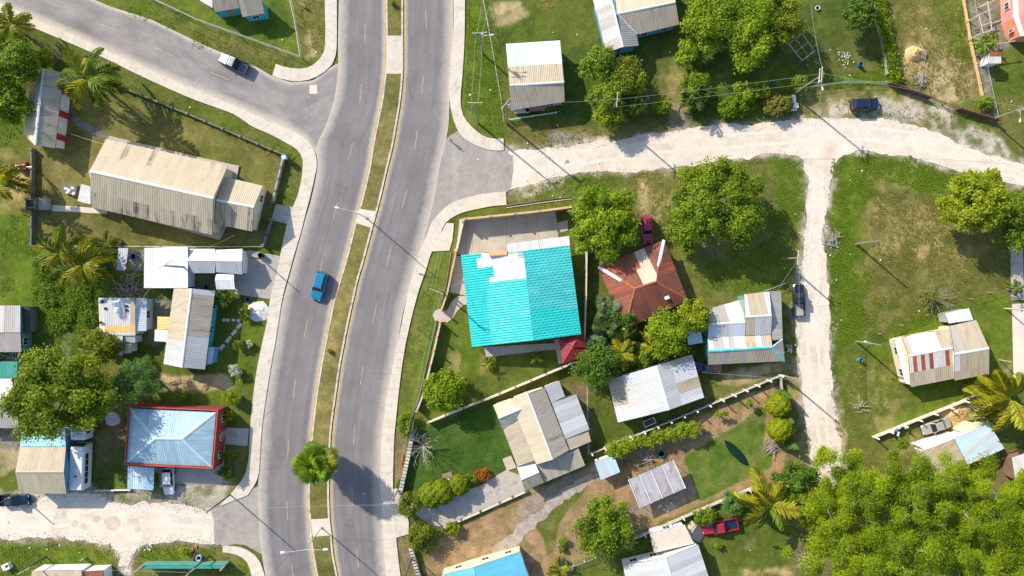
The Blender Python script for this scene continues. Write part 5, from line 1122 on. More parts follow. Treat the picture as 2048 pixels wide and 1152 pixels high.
for (x, y, r, ry, h, mm, lb) in [
  (818,1008,24,26,1.8,'leaf_olive','olive bush at the stone wall end by the driveway mouth'),(842,1075,32,28,1.9,'leaf_olive','olive bush at the end of the driveway wall'),
  (905,1056,13,13,.9,'leaf_yellow','small spiky yellow-green plant on dirt below driveway wall'),(966,950,20,12,.8,'leaf_orange','orange-red leaved shrub at the driveway edge'),
  (940,957,15,10,.8,'leaf_mid','low green shrub between ball bush and orange-red shrub'),
  (1408,1032,24,20,1.6,'leaf_mid','green bush touching the red pickup'),(1465,1006,22,24,1.8,'leaf_blue','blue-green bush beside the dark pickup bed'),
  (445,600,15,22,1.6,'leaf_dark','dark bush with red flowers by the paved yard'),(490,625,12,15,1.0,'leaf_olive','reddish-green bush beside the white sand heap'),
  (480,690,14,11,.9,'leaf_olive','olive bush beside white flowers in garden'),(470,742,14,12,1.0,'leaf_white','bush covered in white blossom near the pavement'),
  (497,688,8,9,.6,'leaf_white','clump of small white flowers next to the olive bush'),
  (463,797,18,16,1.3,'leaf_yellow','yellow-green bush on the lawn next to blue hip house'),(458,832,10,12,.8,'leaf_yellow','thin yellow bush against the blue hip house terrace'),
  (452,946,17,16,1.3,'leaf_dark','round dark bush by the driveway of the blue hip house'),(455,912,11,10,.8,'leaf_mid','low loose bush beside the red parapet terrace'),
  (817,893,6,7,.5,'leaf_yellow','small yellow-green wall bush beneath bare tree'),(810,925,6,16,.5,'leaf_orange','narrow orange-leaved bush along stone wall'),(797,967,7,9,.6,'leaf_mid','small bush at the lower end of stone wall'),
  (1437,829,7,7,1.5,'leaf_yellow','young sapling in dirt bed by the lawn corner nearest wall posts'),(1451,826,7,6,1.5,'leaf_bright','young sapling in the dirt bed beside the green lawn'),(1499,806,7,8,1.6,'leaf_bright','young sapling in the dirt bed closest to ball bushes'),
  (1436,1091,8,7,.7,'leaf_mid','potted plant on flat concrete terrace'),
  (660,703,6,5,.4,'leaf_mid','tiny shrub in the median grass strip'),(787,8,5,5,.5,'leaf_dark','round clipped shrub at the far end of the median'),
  (812,850,18,28,1.5,'leaf_mid','loose hanging shrub over the low roadside wall'),(1126,1082,10,8,.7,'leaf_bright','small garden plant on the dirt near the fruit tree'),(1124,1096,8,8,.5,'leaf_olive','dry garden plant on the dirt near green crescent lawn'),
  (1970,205,16,14,1.0,'leaf_bright','bright bush in the corner of dry lot by the brown wall'),(370,1105,14,10,.8,'leaf_bright','bright weed clump beside the orange rubble on the corner verge')]:
    tree(x, y, r, h, mm, lb, ry=ry, name='shrub', cat='shrub', clump=.34, leaf=.13, dens=320)
for k, (x, y) in enumerate([(1228,905),(1250,893),(1272,884),(1295,882),(1318,873),(1342,868),(1366,862),(1385,858)]):
    tree(x, y, 17+3*math.sin(k*2.1), 1.9, ['leaf_bright','leaf_yellow'][k%2], 'yellow-green bean bush in the row along the white-posted wall', ry=15+2*math.cos(k), name='bean_bush', cat='bush', group='bean bushes along the wall', clump=.36, leaf=.15, dens=260)
# hedge along the dry lot
root = empty('hedge', P(1765,90), 0, 'narrow clipped green hedge running between orchard yard and dry lot', 'hedge'); rng = np.random.default_rng(3)
L_ = resamp([(1750,-10),(1766,80),(1785,165)], 60); n = 9000; i_ = rng.integers(0, 60, n); c = np.array([list(P(*L_[k])) for k in i_]); c += np.stack([rng.normal(size=n)*.42, rng.normal(size=n)*.3, .3+1.3*rng.random(n)], 1)
v, f = leaf_quads(c, rng.normal(size=(n, 3))+np.array([0, 0, .8]), .16, .55, rng); obj('foliage', mesh_np('foliage', v, f, tone=np.repeat(rng.random(n), 4)), 'leaf_bright', root, True)
# --- palms: each frond is a leaf of its own
def frond_mesh(name, L=1.0, n=24, droop=.75, wd=.33, seed=0, fold=.35):
    rng = np.random.default_rng(seed); V = []; F = []; T = []
    pt = lambda t: np.array([L*(t-.12*t*t*t), 0, L*(.42*t-droop*t*t)])
    for k in range(8):                                       # rachis
        p, q = pt(k/8), pt((k+1)/8); r = .012*(1-k/9)*L; b = len(V)
        V += [p+[0, r, 0], p-[0, r, 0], q-[0, r*.8, 0], q+[0, r*.8, 0]]; F.append((b, b+1, b+2, b+3)); T += [.9]*4
    for k in range(n):
        t = .12+.88*k/n; p = pt(t); q = pt(min(1, t+.03)); ln = wd*L*math.sin(math.pi*(.12+.84*t))**.7
        for s in (-1, 1):
            a = .75+.15*rng.normal(); tip = p+np.array([ln*math.cos(a)*.75, s*ln*math.sin(a)*1.1, -ln*fold*(1+.5*rng.random())]); mid = (p+tip)/2+[0, 0, .03*L]
            w = .040*L; b = len(V); V += [p, mid+[w, 0, 0], tip, mid-[w, 0, 0]]; F.append((b, b+1, b+2, b+3)); tt = rng.random(); T += [tt*.6, tt, tt, tt]
    return mesh_np(name, np.array(V), np.array(F), tone=T)
FR = [frond_mesh('frond', droop=d, seed=k, fold=fo) for k, (d, fo) in enumerate([(.55,.3),(.8,.45),(1.05,.6)])]
def fan_mesh(seed=0, L=1.0):
    rng = np.random.default_rng(seed); V = [np.array([0,-.012,0]),np.array([0,.012,0]),np.array([.55,.01,.12]),np.array([.55,-.01,.12])]; F = [(0,1,2,3)]; T = [.8]*4
    for k in range(15):
        a = -1.5+3.0*k/14; p = np.array([.55, 0, .12]); d = np.array([math.cos(a), math.sin(a), .1]); ln = .5*(1-.12*abs(a)); tip = p+d*ln-[0, 0, .12+.15*rng.random()]
        s = np.array([-math.sin(a), math.cos(a), 0])*.06; mid = p+d*ln*.55+[0, 0, .02]; b = len(V); V += [p, mid-s, tip, mid+s]; F.append((b,b+1,b+2,b+3)); tt = rng.random(); T += [tt]*4
    return mesh_np('fan_leaf', np.array(V)*L, np.array(F), tone=T)
FAN = [fan_mesh(k) for k in range(3)]
def with_mat(me, m):
    key = me.name.split('.')[0]+m+str(id(me))
    if key not in MC: c = me.copy(); c.materials.clear(); c.materials.append(M[m]); MC[key] = c
    return MC[key]
MC = {}
def palm(x, y, rpx, h, m, label, n=18, name='coconut_palm', kind=FR, group=None, lean=None, tr=.16, wind=None, seed=0, pitch=(-.5, .75)):
    """x, y: the crown's heart in the photo; h: its height"""
    rnd = random.Random(int(x*7+y)+seed); top = P(x, y, h); base = Vector((top.x, top.y, 0))+(Vector((lean[0], lean[1], 0)) if lean else Vector((rnd.uniform(-.5,.5), rnd.uniform(-.5,.5), 0)))
    root = empty(name, base, 0, label, 'palm', group); d = top-base; Lf = rpx*(1-h/CH)/12
    if h > .8: MB().tube([(0,0,-.1), (d.x*.2, d.y*.2, h*.35), (d.x*.6, d.y*.6, h*.7), (d.x, d.y, h)], [tr*1.5, tr*1.05, tr*.9, tr*.85], 8).build('trunk', 'palm_bark', root)
    for k in range(n):
        az = k*2.39996+rnd.uniform(-.25, .25); el = pitch[0]+(pitch[1]-pitch[0])*((k+.5)/n); g = rnd.choice(kind) if kind is FAN else kind[0 if el > .4 else (1 if el > 0 else 2)]
        if wind is not None:
            w_ = (az-wind+math.pi) % (2*math.pi)-math.pi; az = wind+w_*.72
        s = Lf*(rnd.uniform(.85, 1.12) if kind is not FAN else rnd.uniform(.68, 1.18))*(1.1 if kind is FR else 1.)
        mm = m if not isinstance(m, tuple) else rnd.choice(m)
        mw = Matrix.Translation((d.x, d.y, max(h, .15)-.05)) @ Matrix.Rotation(az, 4, 'Z') @ Matrix.Rotation(-el, 4, 'Y') @ Matrix.Rotation(rnd.uniform(-.5, .5), 4, 'X') @ Matrix.Scale(s, 4)
        obj('frond', with_mat(g, mm), None, root, mw=mw)
    if kind is FR and h > 3:
        for k in range(4): MB().lathe([(.03,-.14),(.12,-.07),(.13,.03),(.03,.14)], 6).build('coconut', 'red_clay' if k%2 else 'leaf_mid', root, mw=Matrix.Translation((d.x+.25*math.cos(k*1.6), d.y+.25*math.sin(k*1.6), h-.25)))
    return root
palm(177,158,58,6.5,('frond_green','frond_green','frond_yellow'),'coconut palm beside the striped hall with long shadow on lawn',16)
palm(22,50,42,5,('frond_green','frond_yellow'),'young coconut palm at the pavement edge behind the striped hall',12)
palm(-4,360,48,5.5,'frond_yellow','coconut palm reaching over the sandy patch by the church fence',14)
palm(118,505,50,5,('frond_yellow','frond_green'),'coconut palm behind the churchyard fence, nearer the weeds',16)
palm(165,528,56,5.5,('frond_yellow','frond_yellow','frond_green'),'yellow coconut palm next to the narrow rack roof',16)
palm(212,488,26,1.6,'frond_green','small young palm by the churchyard rear wall',10,'young_palm')
palm(2018,795,62,6,('frond_yellow',),'golden coconut palm over the scrap planks of the white-walled house',20,wind=math.pi*.95)
palm(1537,1008,62,5.5,('frond_yellow','frond_yellow','frond_green'),'yellow coconut palm next to the dark pickup bed',15)
palm(1398,115,22,2.4,'frond_green','small palm beside the round bright orchard bush',10,'young_palm',FR)
palm(1393,198,32,2.6,'frond_dark','dark palm at the driveway mouth on the marl road',13,'young_palm')
palm(976,730,15,1.3,'frond_yellow','little palm near the corner of the grey terrace',9,'young_palm'); palm(1073,716,16,1.3,'frond_green','little palm in the shade below the grey terrace',9,'young_palm')
palm(1215,610,30,2.2,'frond_blue','blue-grey fan palm beside the rusty house',14,'fan_palm',FAN); palm(1212,650,32,2.4,'frond_dark','dark green fan palm between gazebo and rusty house',15,'fan_palm',FAN); palm(1195,690,26,2.0,'frond_blue','low blue-grey fan palm behind the gazebo',12,'fan_palm',FAN)
palm(1250,680,30,2.8,'frond_green','green palm in front of the rusty house corner',12,'areca_palm'); palm(1243,707,32,3.0,'frond_yellow','yellow areca palm beside the dark leafy tree',14,'areca_palm'); palm(1308,692,32,3.0,'frond_yellow','yellow areca palm below the leafy green tree',14,'areca_palm')
palm(170,700,18,1.2,'frond_green','tiny palm in the weeds near the patched house',8,'young_palm'); palm(180,660,20,1.0,'frond_green','spiky palm sprout in the bright weeds',8,'young_palm')
palm(1118,1140,26,1.0,'frond_yellow','yellow spiky palm by the fence next to blue gable house',10,'young_palm'); palm(1126,1128,14,.9,'frond_blue','pale blue-green agave by the dirt garden fence',10,'agave',FAN)
palm(2032,575,18,2.0,'frond_green','small palm by the grey walkway and leaning pole',9,'young_palm')
# fan palm of the median
palm(630,928,45,5.6,('frond_green','banana_leaf','banana_leaf','frond_yellow'),'full round fan palm growing in the median strip with big road shadow',80,'median_fan_palm',FAN,tr=.24,pitch=(-1.0,1.35)); 
# bananas
bl = (lambda: (lambda V, F: mesh_np('banana_leaf', np.array(V), np.array(F), tone=np.linspace(.2, .9, len(V))))([p for k in range(7) for p in ((k/6*.95, -.16*math.sin(math.pi*(k+.4)/7), .5*k/6-.62*(k/6)**2-.05), (k/6*.95, 0, .5*k/6-.62*(k/6)**2), (k/6*.95, .16*math.sin(math.pi*(k+.4)/7), .5*k/6-.62*(k/6)**2-.05))], [q for k in range(6) for q in ((k*3, k*3+3, k*3+4, k*3+1), (k*3+1, k*3+4, k*3+5, k*3+2))]))()
for (x, y, s) in ((1970,85,24),(1985,78,22),(1968,100,18)):
    palm(x, y, s, 1.8, 'banana_leaf', {1970:'banana plant with broad leaves nearest the orange fence line',1985:'banana plant against the annex of the pink house',1968:'banana plant beside the half crimson shed'}[x], 8, 'banana_plant', [bl,bl,bl], 'banana plants by the pink house', tr=.12)
# bare trees
def bare(x, y, rpx, h, label, m='dead_twig', n=26, name='bare_tree', ht=2.5):
    rnd = random.Random(x); b = P(x, y); root = empty(name, b, 0, label, 'tree'); mb = MB(); r = rpx/12
    mb.tube([(0,0,-.1),(.05,.03,ht*.35)], [.13,.11], 6); mb.build('trunk', m, root); mb = MB()
    for k in range(n):
        a = k*2.4+rnd.uniform(-.3,.3); e = rnd.uniform(.15,1.0); L = r*rnd.uniform(.6,1.05); p = [Vector((.03,.02,ht*.3))]; z = ht*.3
        for j in range(4): a += rnd.uniform(-.25,.25); p.append(p[-1]+Vector((math.cos(a)*L/4*math.cos(e*.7), math.sin(a)*L/4*math.cos(e*.7), ht*.16*math.sin(e)*1.3)))
        mb.tube(p, [.05,.04,.03,.022,.012], 4, cap=False)
        for j in (2, 3, 3, 4):
            q = p[j]; t = q; a2 = a+rnd.choice((-1,1))*rnd.uniform(.4,.9); w = [q]
            for i in range(2): t = t+Vector((math.cos(a2)*L*.14, math.sin(a2)*L*.14, .1*ht*rnd.random())); w.append(t); a2 += rnd.uniform(-.3,.3)
            mb.tube(w, [.024,.018,.01], 4, cap=False)
    mb.build('branches', m, root); return root
bare(847,890,36,3.2,'leafless grey tree with radiating twigs beside the stone wall', ht=3.4)
bare(1862,598,38,2.5,'half-dead thorny shrub on the wire fence of the rough field', ht=2.2, n=18)
tree(1857,596,20,1.2,'leaf_olive','sparse leafy shrub tangled in the half-dead thorn bush',ry=18,name='shrub',cat='shrub',leaf=.14,dens=60)
# --- weeds and rough grass: uncountable
def weeds(name, zones, m, label, size=.28, mul=1.):
    V = []; T = []; rng = np.random.default_rng(len(zones)*7+3)
    for poly, den in zones:
        pm = px2m(poly); xs_ = [p[0] for p in pm]; ys_ = [p[1] for p in pm]; A = (max(xs_)-min(xs_))*(max(ys_)-min(ys_)); n = int(A*den*mul)
        x = rng.uniform(min(xs_), max(xs_), n); y = rng.uniform(min(ys_), max(ys_), n); d = sdist(x, y, pm)
        cl = fbm(x, y, 2.2, 33, 3); k = (d+(cl-.5)*2.5 > 0) & (rng.random(n) < sm((cl-.28)/.3)); x, y, cl = x[k], y[k], cl[k]; n = len(x)
        s = size*(.5+rng.random(n))*(.6+.9*cl); a = rng.random(n)*6.28; hgt = s*(.35+.7*rng.random(n)); sp = s*.55
        for j in range(3):
            b = a+j*2.1; p0 = np.stack([x+np.cos(b+1.5)*sp*.5, y+np.sin(b+1.5)*sp*.5, 0*x+.01], 1); p1 = np.stack([x-np.cos(b+1.5)*sp*.5, y-np.sin(b+1.5)*sp*.5, 0*x+.01], 1); p2 = np.stack([x+np.cos(b)*s, y+np.sin(b)*s, hgt*.75], 1)
            V.append(np.stack([p0, p1, p2], 1).reshape(-1, 3)); T.append(np.repeat(np.clip(rng.random(n)*.6+cl*.5-.1, 0, 1), 3))
    V = np.concatenate(V); T = np.concatenate(T); o = obj(name, mesh_np(name, V, np.arange(len(V)).reshape(-1, 3), tone=T), m)
    return tag(o, label, 'weeds', kind='stuff')
weeds('lush_weeds', [([(935,0),(980,0),(1004,200),(1008,275),(965,262),(930,205)],9), ([(60,500),(200,520),(235,570),(198,600),(198,690),(175,720),(70,690),(70,600)],14), ([(0,430),(66,435),(66,500),(0,600)],7),
  ([(1668,325),(1710,308),(1830,322),(1905,345),(1885,385),(1760,355),(1715,430),(1735,560),(1720,680),(1664,690),(1660,460)],11), ([(1550,320),(1605,332),(1604,470),(1565,500),(1590,580),(1450,585),(1400,560),(1440,500),(1540,480)],7),
  ([(1440,190),(1590,180),(1585,225),(1440,245)],10), ([(0,1090),(130,1085),(225,1105),(215,1128),(0,1150)],6), ([(285,1095),(430,1095),(430,1126),(275,1128)],9), ([(445,1112),(492,1122),(500,1150),(450,1150)],6),
  ([(1740,600),(1900,620),(1800,670),(1735,690)],6), ([(1880,10),(1930,10),(1950,120),(1900,110)],5), ([(1620,150),(1775,140),(1775,165),(1610,178)],7), ([(1060,372),(1180,352),(1240,352),(1170,410),(1030,412)],5), ([(300,0),(430,50),(420,90),(240,20)],4),
  ([(1180,560),(1240,660),(1200,720),(1180,700)],9), ([(0,20),(60,130),(60,250),(0,300)],5), ([(240,170),(440,225),(560,290),(600,330),(590,400),(560,430),(570,320),(400,245)],3.0), ([(430,590),(470,600),(470,640),(430,640)],5), ([(812,690),(840,600),(890,510),(860,640),(820,800),(800,860),(790,860)],3.0),
  ([(1985,120),(2040,110),(2045,200),(2000,240)],3)], 'weed', 'lush bright weeds and tall grass of the verges', .17, 2.3)
weeds('rough_grass', [([(1750,380),(1880,400),(2020,480),(2015,565),(1730,660),(1720,560)],8), ([(1762,5),(1925,5),(1965,200),(1785,160)],5), ([(1185,350),(1320,345),(1345,420),(1340,500),(1270,430)],3), ([(1690,700),(1800,690),(1810,770),(1750,868),(1695,868)],3),
  ([(560,115),(650,100),(648,0),(590,0),(606,118)],3), ([(380,90),(540,140),(600,128),(520,92),(380,50)],3.5), ([(1625,190),(1980,240),(1970,270),(1870,250),(1700,228)],2.5), ([(1012,262),(1330,240),(1180,282),(1020,298)],3), ([(0,1072),(225,1085),(235,1100),(0,1090)],4), ([(1575,560),(1592,600),(1592,740),(1575,740)],4), ([(1660,690),(1672,690),(1690,880),(1675,870)],4)], 'weed_olive', 'dry olive rough grass of the fields', .16, 2.2)
# ------------------------------------------------------------------ fences and walls
def fence(label, pts, h, style='mesh', name=None, step=2.4, m='galv', t=.2, ph=None, pm=None, cap_m=None, cat=None, gap=None, group=None):
    """pts in photo px on the ground. mesh: posts and wires; wall: panels between posts; rail: posts and boards"""
    nm = name or {'mesh': 'wire_fence', 'wall': 'boundary_wall', 'rail': 'rail_fence'}[style]
    root = empty(nm, P(*pts[0]), 0, label, cat or ('wall' if style == 'wall' else 'fence'), group)
    L = []
    for a, b in zip(pts[:-1], pts[1:]):
        A, B = P(*a), P(*b); n = max(1, round((B-A).length/step)); L += [A.lerp(B, k/n) for k in range(n)]
    L.append(P(*pts[-1])); hp = ph or h
    for i, p in enumerate(L):
        if style == 'mesh': MB().tube([p-Vector((0,0,.1)), p+Vector((0,0,hp))], .045, 6).build('post', pm or m, root, True)
        elif hp > 0: d = L[min(i+1, len(L)-1)]-L[max(i-1, 0)]; MB().box((0,0,hp/2-.05), (t*1.5,t*1.5,hp+.1)).box((0,0,hp+.03),(t*1.9,t*1.9,.06)).build('post', pm or m, root, True, mw=Matrix.Translation(p) @ Matrix.Rotation(math.atan2(d.y, d.x), 4, 'Z'))
    for i in range(len(L)-1):
        a, b = L[i], L[i+1]; ln = (b-a).length; R = Matrix.Translation((a+b)/2) @ Matrix.Rotation(math.atan2(b.y-a.y, b.x-a.x), 4, 'Z')
        if style == 'wall':
            MB().box((0,0,h/2-.05), (ln-t*1.5 if hp > 0 else ln, t, h+.1)).build('panel', m, root, True, mw=R)
            if cap_m: MB().box((0,0,h+.03), (ln-t*1.9 if hp > 0 else ln, t*1.5, .06)).build('coping', cap_m, root, True, mw=R)
        elif style == 'rail':
            for z in (.35, .7, 1.05): MB().box((0, 0, z*h/1.15), (ln, .04, .14)).build('board', m, root, True, mw=R)
        else:
            mb = MB().tube([(-ln/2,0,h), (ln/2,0,h)], .03, 5)
            for z in (.04, .28, .52, .76): mb.tube([(-ln/2,0,z*h+.02), (ln/2,0,z*h+.02)], .008, 3)
            k = int(ln/.3)
            for q in range(k):
                x = -ln/2+ln*(q+.5)/k; mb.tube([(x-.15,0,.03), (x+.15,0,h*.5), (x-.15,0,h)], .007, 3, cap=False)
            mb.build('wire_panel', m, root, True, mw=R)
    return root
fence('low dark stained churchyard wall along the side street pavement', [(227,169),(378,229),(518,289),(570,311)], .7, 'wall', m='dark_concrete', t=.22, step=3, ph=.8)
fence('grey churchyard wall facing the main road by the porch roof', [(570,313),(548,405)], .9, 'wall', m='grey_concrete', t=.25, step=2.2, ph=1.0, pm='dark_concrete'); fence('short grey churchyard wall below the porch gate', [(545,440),(529,492)], .9, 'wall', m='dark_concrete', t=.25, step=2.2, ph=1.0)
fence('thin pale wire fence behind the church and above the white tin sheds', [(529,494),(400,494),(250,493),(72,493)], 1.1, 'mesh', step=3.5)
fence('dark weathered churchyard wall behind the outhouse', [(69,300),(69,488)], .9, 'wall', m='dark_concrete', t=.25, step=3, ph=1.0)
fence('galvanised wire fence of the teal-walled house along the side street', [(307,0),(400,44),(518,86),(603,117)], 1.3, 'mesh', step=3); fence('galvanised wire fence of the teal-walled house facing the main road', [(604,115),(594,50),(582,-5)], 1.3, 'mesh', step=3)
fence('tan and orange rendered forecourt wall of the turquoise roofed house', [(932,441),(1076,426),(1143,417)], 2.6, 'wall', m='wall_tan', t=.2, step=4, ph=2.9, pm='wall_grey', cap_m='wall_tan')
fence('pale forecourt gate wall facing the main road', [(927,444),(914,502)], 1.3, 'wall', m='grey_concrete', t=.25, step=5, ph=2.6, pm='wall_tan', cap_m='concrete')
fence('tan capped garden wall from forecourt gate to the footpath gate', [(913,506),(896,585),(884,620)], 1.3, 'wall', m='wall_white', t=.16, step=2.8, ph=2.1, pm='wall_tan', cap_m='wall_tan'); fence('tan capped garden wall between footpath gate and hanging shrub', [(882,645),(870,700),(848,788),(836,818)], 1.3, 'wall', m='wall_white', t=.16, step=2.8, ph=2.1, pm='wall_orange', cap_m='concrete')
extrude_line('drain_kerb', np.array([(873,640),(858,705),(838,790),(824,835)]), 0, .12, .2, 'dark_concrete'); extrude_line('drain_kerb', np.array([(901,505),(893,560),(880,612)]), 0, .12, .2, 'dark_concrete'); extrude_line('drain_kerb', np.array([(1013,412),(1080,402),(1145,394)]), 0, .14, .22, 'dark_concrete'); extrude_line('drain_kerb', np.array([(1013,415),(1080,405),(1145,397)]), 0, -.1, .12, 'concrete')
fence('white garden wall with brown posts between turquoise house and cream wing house', [(857,843),(1000,786),(1154,721)], 1.2, 'wall', m='wall_white', t=.16, step=3, ph=1.35, pm='red_clay', cap_m='concrete')
fence('tall cream wall between the turquoise house and the rusty house', [(1172,470),(1170,590),(1166,716)], 1.7, 'wall', m='wall_cream', t=.15, step=4, ph=1.75, cap_m='wall_cream')
fence('pale concrete wall with tall white posts along the dirt garden', [(1182,904),(1312,851),(1440,798),(1556,750)], 1.0, 'wall', m='dark_concrete', t=.13, step=2.15, ph=2.2, pm='wall_white', cap_m='concrete', name='posted_wall'); fence('short white posted wall turning the corner beside the ball bushes', [(1558,750),(1561,784)], 1.0, 'wall', m='grey_concrete', t=.2, step=2.4, ph=1.75, pm='trim_white')
fence('white posted wire fence between dirt garden and the flat terrace house', [(1262,1077),(1440,1000),(1522,966)], 1.0, 'wall', m='grey_concrete', t=.11, step=2.2, ph=1.8, pm='wall_white', name='posted_wall')
fence('cream wall with slanting white posts beside the junked sedan', [(1745,873),(1830,838),(1923,801)], .9, 'wall', m='wall_cream', t=.13, step=3.0, ph=2.0, pm='wall_white', name='posted_wall', cap_m='concrete'); fence('thin pale wall continuing under the golden coconut palm', [(1923,801),(2000,765)], .8, 'wall', m='wall_cream', t=.14, step=3, ph=.9)
fence('dark plum brown sheet wall closing the dry lot', [(1775,169),(1855,198)], 1.3, 'wall', m='brown_gate', t=.12, step=2.2, ph=1.4, pm='brown_gate', name='sheet_wall'); fence('timber gate panel between the plum brown sheet walls', [(1855,198),(1912,220)], 1.3, 'rail', m='wall_brown', t=.1, step=2.4, name='timber_gate', cat='gate'); fence('dark plum brown sheet wall ending at the leaning utility pole', [(1912,220),(1990,243)], 1.3, 'wall', m='brown_gate', t=.12, step=2.2, ph=1.4, pm='brown_gate', name='sheet_wall')
fence('orange-tan low wall bounding the dry lot towards the pink house', [(1924,-4),(1940,90),(1966,208)], .6, 'wall', m='wall_tan', t=.12, step=4, ph=0); fence('grey wire fence parallel to the orange-tan low wall', [(1938,-4),(1955,90),(1987,236)], 1.2, 'mesh', step=3)
fence('wire fence with pale moss line between rough field and the open lot', [(1712,684),(1800,650),(1900,610),(2016,572)], 1.1, 'mesh', step=4, m='weed_olive', pm='bleached_wood')
fence('driveway retaining wall above the brown dirt', [(885,1055),(1000,1004),(1052,981)], .5, 'wall', m='dark_concrete', t=.25, step=3, ph=0, cap_m='concrete')
fence('knobbly stone roadside wall under the leafless tree', [(827,862),(817,915),(801,988)], .9, 'wall', m='rock', t=.35, step=.55, ph=1.0, pm='rock', name='stone_wall'); fence('knobbly stone roadside wall beside the blue gable house', [(824,1095),(832,1125),(842,1160)], .9, 'wall', m='rock', t=.35, step=.55, ph=1.0, pm='rock', name='stone_wall')
fence('grey wire fence between cream wing house and the white gable house', [(1173,772),(1176,905)], 1.4, 'mesh', step=2.5); fence('wire fence of the mint roof house along the weedy verge', [(966,-2),(983,90),(1002,200),(1008,245)], 1.4, 'mesh', step=2.8)
fence('pale green picket strip in front of the mint roof house', [(1018,241),(1112,227)], 1.0, 'rail', m='mint', t=.08, step=2.2); fence('grey wire fence along the orchard from pole to the plum wall', [(1604,178),(1690,166),(1775,168)], 1.1, 'mesh', step=3); fence('bleached plank fence beside the narrow clipped green hedge', [(1742,10),(1760,90),(1770,150)], 1.0, 'rail', m='bleached_wood', t=.08, step=2.4)
fence('wire fence beside the sunken yard of the patchwork house', [(1400,628),(1470,602),(1566,567)], 1.2, 'mesh', step=2.6, pm='bleached_wood'); fence('short timber fence on the open lot beside fallen logs', [(1722,700),(1719,735),(1722,790)], .8, 'mesh', step=1.6, m='weed_olive', pm='wood'); fence('yard gate of white pipe by the blue carport', [(196,980),(262,979)], .5, 'wall', m='trim_white', t=.12, step=2.8, ph=0, name='pipe_gate', cat='gate')
fence('posts and wire between dirt garden and little lawn', [(1095,1152),(1146,1128),(1190,1112)], 1.0, 'mesh', step=2.2, pm='trim_white')

# ------------------------------------------------------------------ poles, lamps, wires
def upole(bx, by, tx, ty, label, arms=1, arm_ang=None, lamp=None, r=.15, mm='pole_wood', xf=False):
    b = P(bx, by); ob = Vector((bx-1024, by-576)); ot = Vector((tx-1024, ty-576)); k = ot.length/ob.length; h = min(10.5, max(3.5, CH*(1-1/k))); t = P(tx, ty, h)
    root = empty('utility_pole', b, 0, label, 'pole'); d = t-b
    MB().tube([(0,0,-.2), (d.x*.5,d.y*.5,h*.5), (d.x,d.y,h)], [r*1.15, r, r*.75], 8).build('shaft', mm, root)
    for k_ in range(arms):
        z = h-.35-.75*k_; c = d*(z/h); a = arm_ang if arm_ang is not None else math.atan2(d.y, d.x)+1.57
        e = Vector((math.cos(a), math.sin(a), 0))*1.15; n = Vector((-e.y, e.x, 0)).normalized()*.16
        arm = MB().box((0,0,0), (2.3,.10,.12)).build('crossarm', 'bleached_wood', root, mw=Matrix.Translation(c+n) @ Matrix.Rotation(a, 4, 'Z'))
        for s in (-.95, -.4, .4, .95): MB().lathe([(.03,0),(.06,.05),(.05,.12),(.02,.16)], 6).build('insulator', 'trim_white', arm, mw=Matrix.Translation((s, 0, .06)))
    if xf: MB().lathe([(.24,0),(.26,.05),(.26,.7),(.2,.8)], 10).build('transformer', 'galv', root, mw=Matrix.Translation(d*.85+Vector((.35,0,0))))
    if lamp:
        a = lamp; e = Vector((math.cos(a), math.sin(a), 0)); c = d*.82; arm = MB().tube([c, c+e*.8+Vector((0,0,.4)), c+e*1.7+Vector((0,0,.5))], .035, 5).build('lamp_arm', 'galv', root)
        MB().box((0,0,0), (.55,.22,.12), None, 0, .7).build('lamp_head', 'trim_white', arm, mw=Matrix.Translation(c+e*1.9+Vector((0,0,.5))) @ Matrix.Rotation(a, 4, 'Z'))
    return root, t
PT = {}
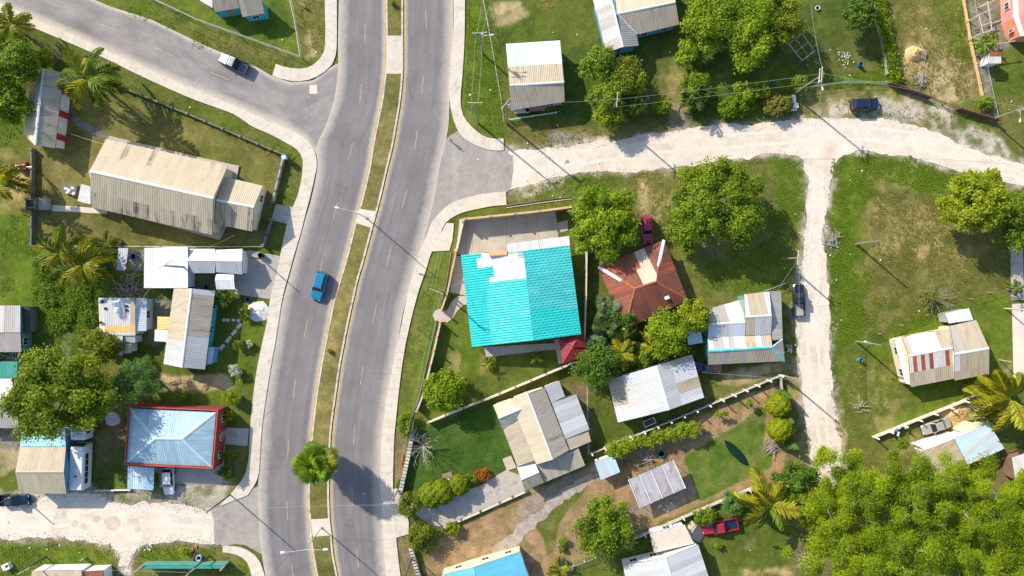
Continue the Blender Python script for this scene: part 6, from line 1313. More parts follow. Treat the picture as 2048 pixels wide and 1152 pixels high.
for key, args, kw in [
 ('a', (1585,190,1648,147,'wooden utility pole with double crossarms in front of the orchard'), dict(arms=2, arm_ang=1.5, lamp=-1.3)),
 ('b', (1712,488,1757,482,'bare wooden pole with long shadow standing in the rough field'), dict(arms=0)),
 ('c', (1981,240,2052,214,'wooden utility pole at the end of the plum brown wall'), dict(arms=1, lamp=-1.7)),
 ('d', (1563,518,1600,515.5,'wooden utility pole with crossarm beside the branch road'), dict(arms=1, arm_ang=1.5, lamp=-.3)),
 ('e', (1713,683,1761,690,'wooden pole with guy wire at the corner of the open lot'), dict(arms=0, lamp=2.9)),
 ('f', (1562,750,1603,761,'wooden pole at the corner of the white-posted wall'), dict(arms=0)),
 ('g', (956,247,950,206,'wooden utility pole on the weedy verge nearer the main road'), dict(arms=1, arm_ang=0)),
 ('h', (1014,247,1013,207,'wooden utility pole touching the corner of mint roof house'), dict(arms=1, arm_ang=.9, xf=True)),
 ('h2', (966,108,959,66,'utility pole with transformer beside the wire fence of the weedy verge'), dict(arms=1, arm_ang=.05, xf=True, lamp=.1)),
 ('i', (1219,229,1237,198,'utility pole rising through the trees by the mint roof house'), dict(arms=1, arm_ang=1.5)),
 ('j', (885,584,872,584.5,'utility pole beside the garden wall of the turquoise roofed house'), dict(arms=1, arm_ang=-.38)),
 ('k', (461,989,413,1025,'dark utility pole at the corner where marl meets the pavement'), dict(arms=0, mm='dark_metal', r=.11)),
 ('l', (92,1114,44,1141,'dark utility pole on the grass in front of the tan edge house'), dict(arms=1, mm='dark_metal', r=.12)),
 ('m', (419,1112,375,1146,'dark utility pole behind the rubble mound on the corner'), dict(arms=1, mm='dark_metal', r=.12)),
 ('n', (39,989,-4,1008,'dark utility pole next to the navy pickup'), dict(arms=0, mm='dark_metal', r=.12)),
 ('o', (797,977,780,1010.5,'utility pole with double crossarms over the pavement by the driveway mouth'), dict(arms=2, arm_ang=.05)),
 ('p', (825,1112,812,1151,'slanting utility pole beside the knobbly stone wall'), dict(arms=0, mm='dark_metal', r=.1)),
 ('q', (522,517,497,515.5,'dark utility pole at the mouth of the paved yard'), dict(arms=0, mm='dark_metal', r=.1)),
 ('r', (385,535.5,329,531.5,'utility pole with wide crossarm rising above the white tin shed'), dict(arms=1, arm_ang=.55)),
 ('s', (833,655,826,657,'slim metal post on the grass strip beside the road'), dict(arms=0, mm='galv', r=.05)),
 ('t', (1999,720,2024,724,'thin pole standing at the edge of white yard'), dict(arms=0, mm='bleached_wood', r=.08)),
 ('u', (2010,617,2060,620,'leaning bleached pole next to the grey walkway palm'), dict(arms=0, mm='bleached_wood', r=.12))]:
    PT[key] = upole(*args, **kw)[1]
def lamp_post(bx, by, tx, ty, a, b, label):
    h = 9.6; B = P(bx, by, .17); t = P(tx, ty, h); root = empty('street_lamp', B, 0, label, 'street lamp', 'double street lamps of the median'); d = t-B
    MB().lathe([(.28,0),(.28,.08),(.16,.12)], 10).build('base_plate', 'grey_concrete', root); MB().tube([(0,0,0),(d.x,d.y,d.z)], [.11,.065], 8).build('post', 'galv', root)
    for q in (a, b):
        e = P(*q, h+.15)-B; arm = MB().tube([(d.x,d.y,d.z-.1), (d.x+(e.x-d.x)*.5, d.y+(e.y-d.y)*.5, d.z+.15), e], [.05,.045,.04], 6).build('arm', 'galv', root)
        an = math.atan2(e.y-d.y, e.x-d.x); MB().box((0,0,0),(.75,.30,.14),None,0,.75).box((0,0,-.09),(.5,.22,.05)).build('lamp_head', 'trim_white', arm, mw=Matrix.Translation(e) @ Matrix.Rotation(an, 4, 'Z'))
lamp_post(733,436,709,423.5,(674,415),(745,430),'double-armed street lamp on the paved median section by the church'); lamp_post(643,1055,610,1100,(565,1105),(651,1099),'double-armed street lamp on the paved median section beyond the fan palm')
def wire(a, b, label, sag=.5, r=.015, m='galv'):
    a, b = Vector(a), Vector(b); root = MB().tube([a.lerp(b, t)-Vector((0,0,4*sag*t*(1-t))) for t in np.linspace(0, 1, 13)], r, 4).build('overhead_wire', m)
    tag(root, label, 'wire', 'overhead wires')
up = lambda k, o=0.: PT[k]+Vector((o, 0, -.1))
for a, b, l in [(up('h2',-.6),up('g',-.6),'overhead wire between the transformer pole and the verge pole, outer strand'),(up('h2',.5),up('g',.5),'overhead wire between the transformer pole and the verge pole, inner strand'),(up('g',-.4),up('j',-.4),'overhead wire from verge pole to the garden wall pole'),(up('j',.2),up('o',.2),'overhead wire from garden wall pole to the driveway mouth pole'),
  (up('h'),up('i'),'overhead wire from mint roof house to the pole in the trees'),(up('i'),up('a',-.3),'overhead wire from the pole in the trees to the orchard pole, upper strand'),(up('i')-Vector((0,.9,1)),up('a')-Vector((0,.9,1)),'overhead wire from the pole in the trees to the orchard pole, lower strand'),(up('a'),up('c'),'overhead wire from the orchard pole towards the plum wall pole'),(up('a'),P(1622,8,5),'overhead wire from the orchard pole back across the yard'),
  (up('d'),up('f'),'overhead wire along the branch road between two poles'),(up('o'),P(500,1018,8),'overhead wire crossing the road above the fan palm shadow'),(up('k'),up('m'),'overhead wire between the corner pole and rubble mound pole'),(up('l'),up('m'),'overhead wire above the tan edge house'),(up('r'),up('q'),'overhead wire above the twin gable store'),(P(142,268,3),P(207,288,4),'thin wire between the striped hall and church hall'),(P(968,-20,8),up('h2',-.4),'overhead wire along the weedy verge, outer strand'),(P(985,-20,8),up('h2',.4),'overhead wire along the weedy verge, inner strand')] + [(up('g',-.9),up('j',-.9),'second overhead wire from verge pole to the garden wall pole'),(up('j',.8),up('o',.8),'second overhead wire from garden wall pole to the driveway mouth pole'),(up('o',.6),P(830,1230,8),'overhead wire beyond the driveway mouth pole'),(up('o',-.6),P(815,1230,8),'second overhead wire beyond the driveway mouth pole'),
  (up('j'),P(935,560,3.2),'service wire from garden wall pole to the turquoise roof'),(up('d'),P(1545,600,3.4),'service wire from branch road pole to the patchwork roof'),(up('e'),P(1800,690,3),'service wire from lot corner pole to the rust-striped house'),(up('f'),P(1405,745,3),'service wire from wall corner pole to the white gable house'),(up('r'),P(250,640,3),'service wire from shed pole to the patched house'),(up('r'),P(470,470,4),'service wire from shed pole to the church porch'),(up('n'),P(60,960,4),'service wire from the pole by the navy pickup to the tan gable roof'),(up('h'),P(1040,215,3),'service wire down to the mint roof house'),(up('a'),up('d'),'overhead wire from the orchard pole down to the branch road pole')]: wire(a, b, l)

# ------------------------------------------------------------------ vehicles
def loft(st, n=8):
    """stations (x, zbot, ztop, halfwidth, shoulder)"""
    V = []; F = []
    for x, zb, zt, w, sh in st: V += [(x,-w*.92,zb),(x,-w,zb+.18),(x,-w,zt-.14),(x,-w*sh,zt),(x,w*sh,zt),(x,w,zt-.14),(x,w,zb+.18),(x,w*.92,zb)]
    for i in range(len(st)-1):
        for k in range(8): F.append((i*8+k, i*8+(k+1)%8, (i+1)*8+(k+1)%8, (i+1)*8+k))
    F += [tuple(range(8)), tuple((len(st)-1)*8+k for k in range(7,-1,-1))]
    me = mesh('body', V, F); bm = bmesh.new(); bm.from_mesh(me); bmesh.ops.recalc_face_normals(bm, faces=bm.faces); bm.to_mesh(me); bm.free(); return me
_ty = mesh('tyre', *(lambda b: (b.v, b.f))(MB().lathe([(.22,-.11),(.32,-.11),(.345,-.07),(.345,.07),(.32,.11),(.22,.11)], 14)))
_ri = mesh('rim', *(lambda b: (b.v, b.f))(MB().lathe([(.05,-.115),(.21,-.10),(.215,.10),(.05,.115)], 10)))
def car(kind, x, y, ang, paintm, label, L=4.5, Wd=1.8, name=None, roofm=None, hoodm=None, bedm='dark_metal', rack=False, cat=None, z=0.03):
    """ang: heading of the nose in the photo, degrees counter-clockwise from +x"""
    Hh = {'suv': 1.75, 'sedan': 1.45, 'hatch': 1.5, 'pickup': 1.72, 'wagon': 1.6}[kind]; p = P(x, y, Hh*.6)
    root = empty(name or {'pickup': 'pickup_truck', 'suv': 'suv_car'}.get(kind, kind+'_car'), (p.x, p.y, z), math.radians(ang), label, cat or ('pickup truck' if kind == 'pickup' else 'car'))
    l, w = L/2, Wd/2; belt = {'suv': 1.05, 'sedan': .9, 'hatch': .92, 'pickup': 1.0, 'wagon': .95}[kind]
    ca, cb = {'suv': (-.97, .38), 'sedan': (-.62, .38), 'hatch': (-.92, .42), 'pickup': (-.22, .42), 'wagon': (-.95, .34)}[kind]   # cabin from..to at the belt
    rear = -l if kind != 'pickup' else l*ca-.05
    obj('body', loft([(rear,.42,belt-.10,w*.82,.8),(rear+.10,.30,belt-.02,w*.95,.86),(rear+.5,.24,belt,w,.88),(l*.3,.24,belt,w,.88),(l*.45,.24,belt-.02,w,.84),(l*.82,.26,belt-.14,w*.97,.8),(l*.95,.30,belt-.22,w*.9,.78),(l,.38,belt-.34,w*.74,.75)]), paintm, root)
    if hoodm: MB().add([(l*.42,-w*.8,belt+.005),(l*.9,-w*.72,belt-.165),(l*.9,w*.72,belt-.165),(l*.42,w*.8,belt+.005)],[(0,1,2,3)]).build('hood', hoodm, root)
    a0, b0 = l*ca, l*cb; rk = .18 if kind in ('suv', 'wagon', 'pickup') else (.55 if kind == 'sedan' else .4); a1, b1 = a0+rk, b0-.62; zb, zt = belt-.02, Hh; wb, wt = w*.90, w*.74
    cab = MB().add([(a0,-wb,zb),(b0,-wb,zb),(b0,wb,zb),(a0,wb,zb),(a1,-wt,zt-.04),(b1,-wt,zt-.04),(b1,wt,zt-.04),(a1,wt,zt-.04)],[(0,1,5,4),(1,2,6,5),(2,3,7,6),(3,0,4,7)]).build('cabin_glass', 'glass_dark', root)
    MB().add([(a1-.02,-wt-.02,zt-.05),(b1+.03,-wt-.02,zt-.05),(b1+.03,wt+.02,zt-.05),(a1-.02,wt+.02,zt-.05),(a1+.12,-wt+.14,zt+.02),(b1-.12,-wt+.14,zt+.02),(b1-.12,wt-.14,zt+.02),(a1+.12,wt-.14,zt+.02)],[(4,5,6,7),(0,1,5,4),(1,2,6,5),(2,3,7,6),(3,0,4,7)]).build('roof', roofm or paintm, root)
    for s in (-1, 1):
        for (u0, u1) in ((a0, a1), (b0, b1)): MB().tube([(u0, s*wb, zb), (u1, s*wt, zt-.05)], .045, 5).build('pillar', paintm, root)
        um = (a0+b0)/2; MB().tube([(um, s*wb, zb), ((a1+b1)/2, s*wt, zt-.05)], .04, 5).build('pillar', paintm, root)
        MB().box((l*.97-.04, s*w*.58, belt-.34), (.16,.34,.16)).build('headlight', 'lamp_clear', root); MB().box((-l+.03, s*w*.68, belt-.2), (.1,.26,.2)).build('taillight', 'lamp_red', root); MB().box((b0-.28, s*(w+.11), belt+.08), (.12,.22,.14)).build('wing_mirror', paintm, root)
        for xx in (-l*.60, l*.62):
            ty = obj('wheel', _ty, 'rubber', root, mw=Matrix.Translation((xx, s*(w-.10), .345)) @ Matrix.Rotation(1.5708, 4, 'X')); obj('rim', _ri, 'galv', ty)
    MB().box((l-.02,0,.42),(.16,Wd*.8,.2)).build('bumper', 'black_plastic' if kind != 'hatch' else paintm, root)
    if kind == 'pickup':
        mb = MB().box(((rear-l)/2+.02,0,.5),(l+rear-.04,Wd*.88,.10)); bl = l+rear
        for s in (-1, 1): mb.box(((rear-l)/2,s*(w*.95),.72),(bl,.10,.56))
        mb.box((-l+.05,0,.72),(.10,Wd*.86,.56)); mb.build('cargo_bed', paintm, root); MB().box(((rear-l)/2+.02,0,.565),(bl-.16,Wd*.84,.03)).build('bed_liner', bedm, root)
    else: MB().box((-l+.01,0,.45),(.14,Wd*.82,.2)).build('bumper', 'black_plastic' if kind != 'hatch' else paintm, root)
    if rack:
        for k in range(5): MB().box((a1+.3+(b1-a1-.6)*k/4*0+(b1-a1)/2-.3, -wt*.7+wt*1.4*k/4, zt+.06), ((b1-a1)*.85,.06,.05)).build('roof_bar', 'dark_metal', root)
    return root
car('pickup',466,125,155,'car_teal','white-roofed pickup with dark covered bed driving on the side street',5.1,1.95,roofm='car_white',hoodm='car_white',rack=True,bedm='car_teal')
car('suv',637,572,-105,'car_blue','bright blue SUV driving down the main road',4.7,1.95)
car('suv',1732,208,2,'car_navy','dark navy SUV parked on the verge below the orchard',4.6,1.95)
car('wagon',1295,459,-86,'car_maroon','maroon wagon parked on grass behind the rusty house',4.5,1.75)
car('pickup',1599,600,91,'car_black','black pickup parked on the branch road',5.4,1.9,bedm='grey_concrete')
car('pickup',1441,1054,190,'car_red','red pickup with dark bed parked on lawn beside concrete stair',6.0,1.95,bedm='car_navy')
jk = car('sedan',1873,853,198,'car_silver','junked silver sedan with missing windscreen on the sand patch',4.8,1.8)
car('pickup',1418,735,175,'car_navy','navy pickup with orange load half under the patchwork roof',4.7,1.8,bedm='wall_orange')
car('hatch',336,963,-88,'car_white','white hatchback parked on the driveway of the blue hip house',4.4,1.8)
car('pickup',26,1001,2,'car_navy','navy pickup with white bars parked on the marl verge',4.8,1.9)
def bus(x, y, ang, L, label, Hh=2.9, Wd=2.3, ribs=False):
    p = P(x, y, Hh*.5); root = empty('minibus', (p.x, p.y, .03), math.radians(ang), label, 'bus', 'white buses'); l, w = L/2, Wd/2
    obj('body', loft([(-l,.45,Hh-.25,w*.9,.8),(-l+.15,.35,Hh-.05,w,.82),(-l+.6,.35,Hh,w,.84),(l-.9,.35,Hh,w,.84),(l-.35,.35,Hh-.12,w*.98,.8),(l-.05,.4,1.5,w*.92,.9),(l,.45,1.1,w*.86,.9)]), 'car_white', root)
    for s in (-1, 1):
        n = 5
        for k in range(n): MB().box((-l+.9+(L-2.4)*(k+.5)/n, s*(w+.005), Hh*.66), ((L-2.4)/n-.12,.05,Hh*.27)).build('window', 'glass_dark', root)
        for xx in (-l*.55, l*.6): ty = obj('wheel', _ty, 'rubber', root, mw=Matrix.Translation((xx, s*(w-.14), .4)) @ Matrix.Rotation(1.5708, 4, 'X') @ Matrix.Scale(1.12, 4)); obj('rim', _ri, 'galv', ty)
        MB().box((l-.03, s*w*.6, .85), (.1,.3,.2)).build('headlight', 'lamp_clear', root); MB().tube([(l-.4,s*w,Hh*.75),(l+.1,s*(w+.25),Hh*.7)], .03).box((l+.1,s*(w+.25),Hh*.6),(.08,.16,.35)).build('wing_mirror', 'black_plastic', root)
    MB().add([(l-.30,-w*.86,Hh-.30),(l-.30,w*.86,Hh-.30),(l+.02,w*.8,1.55),(l+.02,-w*.8,1.55)],[(0,1,2,3)]).build('windscreen', 'glass_dark', root)
    if ribs:
        for k in range(9): MB().box((0,-w*.75+w*1.5*k/8,Hh+.02),(L*.85,.05,.05)).build('roof_rib', 'zinc', root)
    else:
        MB().box((-.3,0,Hh+.06),(.5,.6,.12)).build('roof_vent', 'trim_white', root); MB().lathe([(.2,0),(.16,.1)],10).build('roof_fan', 'dark_metal', root, mw=Matrix.Translation((-1.4,0,Hh)))
bus(163,931,88,7.4,'white minibus parked in the open between tan gable house and blue hip house'); bus(166,838,90,6.4,'white ribbed-roof bus half hidden under the huge spreading tree',ribs=True)

# ------------------------------------------------------------------ small things
def heap(x, y, rx, ry, h, m, label, cat, name, kind=None, n=16, seed=0):
    rng = np.random.default_rng(int(x+y)); V = [(0,0,h)]; F = []; rings = 7; n = 22
    for r in range(1, rings+1):
        for k in range(n):
            t = k/n*6.2832; q = r/rings*(1+.22*(rng.random()-.5)); V.append((q*rx/12*math.cos(t), q*ry/12*math.sin(t), max(-.05, h*(1-(r/rings)**1.4)*(1+.9*(rng.random()-.5))-(.06 if r == rings else 0))))
    for k in range(n): F.append((0, 1+k, 1+(k+1)%n))
    for r in range(rings-1):
        for k in range(n): F.append((1+r*n+k, 1+(r+1)*n+k, 1+(r+1)*n+(k+1)%n, 1+r*n+(k+1)%n))
    p = P(x, y); o = obj(name, mesh(name, V, F, True), m, mw=Matrix.Translation((p.x, p.y, .0))); return tag(o, label, cat, None, kind)
heap(516,622,24,21,.32,'white_sand','heap of white sand beside the pavement and flower garden','sand heap','sand_heap'); heap(1828,108,20,17,.8,'orange_sand','mound of dry tan straw and sand on the dry lot','mound','sand_mound'); heap(1912,825,24,20,.6,'orange_sand','orange sand patch heaped behind the junked sedan','sand heap','sand_heap')
heap(225,838,16,14,.2,'white_sand','pale grey gravel heap beside the red parapet','gravel heap','gravel_heap'); heap(8,190,16,14,1.0,'white_sand','pale pink rubble between two lush trees by the striped hall','rubble','rubble_heap'); heap(347,763,18,10,.3,'dirt','small dirt mound with stone on the garden strip','mound','dirt_mound'); heap(411,769,9,13,.3,'dirt','narrow dirt mound in the middle of the garden strip','mound','dirt_mound')
heap(1480,908,3,3,.05,'dirt','worn bare spot in the mown lawn','bare spot','bare_spot')
def sticks(x, y, r, label, n=40, m='dead_twig', cat='brush pile', name='brush_pile'):
    rnd = random.Random(int(x)); p = P(x, y); root = empty(name, p, 0, label, cat)
    for k in range(n):
        a = rnd.uniform(0, 6.28); c = Vector((rnd.gauss(0, r/30), rnd.gauss(0, r/30), rnd.uniform(.08, .5))); L = rnd.uniform(.5, 1.1)*r/12; d = Vector((math.cos(a), math.sin(a), rnd.uniform(-.1,.1)))*L
        c.z = max(c.z, abs(d.z)+.05); MB().tube([c-d, c+d*.2+Vector((0,0,.04)), c+d], [.05,.04,.02], 5).build('stick', m, root)
sticks(262,580,28,'heap of bleached branches beside the patched house'); sticks(1838,160,13,'burnt brush pile on the dry lot near the plum wall',26); sticks(1844,108,9,'dark twigs lying on the straw mound',16); sticks(1543,893,14,'dry twig heap between ball bush and cypress',30); sticks(1717,812,13,'fallen timber pieces by the short fence on open lot',9,'bleached_wood','timber','timber_pile'); sticks(1290,912,20,'dark pruned branches beside the bean bushes',30); sticks(1955,825,22,'scrap planks and sheets under the golden palm',14,'bleached_wood','planks','plank_pile')
sticks(1665,478,16,'brush and debris on the edge of the branch road',24); sticks(30,715,24,'jumble of scrap and rubbish between barn and green roof shed',26,'rock','scrap heap','scrap_heap'); sticks(1118,1090,12,'cut branches lying on dirt by the fruit tree',12); sticks(1608,1118,18,'tangle of dead branches at the grove margin',24)
def rocks(x, y, r, label, n=14, m='rock', s=.22):
    rnd = random.Random(int(x*3)); root = empty('rubble_patch', P(x, y), 0, label, 'rubble')
    for k in range(n):
        q = rnd.uniform(.4, 1.3)*s; MB().lathe([(q*.5,-.02),(q,q*.25),(q*.75,q*.7),(q*.2,q*.85)], 6).build('stone', m, root, mw=Matrix.Translation((rnd.gauss(0, r/24), rnd.gauss(0, r/24), -.02)) @ Matrix.Rotation(rnd.random()*6, 4, 'Z'))
rocks(1690,115,18,'scatter of white stones in the dark orchard yard',40,'white_sand',.11); rocks(1092,8,12,'reddish and white rubbish on the lawn beyond the mint roof house',20,'red_clay',.12); rocks(1578,695,12,'white rubbish bags at the end of the patchwork house',18,'trim_white',.14); rocks(1335,1010,16,'broken white stones on the dirt by the carport',22,'white_sand',.16); rocks(385,1108,20,'rubble and bricks on the corner verge',14,'red_clay',.3)
rocks(1955,673,9,'grey ash and stone ring on the lawn by the rust-striped house',14,'rock',.22); rocks(1560,770,10,'dark rubbish beside the corner of white posted wall',10,'black_plastic',.35); rocks(300,1098,10,'white stones at the track mouth on the verge',6,'white_sand',.2)
def bucket(x, y, m, label, r=.3, h=.5, name='bucket', cat='bucket', m2='black_plastic', z=0.):
    p = P(x, y); root = empty(name, (p.x, p.y, z), 0, label, cat); MB().lathe([(r*.85,0),(r,h*.5),(r*.97,h),(r*1.04,h+.02),(r*.9,h+.03),(r*.85,h*.4)], 14).build('shell', m, root); MB().lathe([(r*.84,h*.38),(r*.84,h*.40)], 12).build('content', m2, root)
bucket(1322,907,'teal_plastic','blue plastic tub beside the bean bushes',.55,.35); bucket(1717,131,'blue_plastic','blue drum with white lid in the orchard yard',.33,.85,'drum','drum','trim_white'); bucket(1634,17,'trim_white','white and blue basin in the orchard yard',.38,.3,m2='blue_plastic'); bucket(1717,719,'teal_plastic','grey-blue barrel lying by the short timber fence',.32,.9,'barrel','barrel'); bucket(525,511,'black_plastic','black water drum at the paved yard mouth',.42,1.0,'drum','drum'); bucket(497,600,'blue_plastic','blue bowl on the flower garden lawn',.36,.35); bucket(401,1113,'pale_blue_tin','pale blue tank lying on the corner rubble',.45,.8,'barrel','barrel'); bucket(270,513,'blue_plastic','blue crate pile in the shed yard',.5,.6); bucket(414,574,'blue_plastic','dark blue tub in the covered yard',.4,.5)
m_ = P(627,179); o = MB().box((0,0,.02),(1.3,1.5,.05)).build('manhole_cover', 'concrete', mw=Matrix.Translation((m_.x, m_.y, .02))); tag(o, 'square pale concrete cover set in the junction asphalt', 'cover')
# garden bench, cart, bed frame, box trailer, signs
t = empty('garden_bench', P(899,955), 0, 'white and wooden garden bench set beside the clipped bushes', 'bench')
for q, d, mm, z in (((895,949),(1.6,.9,.08),'wood',.5),((899,963),(.55,1.3,.08),'trim_white',.45),((890,950),(.1,.1,.5),'wood',0),((900,947),(.1,.1,.5),'wood',0),((897,968),(.1,.1,.45),'trim_white',0),((902,968),(.1,.1,.45),'trim_white',0)): part_box(t, 'seat' if d[2] < .1 else 'leg', q, d, mm, .25, z)
t = empty('metal_bed_frame', P(1603,94), 0, 'bare metal frame of thin bars above the wire fence yard', 'frame'); FRP = [P(1578,88,1), P(1604,66,1), P(1629,102,1), P(1604,121,1)]
for i in range(4): MB().tube([FRP[i], FRP[(i+1)%4]], .05, 5).build('bar', 'galv', t, True); MB().tube([(FRP[i].x, FRP[i].y, 0), FRP[i]], .05, 5).build('leg', 'galv', t, True)
for a, b in ((0,2),(1,3)): MB().tube([FRP[a].lerp(FRP[(a+1)%4], .5), FRP[b].lerp(FRP[(b+1)%4], .5)], .03, 5).build('bar', 'galv', t, True)
t = empty('pushcart', P(1586,210), 0, 'white framed pushcart standing on the verge by the orchard pole', 'pushcart')
for q, d, z in (((1584,201),(.7,1.4,.08),.7),((1587,214),(.9,.7,.5),.4),((1586,221),(1.0,.3,.15),.3)): part_box(t, 'tray', q, d, 'trim_white', .1, z)
for q in ((1582,212),(1592,212)): MB().lathe([(.1,-.05),(.25,-.05),(.25,.05),(.1,.05)], 10).build('wheel', 'rubber', t, True, mw=Matrix.Translation(P(*q)+Vector((0,0,.25))) @ Matrix.Rotation(1.57, 4, 'Y'))
t = empty('box_trailer', P(1297,843), -0, 'small pale trailer with dark grille bed beside the white gable house', 'trailer'); R0 = Matrix.Translation(P(1297,843)) @ Matrix.Rotation(.42, 4, 'Z')
MB().box((0,0,.55),(2.0,1.0,.10)).box((0,.5,.75),(2.0,.08,.3)).box((0,-.5,.75),(2.0,.08,.3)).box((1,0,.75),(.08,1.0,.3)).box((-1,0,.75),(.08,1.0,.3)).build('tray', 'tin_white', t, True, mw=R0)
MB().box((0,0,.62),(1.7,.75,.04)).build('bed_grille', 'dark_metal', t, True, mw=R0)
for s in (-1, 1): MB().lathe([(.1,-.08),(.3,-.08),(.3,.08),(.1,.08)], 12).build('wheel', 'rubber', t, True, mw=R0 @ Matrix.Translation((0, s*.62, .3)) @ Matrix.Rotation(1.57, 4, 'X'))
for (x, y, w, h, mm, lb, rz) in ((170,1115,.6,.9,'pale_blue_tin','small blue and white notice board on the verge in front of the tan edge house',.5),(607,13,.9,.6,'tin_white','small white notice panel lying on the verge of teal-walled house',-.3)):
    t = empty('notice_board', P(x, y), rz, lb, 'board'); MB().box((0,0,.55),(w,.06,h)).build('board', mm, t); MB().box((0,-.04,.58),(w*.5,.03,h*.4)).build('print_patch', 'blue_plastic', t); MB().tube([(-w*.4,0,-.1),(-w*.4,0,.6)], .03).build('leg', 'galv', t); MB().tube([(w*.4,0,-.1),(w*.4,0,.6)], .03).build('leg', 'galv', t)
t = empty('meter_box', P(574,318), 0, 'pale blue meter box on a post at the churchyard wall corner', 'meter box'); part_box(t, 'cabinet', (574,318), (.7,.6,.8), 'pale_blue_tin', .3, .9); part_box(t, 'post', (574,318), (.12,.12,1.0), 'galv')
t = empty('tipped_crate', P(18,1131), .4, 'white broken appliance lying on the grass near the tan edge house', 'appliance'); MB().box((0,0,.4),(1.2,1.0,.8)).build('cabinet', 'trim_white', t); MB().box((.25,.1,.81),(.5,.4,.04)).build('drum_hole', 'dark_metal', t); MB().box((-.4,-.3,.83),(.25,.2,.08)).build('panel', 'galv', t)
# red and white box by the church fence, porch clutter of the mint roof house
t = empty('painted_bin', P(49,334), .05, 'red and white painted box by the churchyard rear wall', 'bin'); MB().box((0,0,.5),(1.9,1.2,1.0)).build('box_body', 'red_panel', t); MB().box((0,0,1.02),(1.6,.5,.06)).build('lid', 'trim_white', t); MB().tube([(.9,-.2,1.0),(2.0,-.25,1.05)], .05).build('handle', 'galv', t)
t = empty('porch_clutter', P(1075,217), .03, 'blue panel and red sheet leaning under the eave of mint roof house', 'panels'); part_box(t, 'blue_panel', (1077,215), (2.4,1.0,.12), 'wall_blue', .05, 1.3); part_box(t, 'red_sheet', (1070,223), (3.2,.5,.1), 'red_clay', .08, 1.2); part_box(t, 'white_sheet', (1043,226), (2.4,.7,.1), 'tin_white', .05, 1.2)
for q in ((1060,224),(1090,215),(1034,228)): part_box(t, 'trestle', q, (.15,.5,1.2), 'wood')
t = empty('plank_bench', P(1288,193), 0, 'blue and brown planks forming a bench by the orchard trees', 'bench'); part_box(t, 'seat', (1285,196), (.5,1.7,.1), 'wall_blue', .25, .45); part_box(t, 'backrest', (1292,193), (.6,2.0,.1), 'wall_brown', .25, .6)
for q in ((1283,190),(1288,203)): part_box(t, 'leg', q, (.3,.12,.45), 'wood')
# laundry on the posted wall
t = empty('laundry', P(1794,858), 0, 'white and blue clothes drying over the wall posts near junked sedan', 'laundry')
for k, (x, y, mm) in enumerate(((1788,862,'trim_white'),(1794,860,'wall_blue'),(1800,854,'trim_white'),(1797,868,'pale_blue_tin'),(1812,853,'trim_white'))): p = P(x, y, 1.2); MB().box((0,0,0),(.75,.35,.06)).box((0,-.18,-.3),(.7,.05,.6)).build('garment', mm, t, True, mw=Matrix.Translation((p.x, p.y, 1.15)) @ Matrix.Rotation(.4+.3*k, 4, 'Z'))
MB().tube([P(1783,866,1.2), P(1822,848,1.2)], .02, 4).build('line', 'wire', t, True)
# domed stand-in for an unidentified long dark green oval on the mown lawn
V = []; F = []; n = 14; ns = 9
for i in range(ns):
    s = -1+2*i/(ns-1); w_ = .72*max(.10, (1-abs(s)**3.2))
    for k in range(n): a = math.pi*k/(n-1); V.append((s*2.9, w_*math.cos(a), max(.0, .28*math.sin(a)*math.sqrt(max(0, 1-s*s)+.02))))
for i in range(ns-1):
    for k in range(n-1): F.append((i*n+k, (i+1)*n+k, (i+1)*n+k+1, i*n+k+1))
mat('oval_green', (.006, .030, .018), .85, .15, spec=.1); p = P(1473,906); t = empty('dark_oval', p, math.radians(-47), 'dark green canoe-shaped oval lying on the mown lawn', 'ellipse'); obj('oval_dome', mesh('oval_dome', V, F, True), 'oval_green', t); MB().box((0,0,.285),(4.8,.07,.05)).build('oval_ridge', 'oval_green', t)
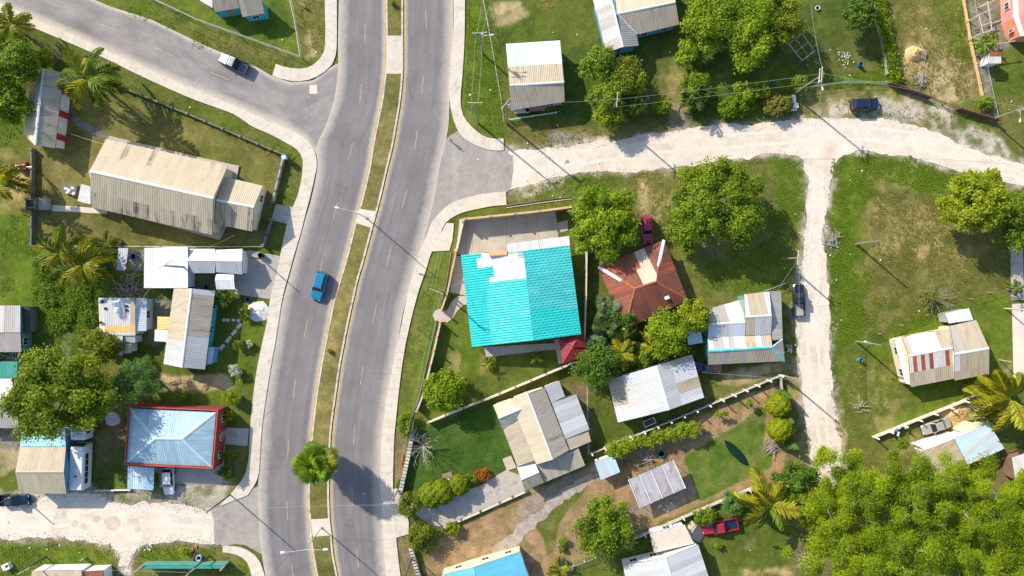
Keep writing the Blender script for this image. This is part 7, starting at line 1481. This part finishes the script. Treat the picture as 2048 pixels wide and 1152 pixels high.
# person walking over the apron
def person(x, y, ang, label):
    me = bpy.data.meshes.new('body'); J = {}
    def j(n, p, r): J[n] = (p, r)
    j('pel',(0,0,.95),.14); j('bel',(0,0,1.12),.13); j('che',(0,.0,1.32),.15); j('nk',(0,.0,1.47),.055); j('hd',(.02,0,1.60),.085); j('cr',(.02,0,1.70),.075)
    E = [('pel','bel'),('bel','che'),('che','nk'),('nk','hd'),('hd','cr')]
    for s, nm in ((1,'l'),(-1,'r')):
        sw = .22*s
        for n, p, r in (('hip',(0,.09*s,.90),.095),('kne',(.5*sw,.10*s,.50),.06),('ank',(sw if s>0 else sw*1.1,.10*s,.09),.042),('toe',(sw+.16,.11*s,.04),.035),('sho',(0,.19*s,1.40),.06),('elb',(-.35*sw,.25*s,1.12),.042),('wri',(-.35*sw+.14,.27*s,.90),.03),('pal',(-.35*sw+.17,.27*s,.83),.035)): j(n+nm, p, r)
        E += [('pel','hip'+nm),('hip'+nm,'kne'+nm),('kne'+nm,'ank'+nm),('ank'+nm,'toe'+nm),('che','sho'+nm),('sho'+nm,'elb'+nm),('elb'+nm,'wri'+nm),('wri'+nm,'pal'+nm)]
        bx = -.35*sw+.17
        for f, (dy, dl, dx) in enumerate(((-.03,.06,.0),(-.012,.08,.01),(.006,.085,.01),(.022,.07,.005),(.045,.04,.045))):
            j(f'f{f}'+nm, (bx+dx+.012, (.27+dy)*s, .80-dl*.5), .010); j(f'g{f}'+nm, (bx+dx+.03, (.27+dy)*s, .80-dl), .008); E += [('pal'+nm, f'f{f}'+nm), (f'f{f}'+nm, f'g{f}'+nm)]
    ks = list(J); me.from_pydata([J[k][0] for k in ks], [(ks.index(a), ks.index(b)) for a, b in E], [])
    o = bpy.data.objects.new('tmp', me); COL.objects.link(o); md = o.modifiers.new('skin', 'SKIN'); o.modifiers.new('sub', 'SUBSURF').levels = 1
    for k, sv in zip(ks, me.skin_vertices[0].data): sv.radius = (J[k][1], J[k][1]); sv.use_root = (k == 'pel')
    dg = bpy.context.evaluated_depsgraph_get(); bm_ = bpy.data.meshes.new_from_object(o.evaluated_get(dg)); bpy.data.objects.remove(o)
    root = empty('person', P(x, y), math.radians(ang), label, 'person')
    for nm, c in (('skin', (.16,.085,.05)), ('white_shirt', (.72,.72,.74)), ('navy_trousers', (.015,.02,.05)), ('black_hair', (.012,.01,.01))): mat(nm, c, .7, .05) if nm not in M else None
    bm_.materials.clear(); [bm_.materials.append(M[k]) for k in ('skin','white_shirt','navy_trousers')]
    for q in bm_.polygons:
        c = q.center; q.material_index = 1 if (1.02 < c.z < 1.46 and abs(c.y) < .30) else (2 if c.z < 1.02 and abs(c.y) < .21 and c.z > .07 else 0); q.use_smooth = True
    obj('body', bm_, None, root); MB().lathe([(.10,-.02),(.105,.05),(.085,.11),(.03,.14)], 10).build('hair', 'black_hair', root, mw=Matrix.Translation((.01,0,1.64))); MB().lathe([(.012,0),(.02,.02),(.008,.03)], 6).build('nose', 'skin', root, mw=Matrix.Translation((.105,0,1.60)))
person(902,282,-60,'person in white shirt and dark trousers walking over the junction apron')
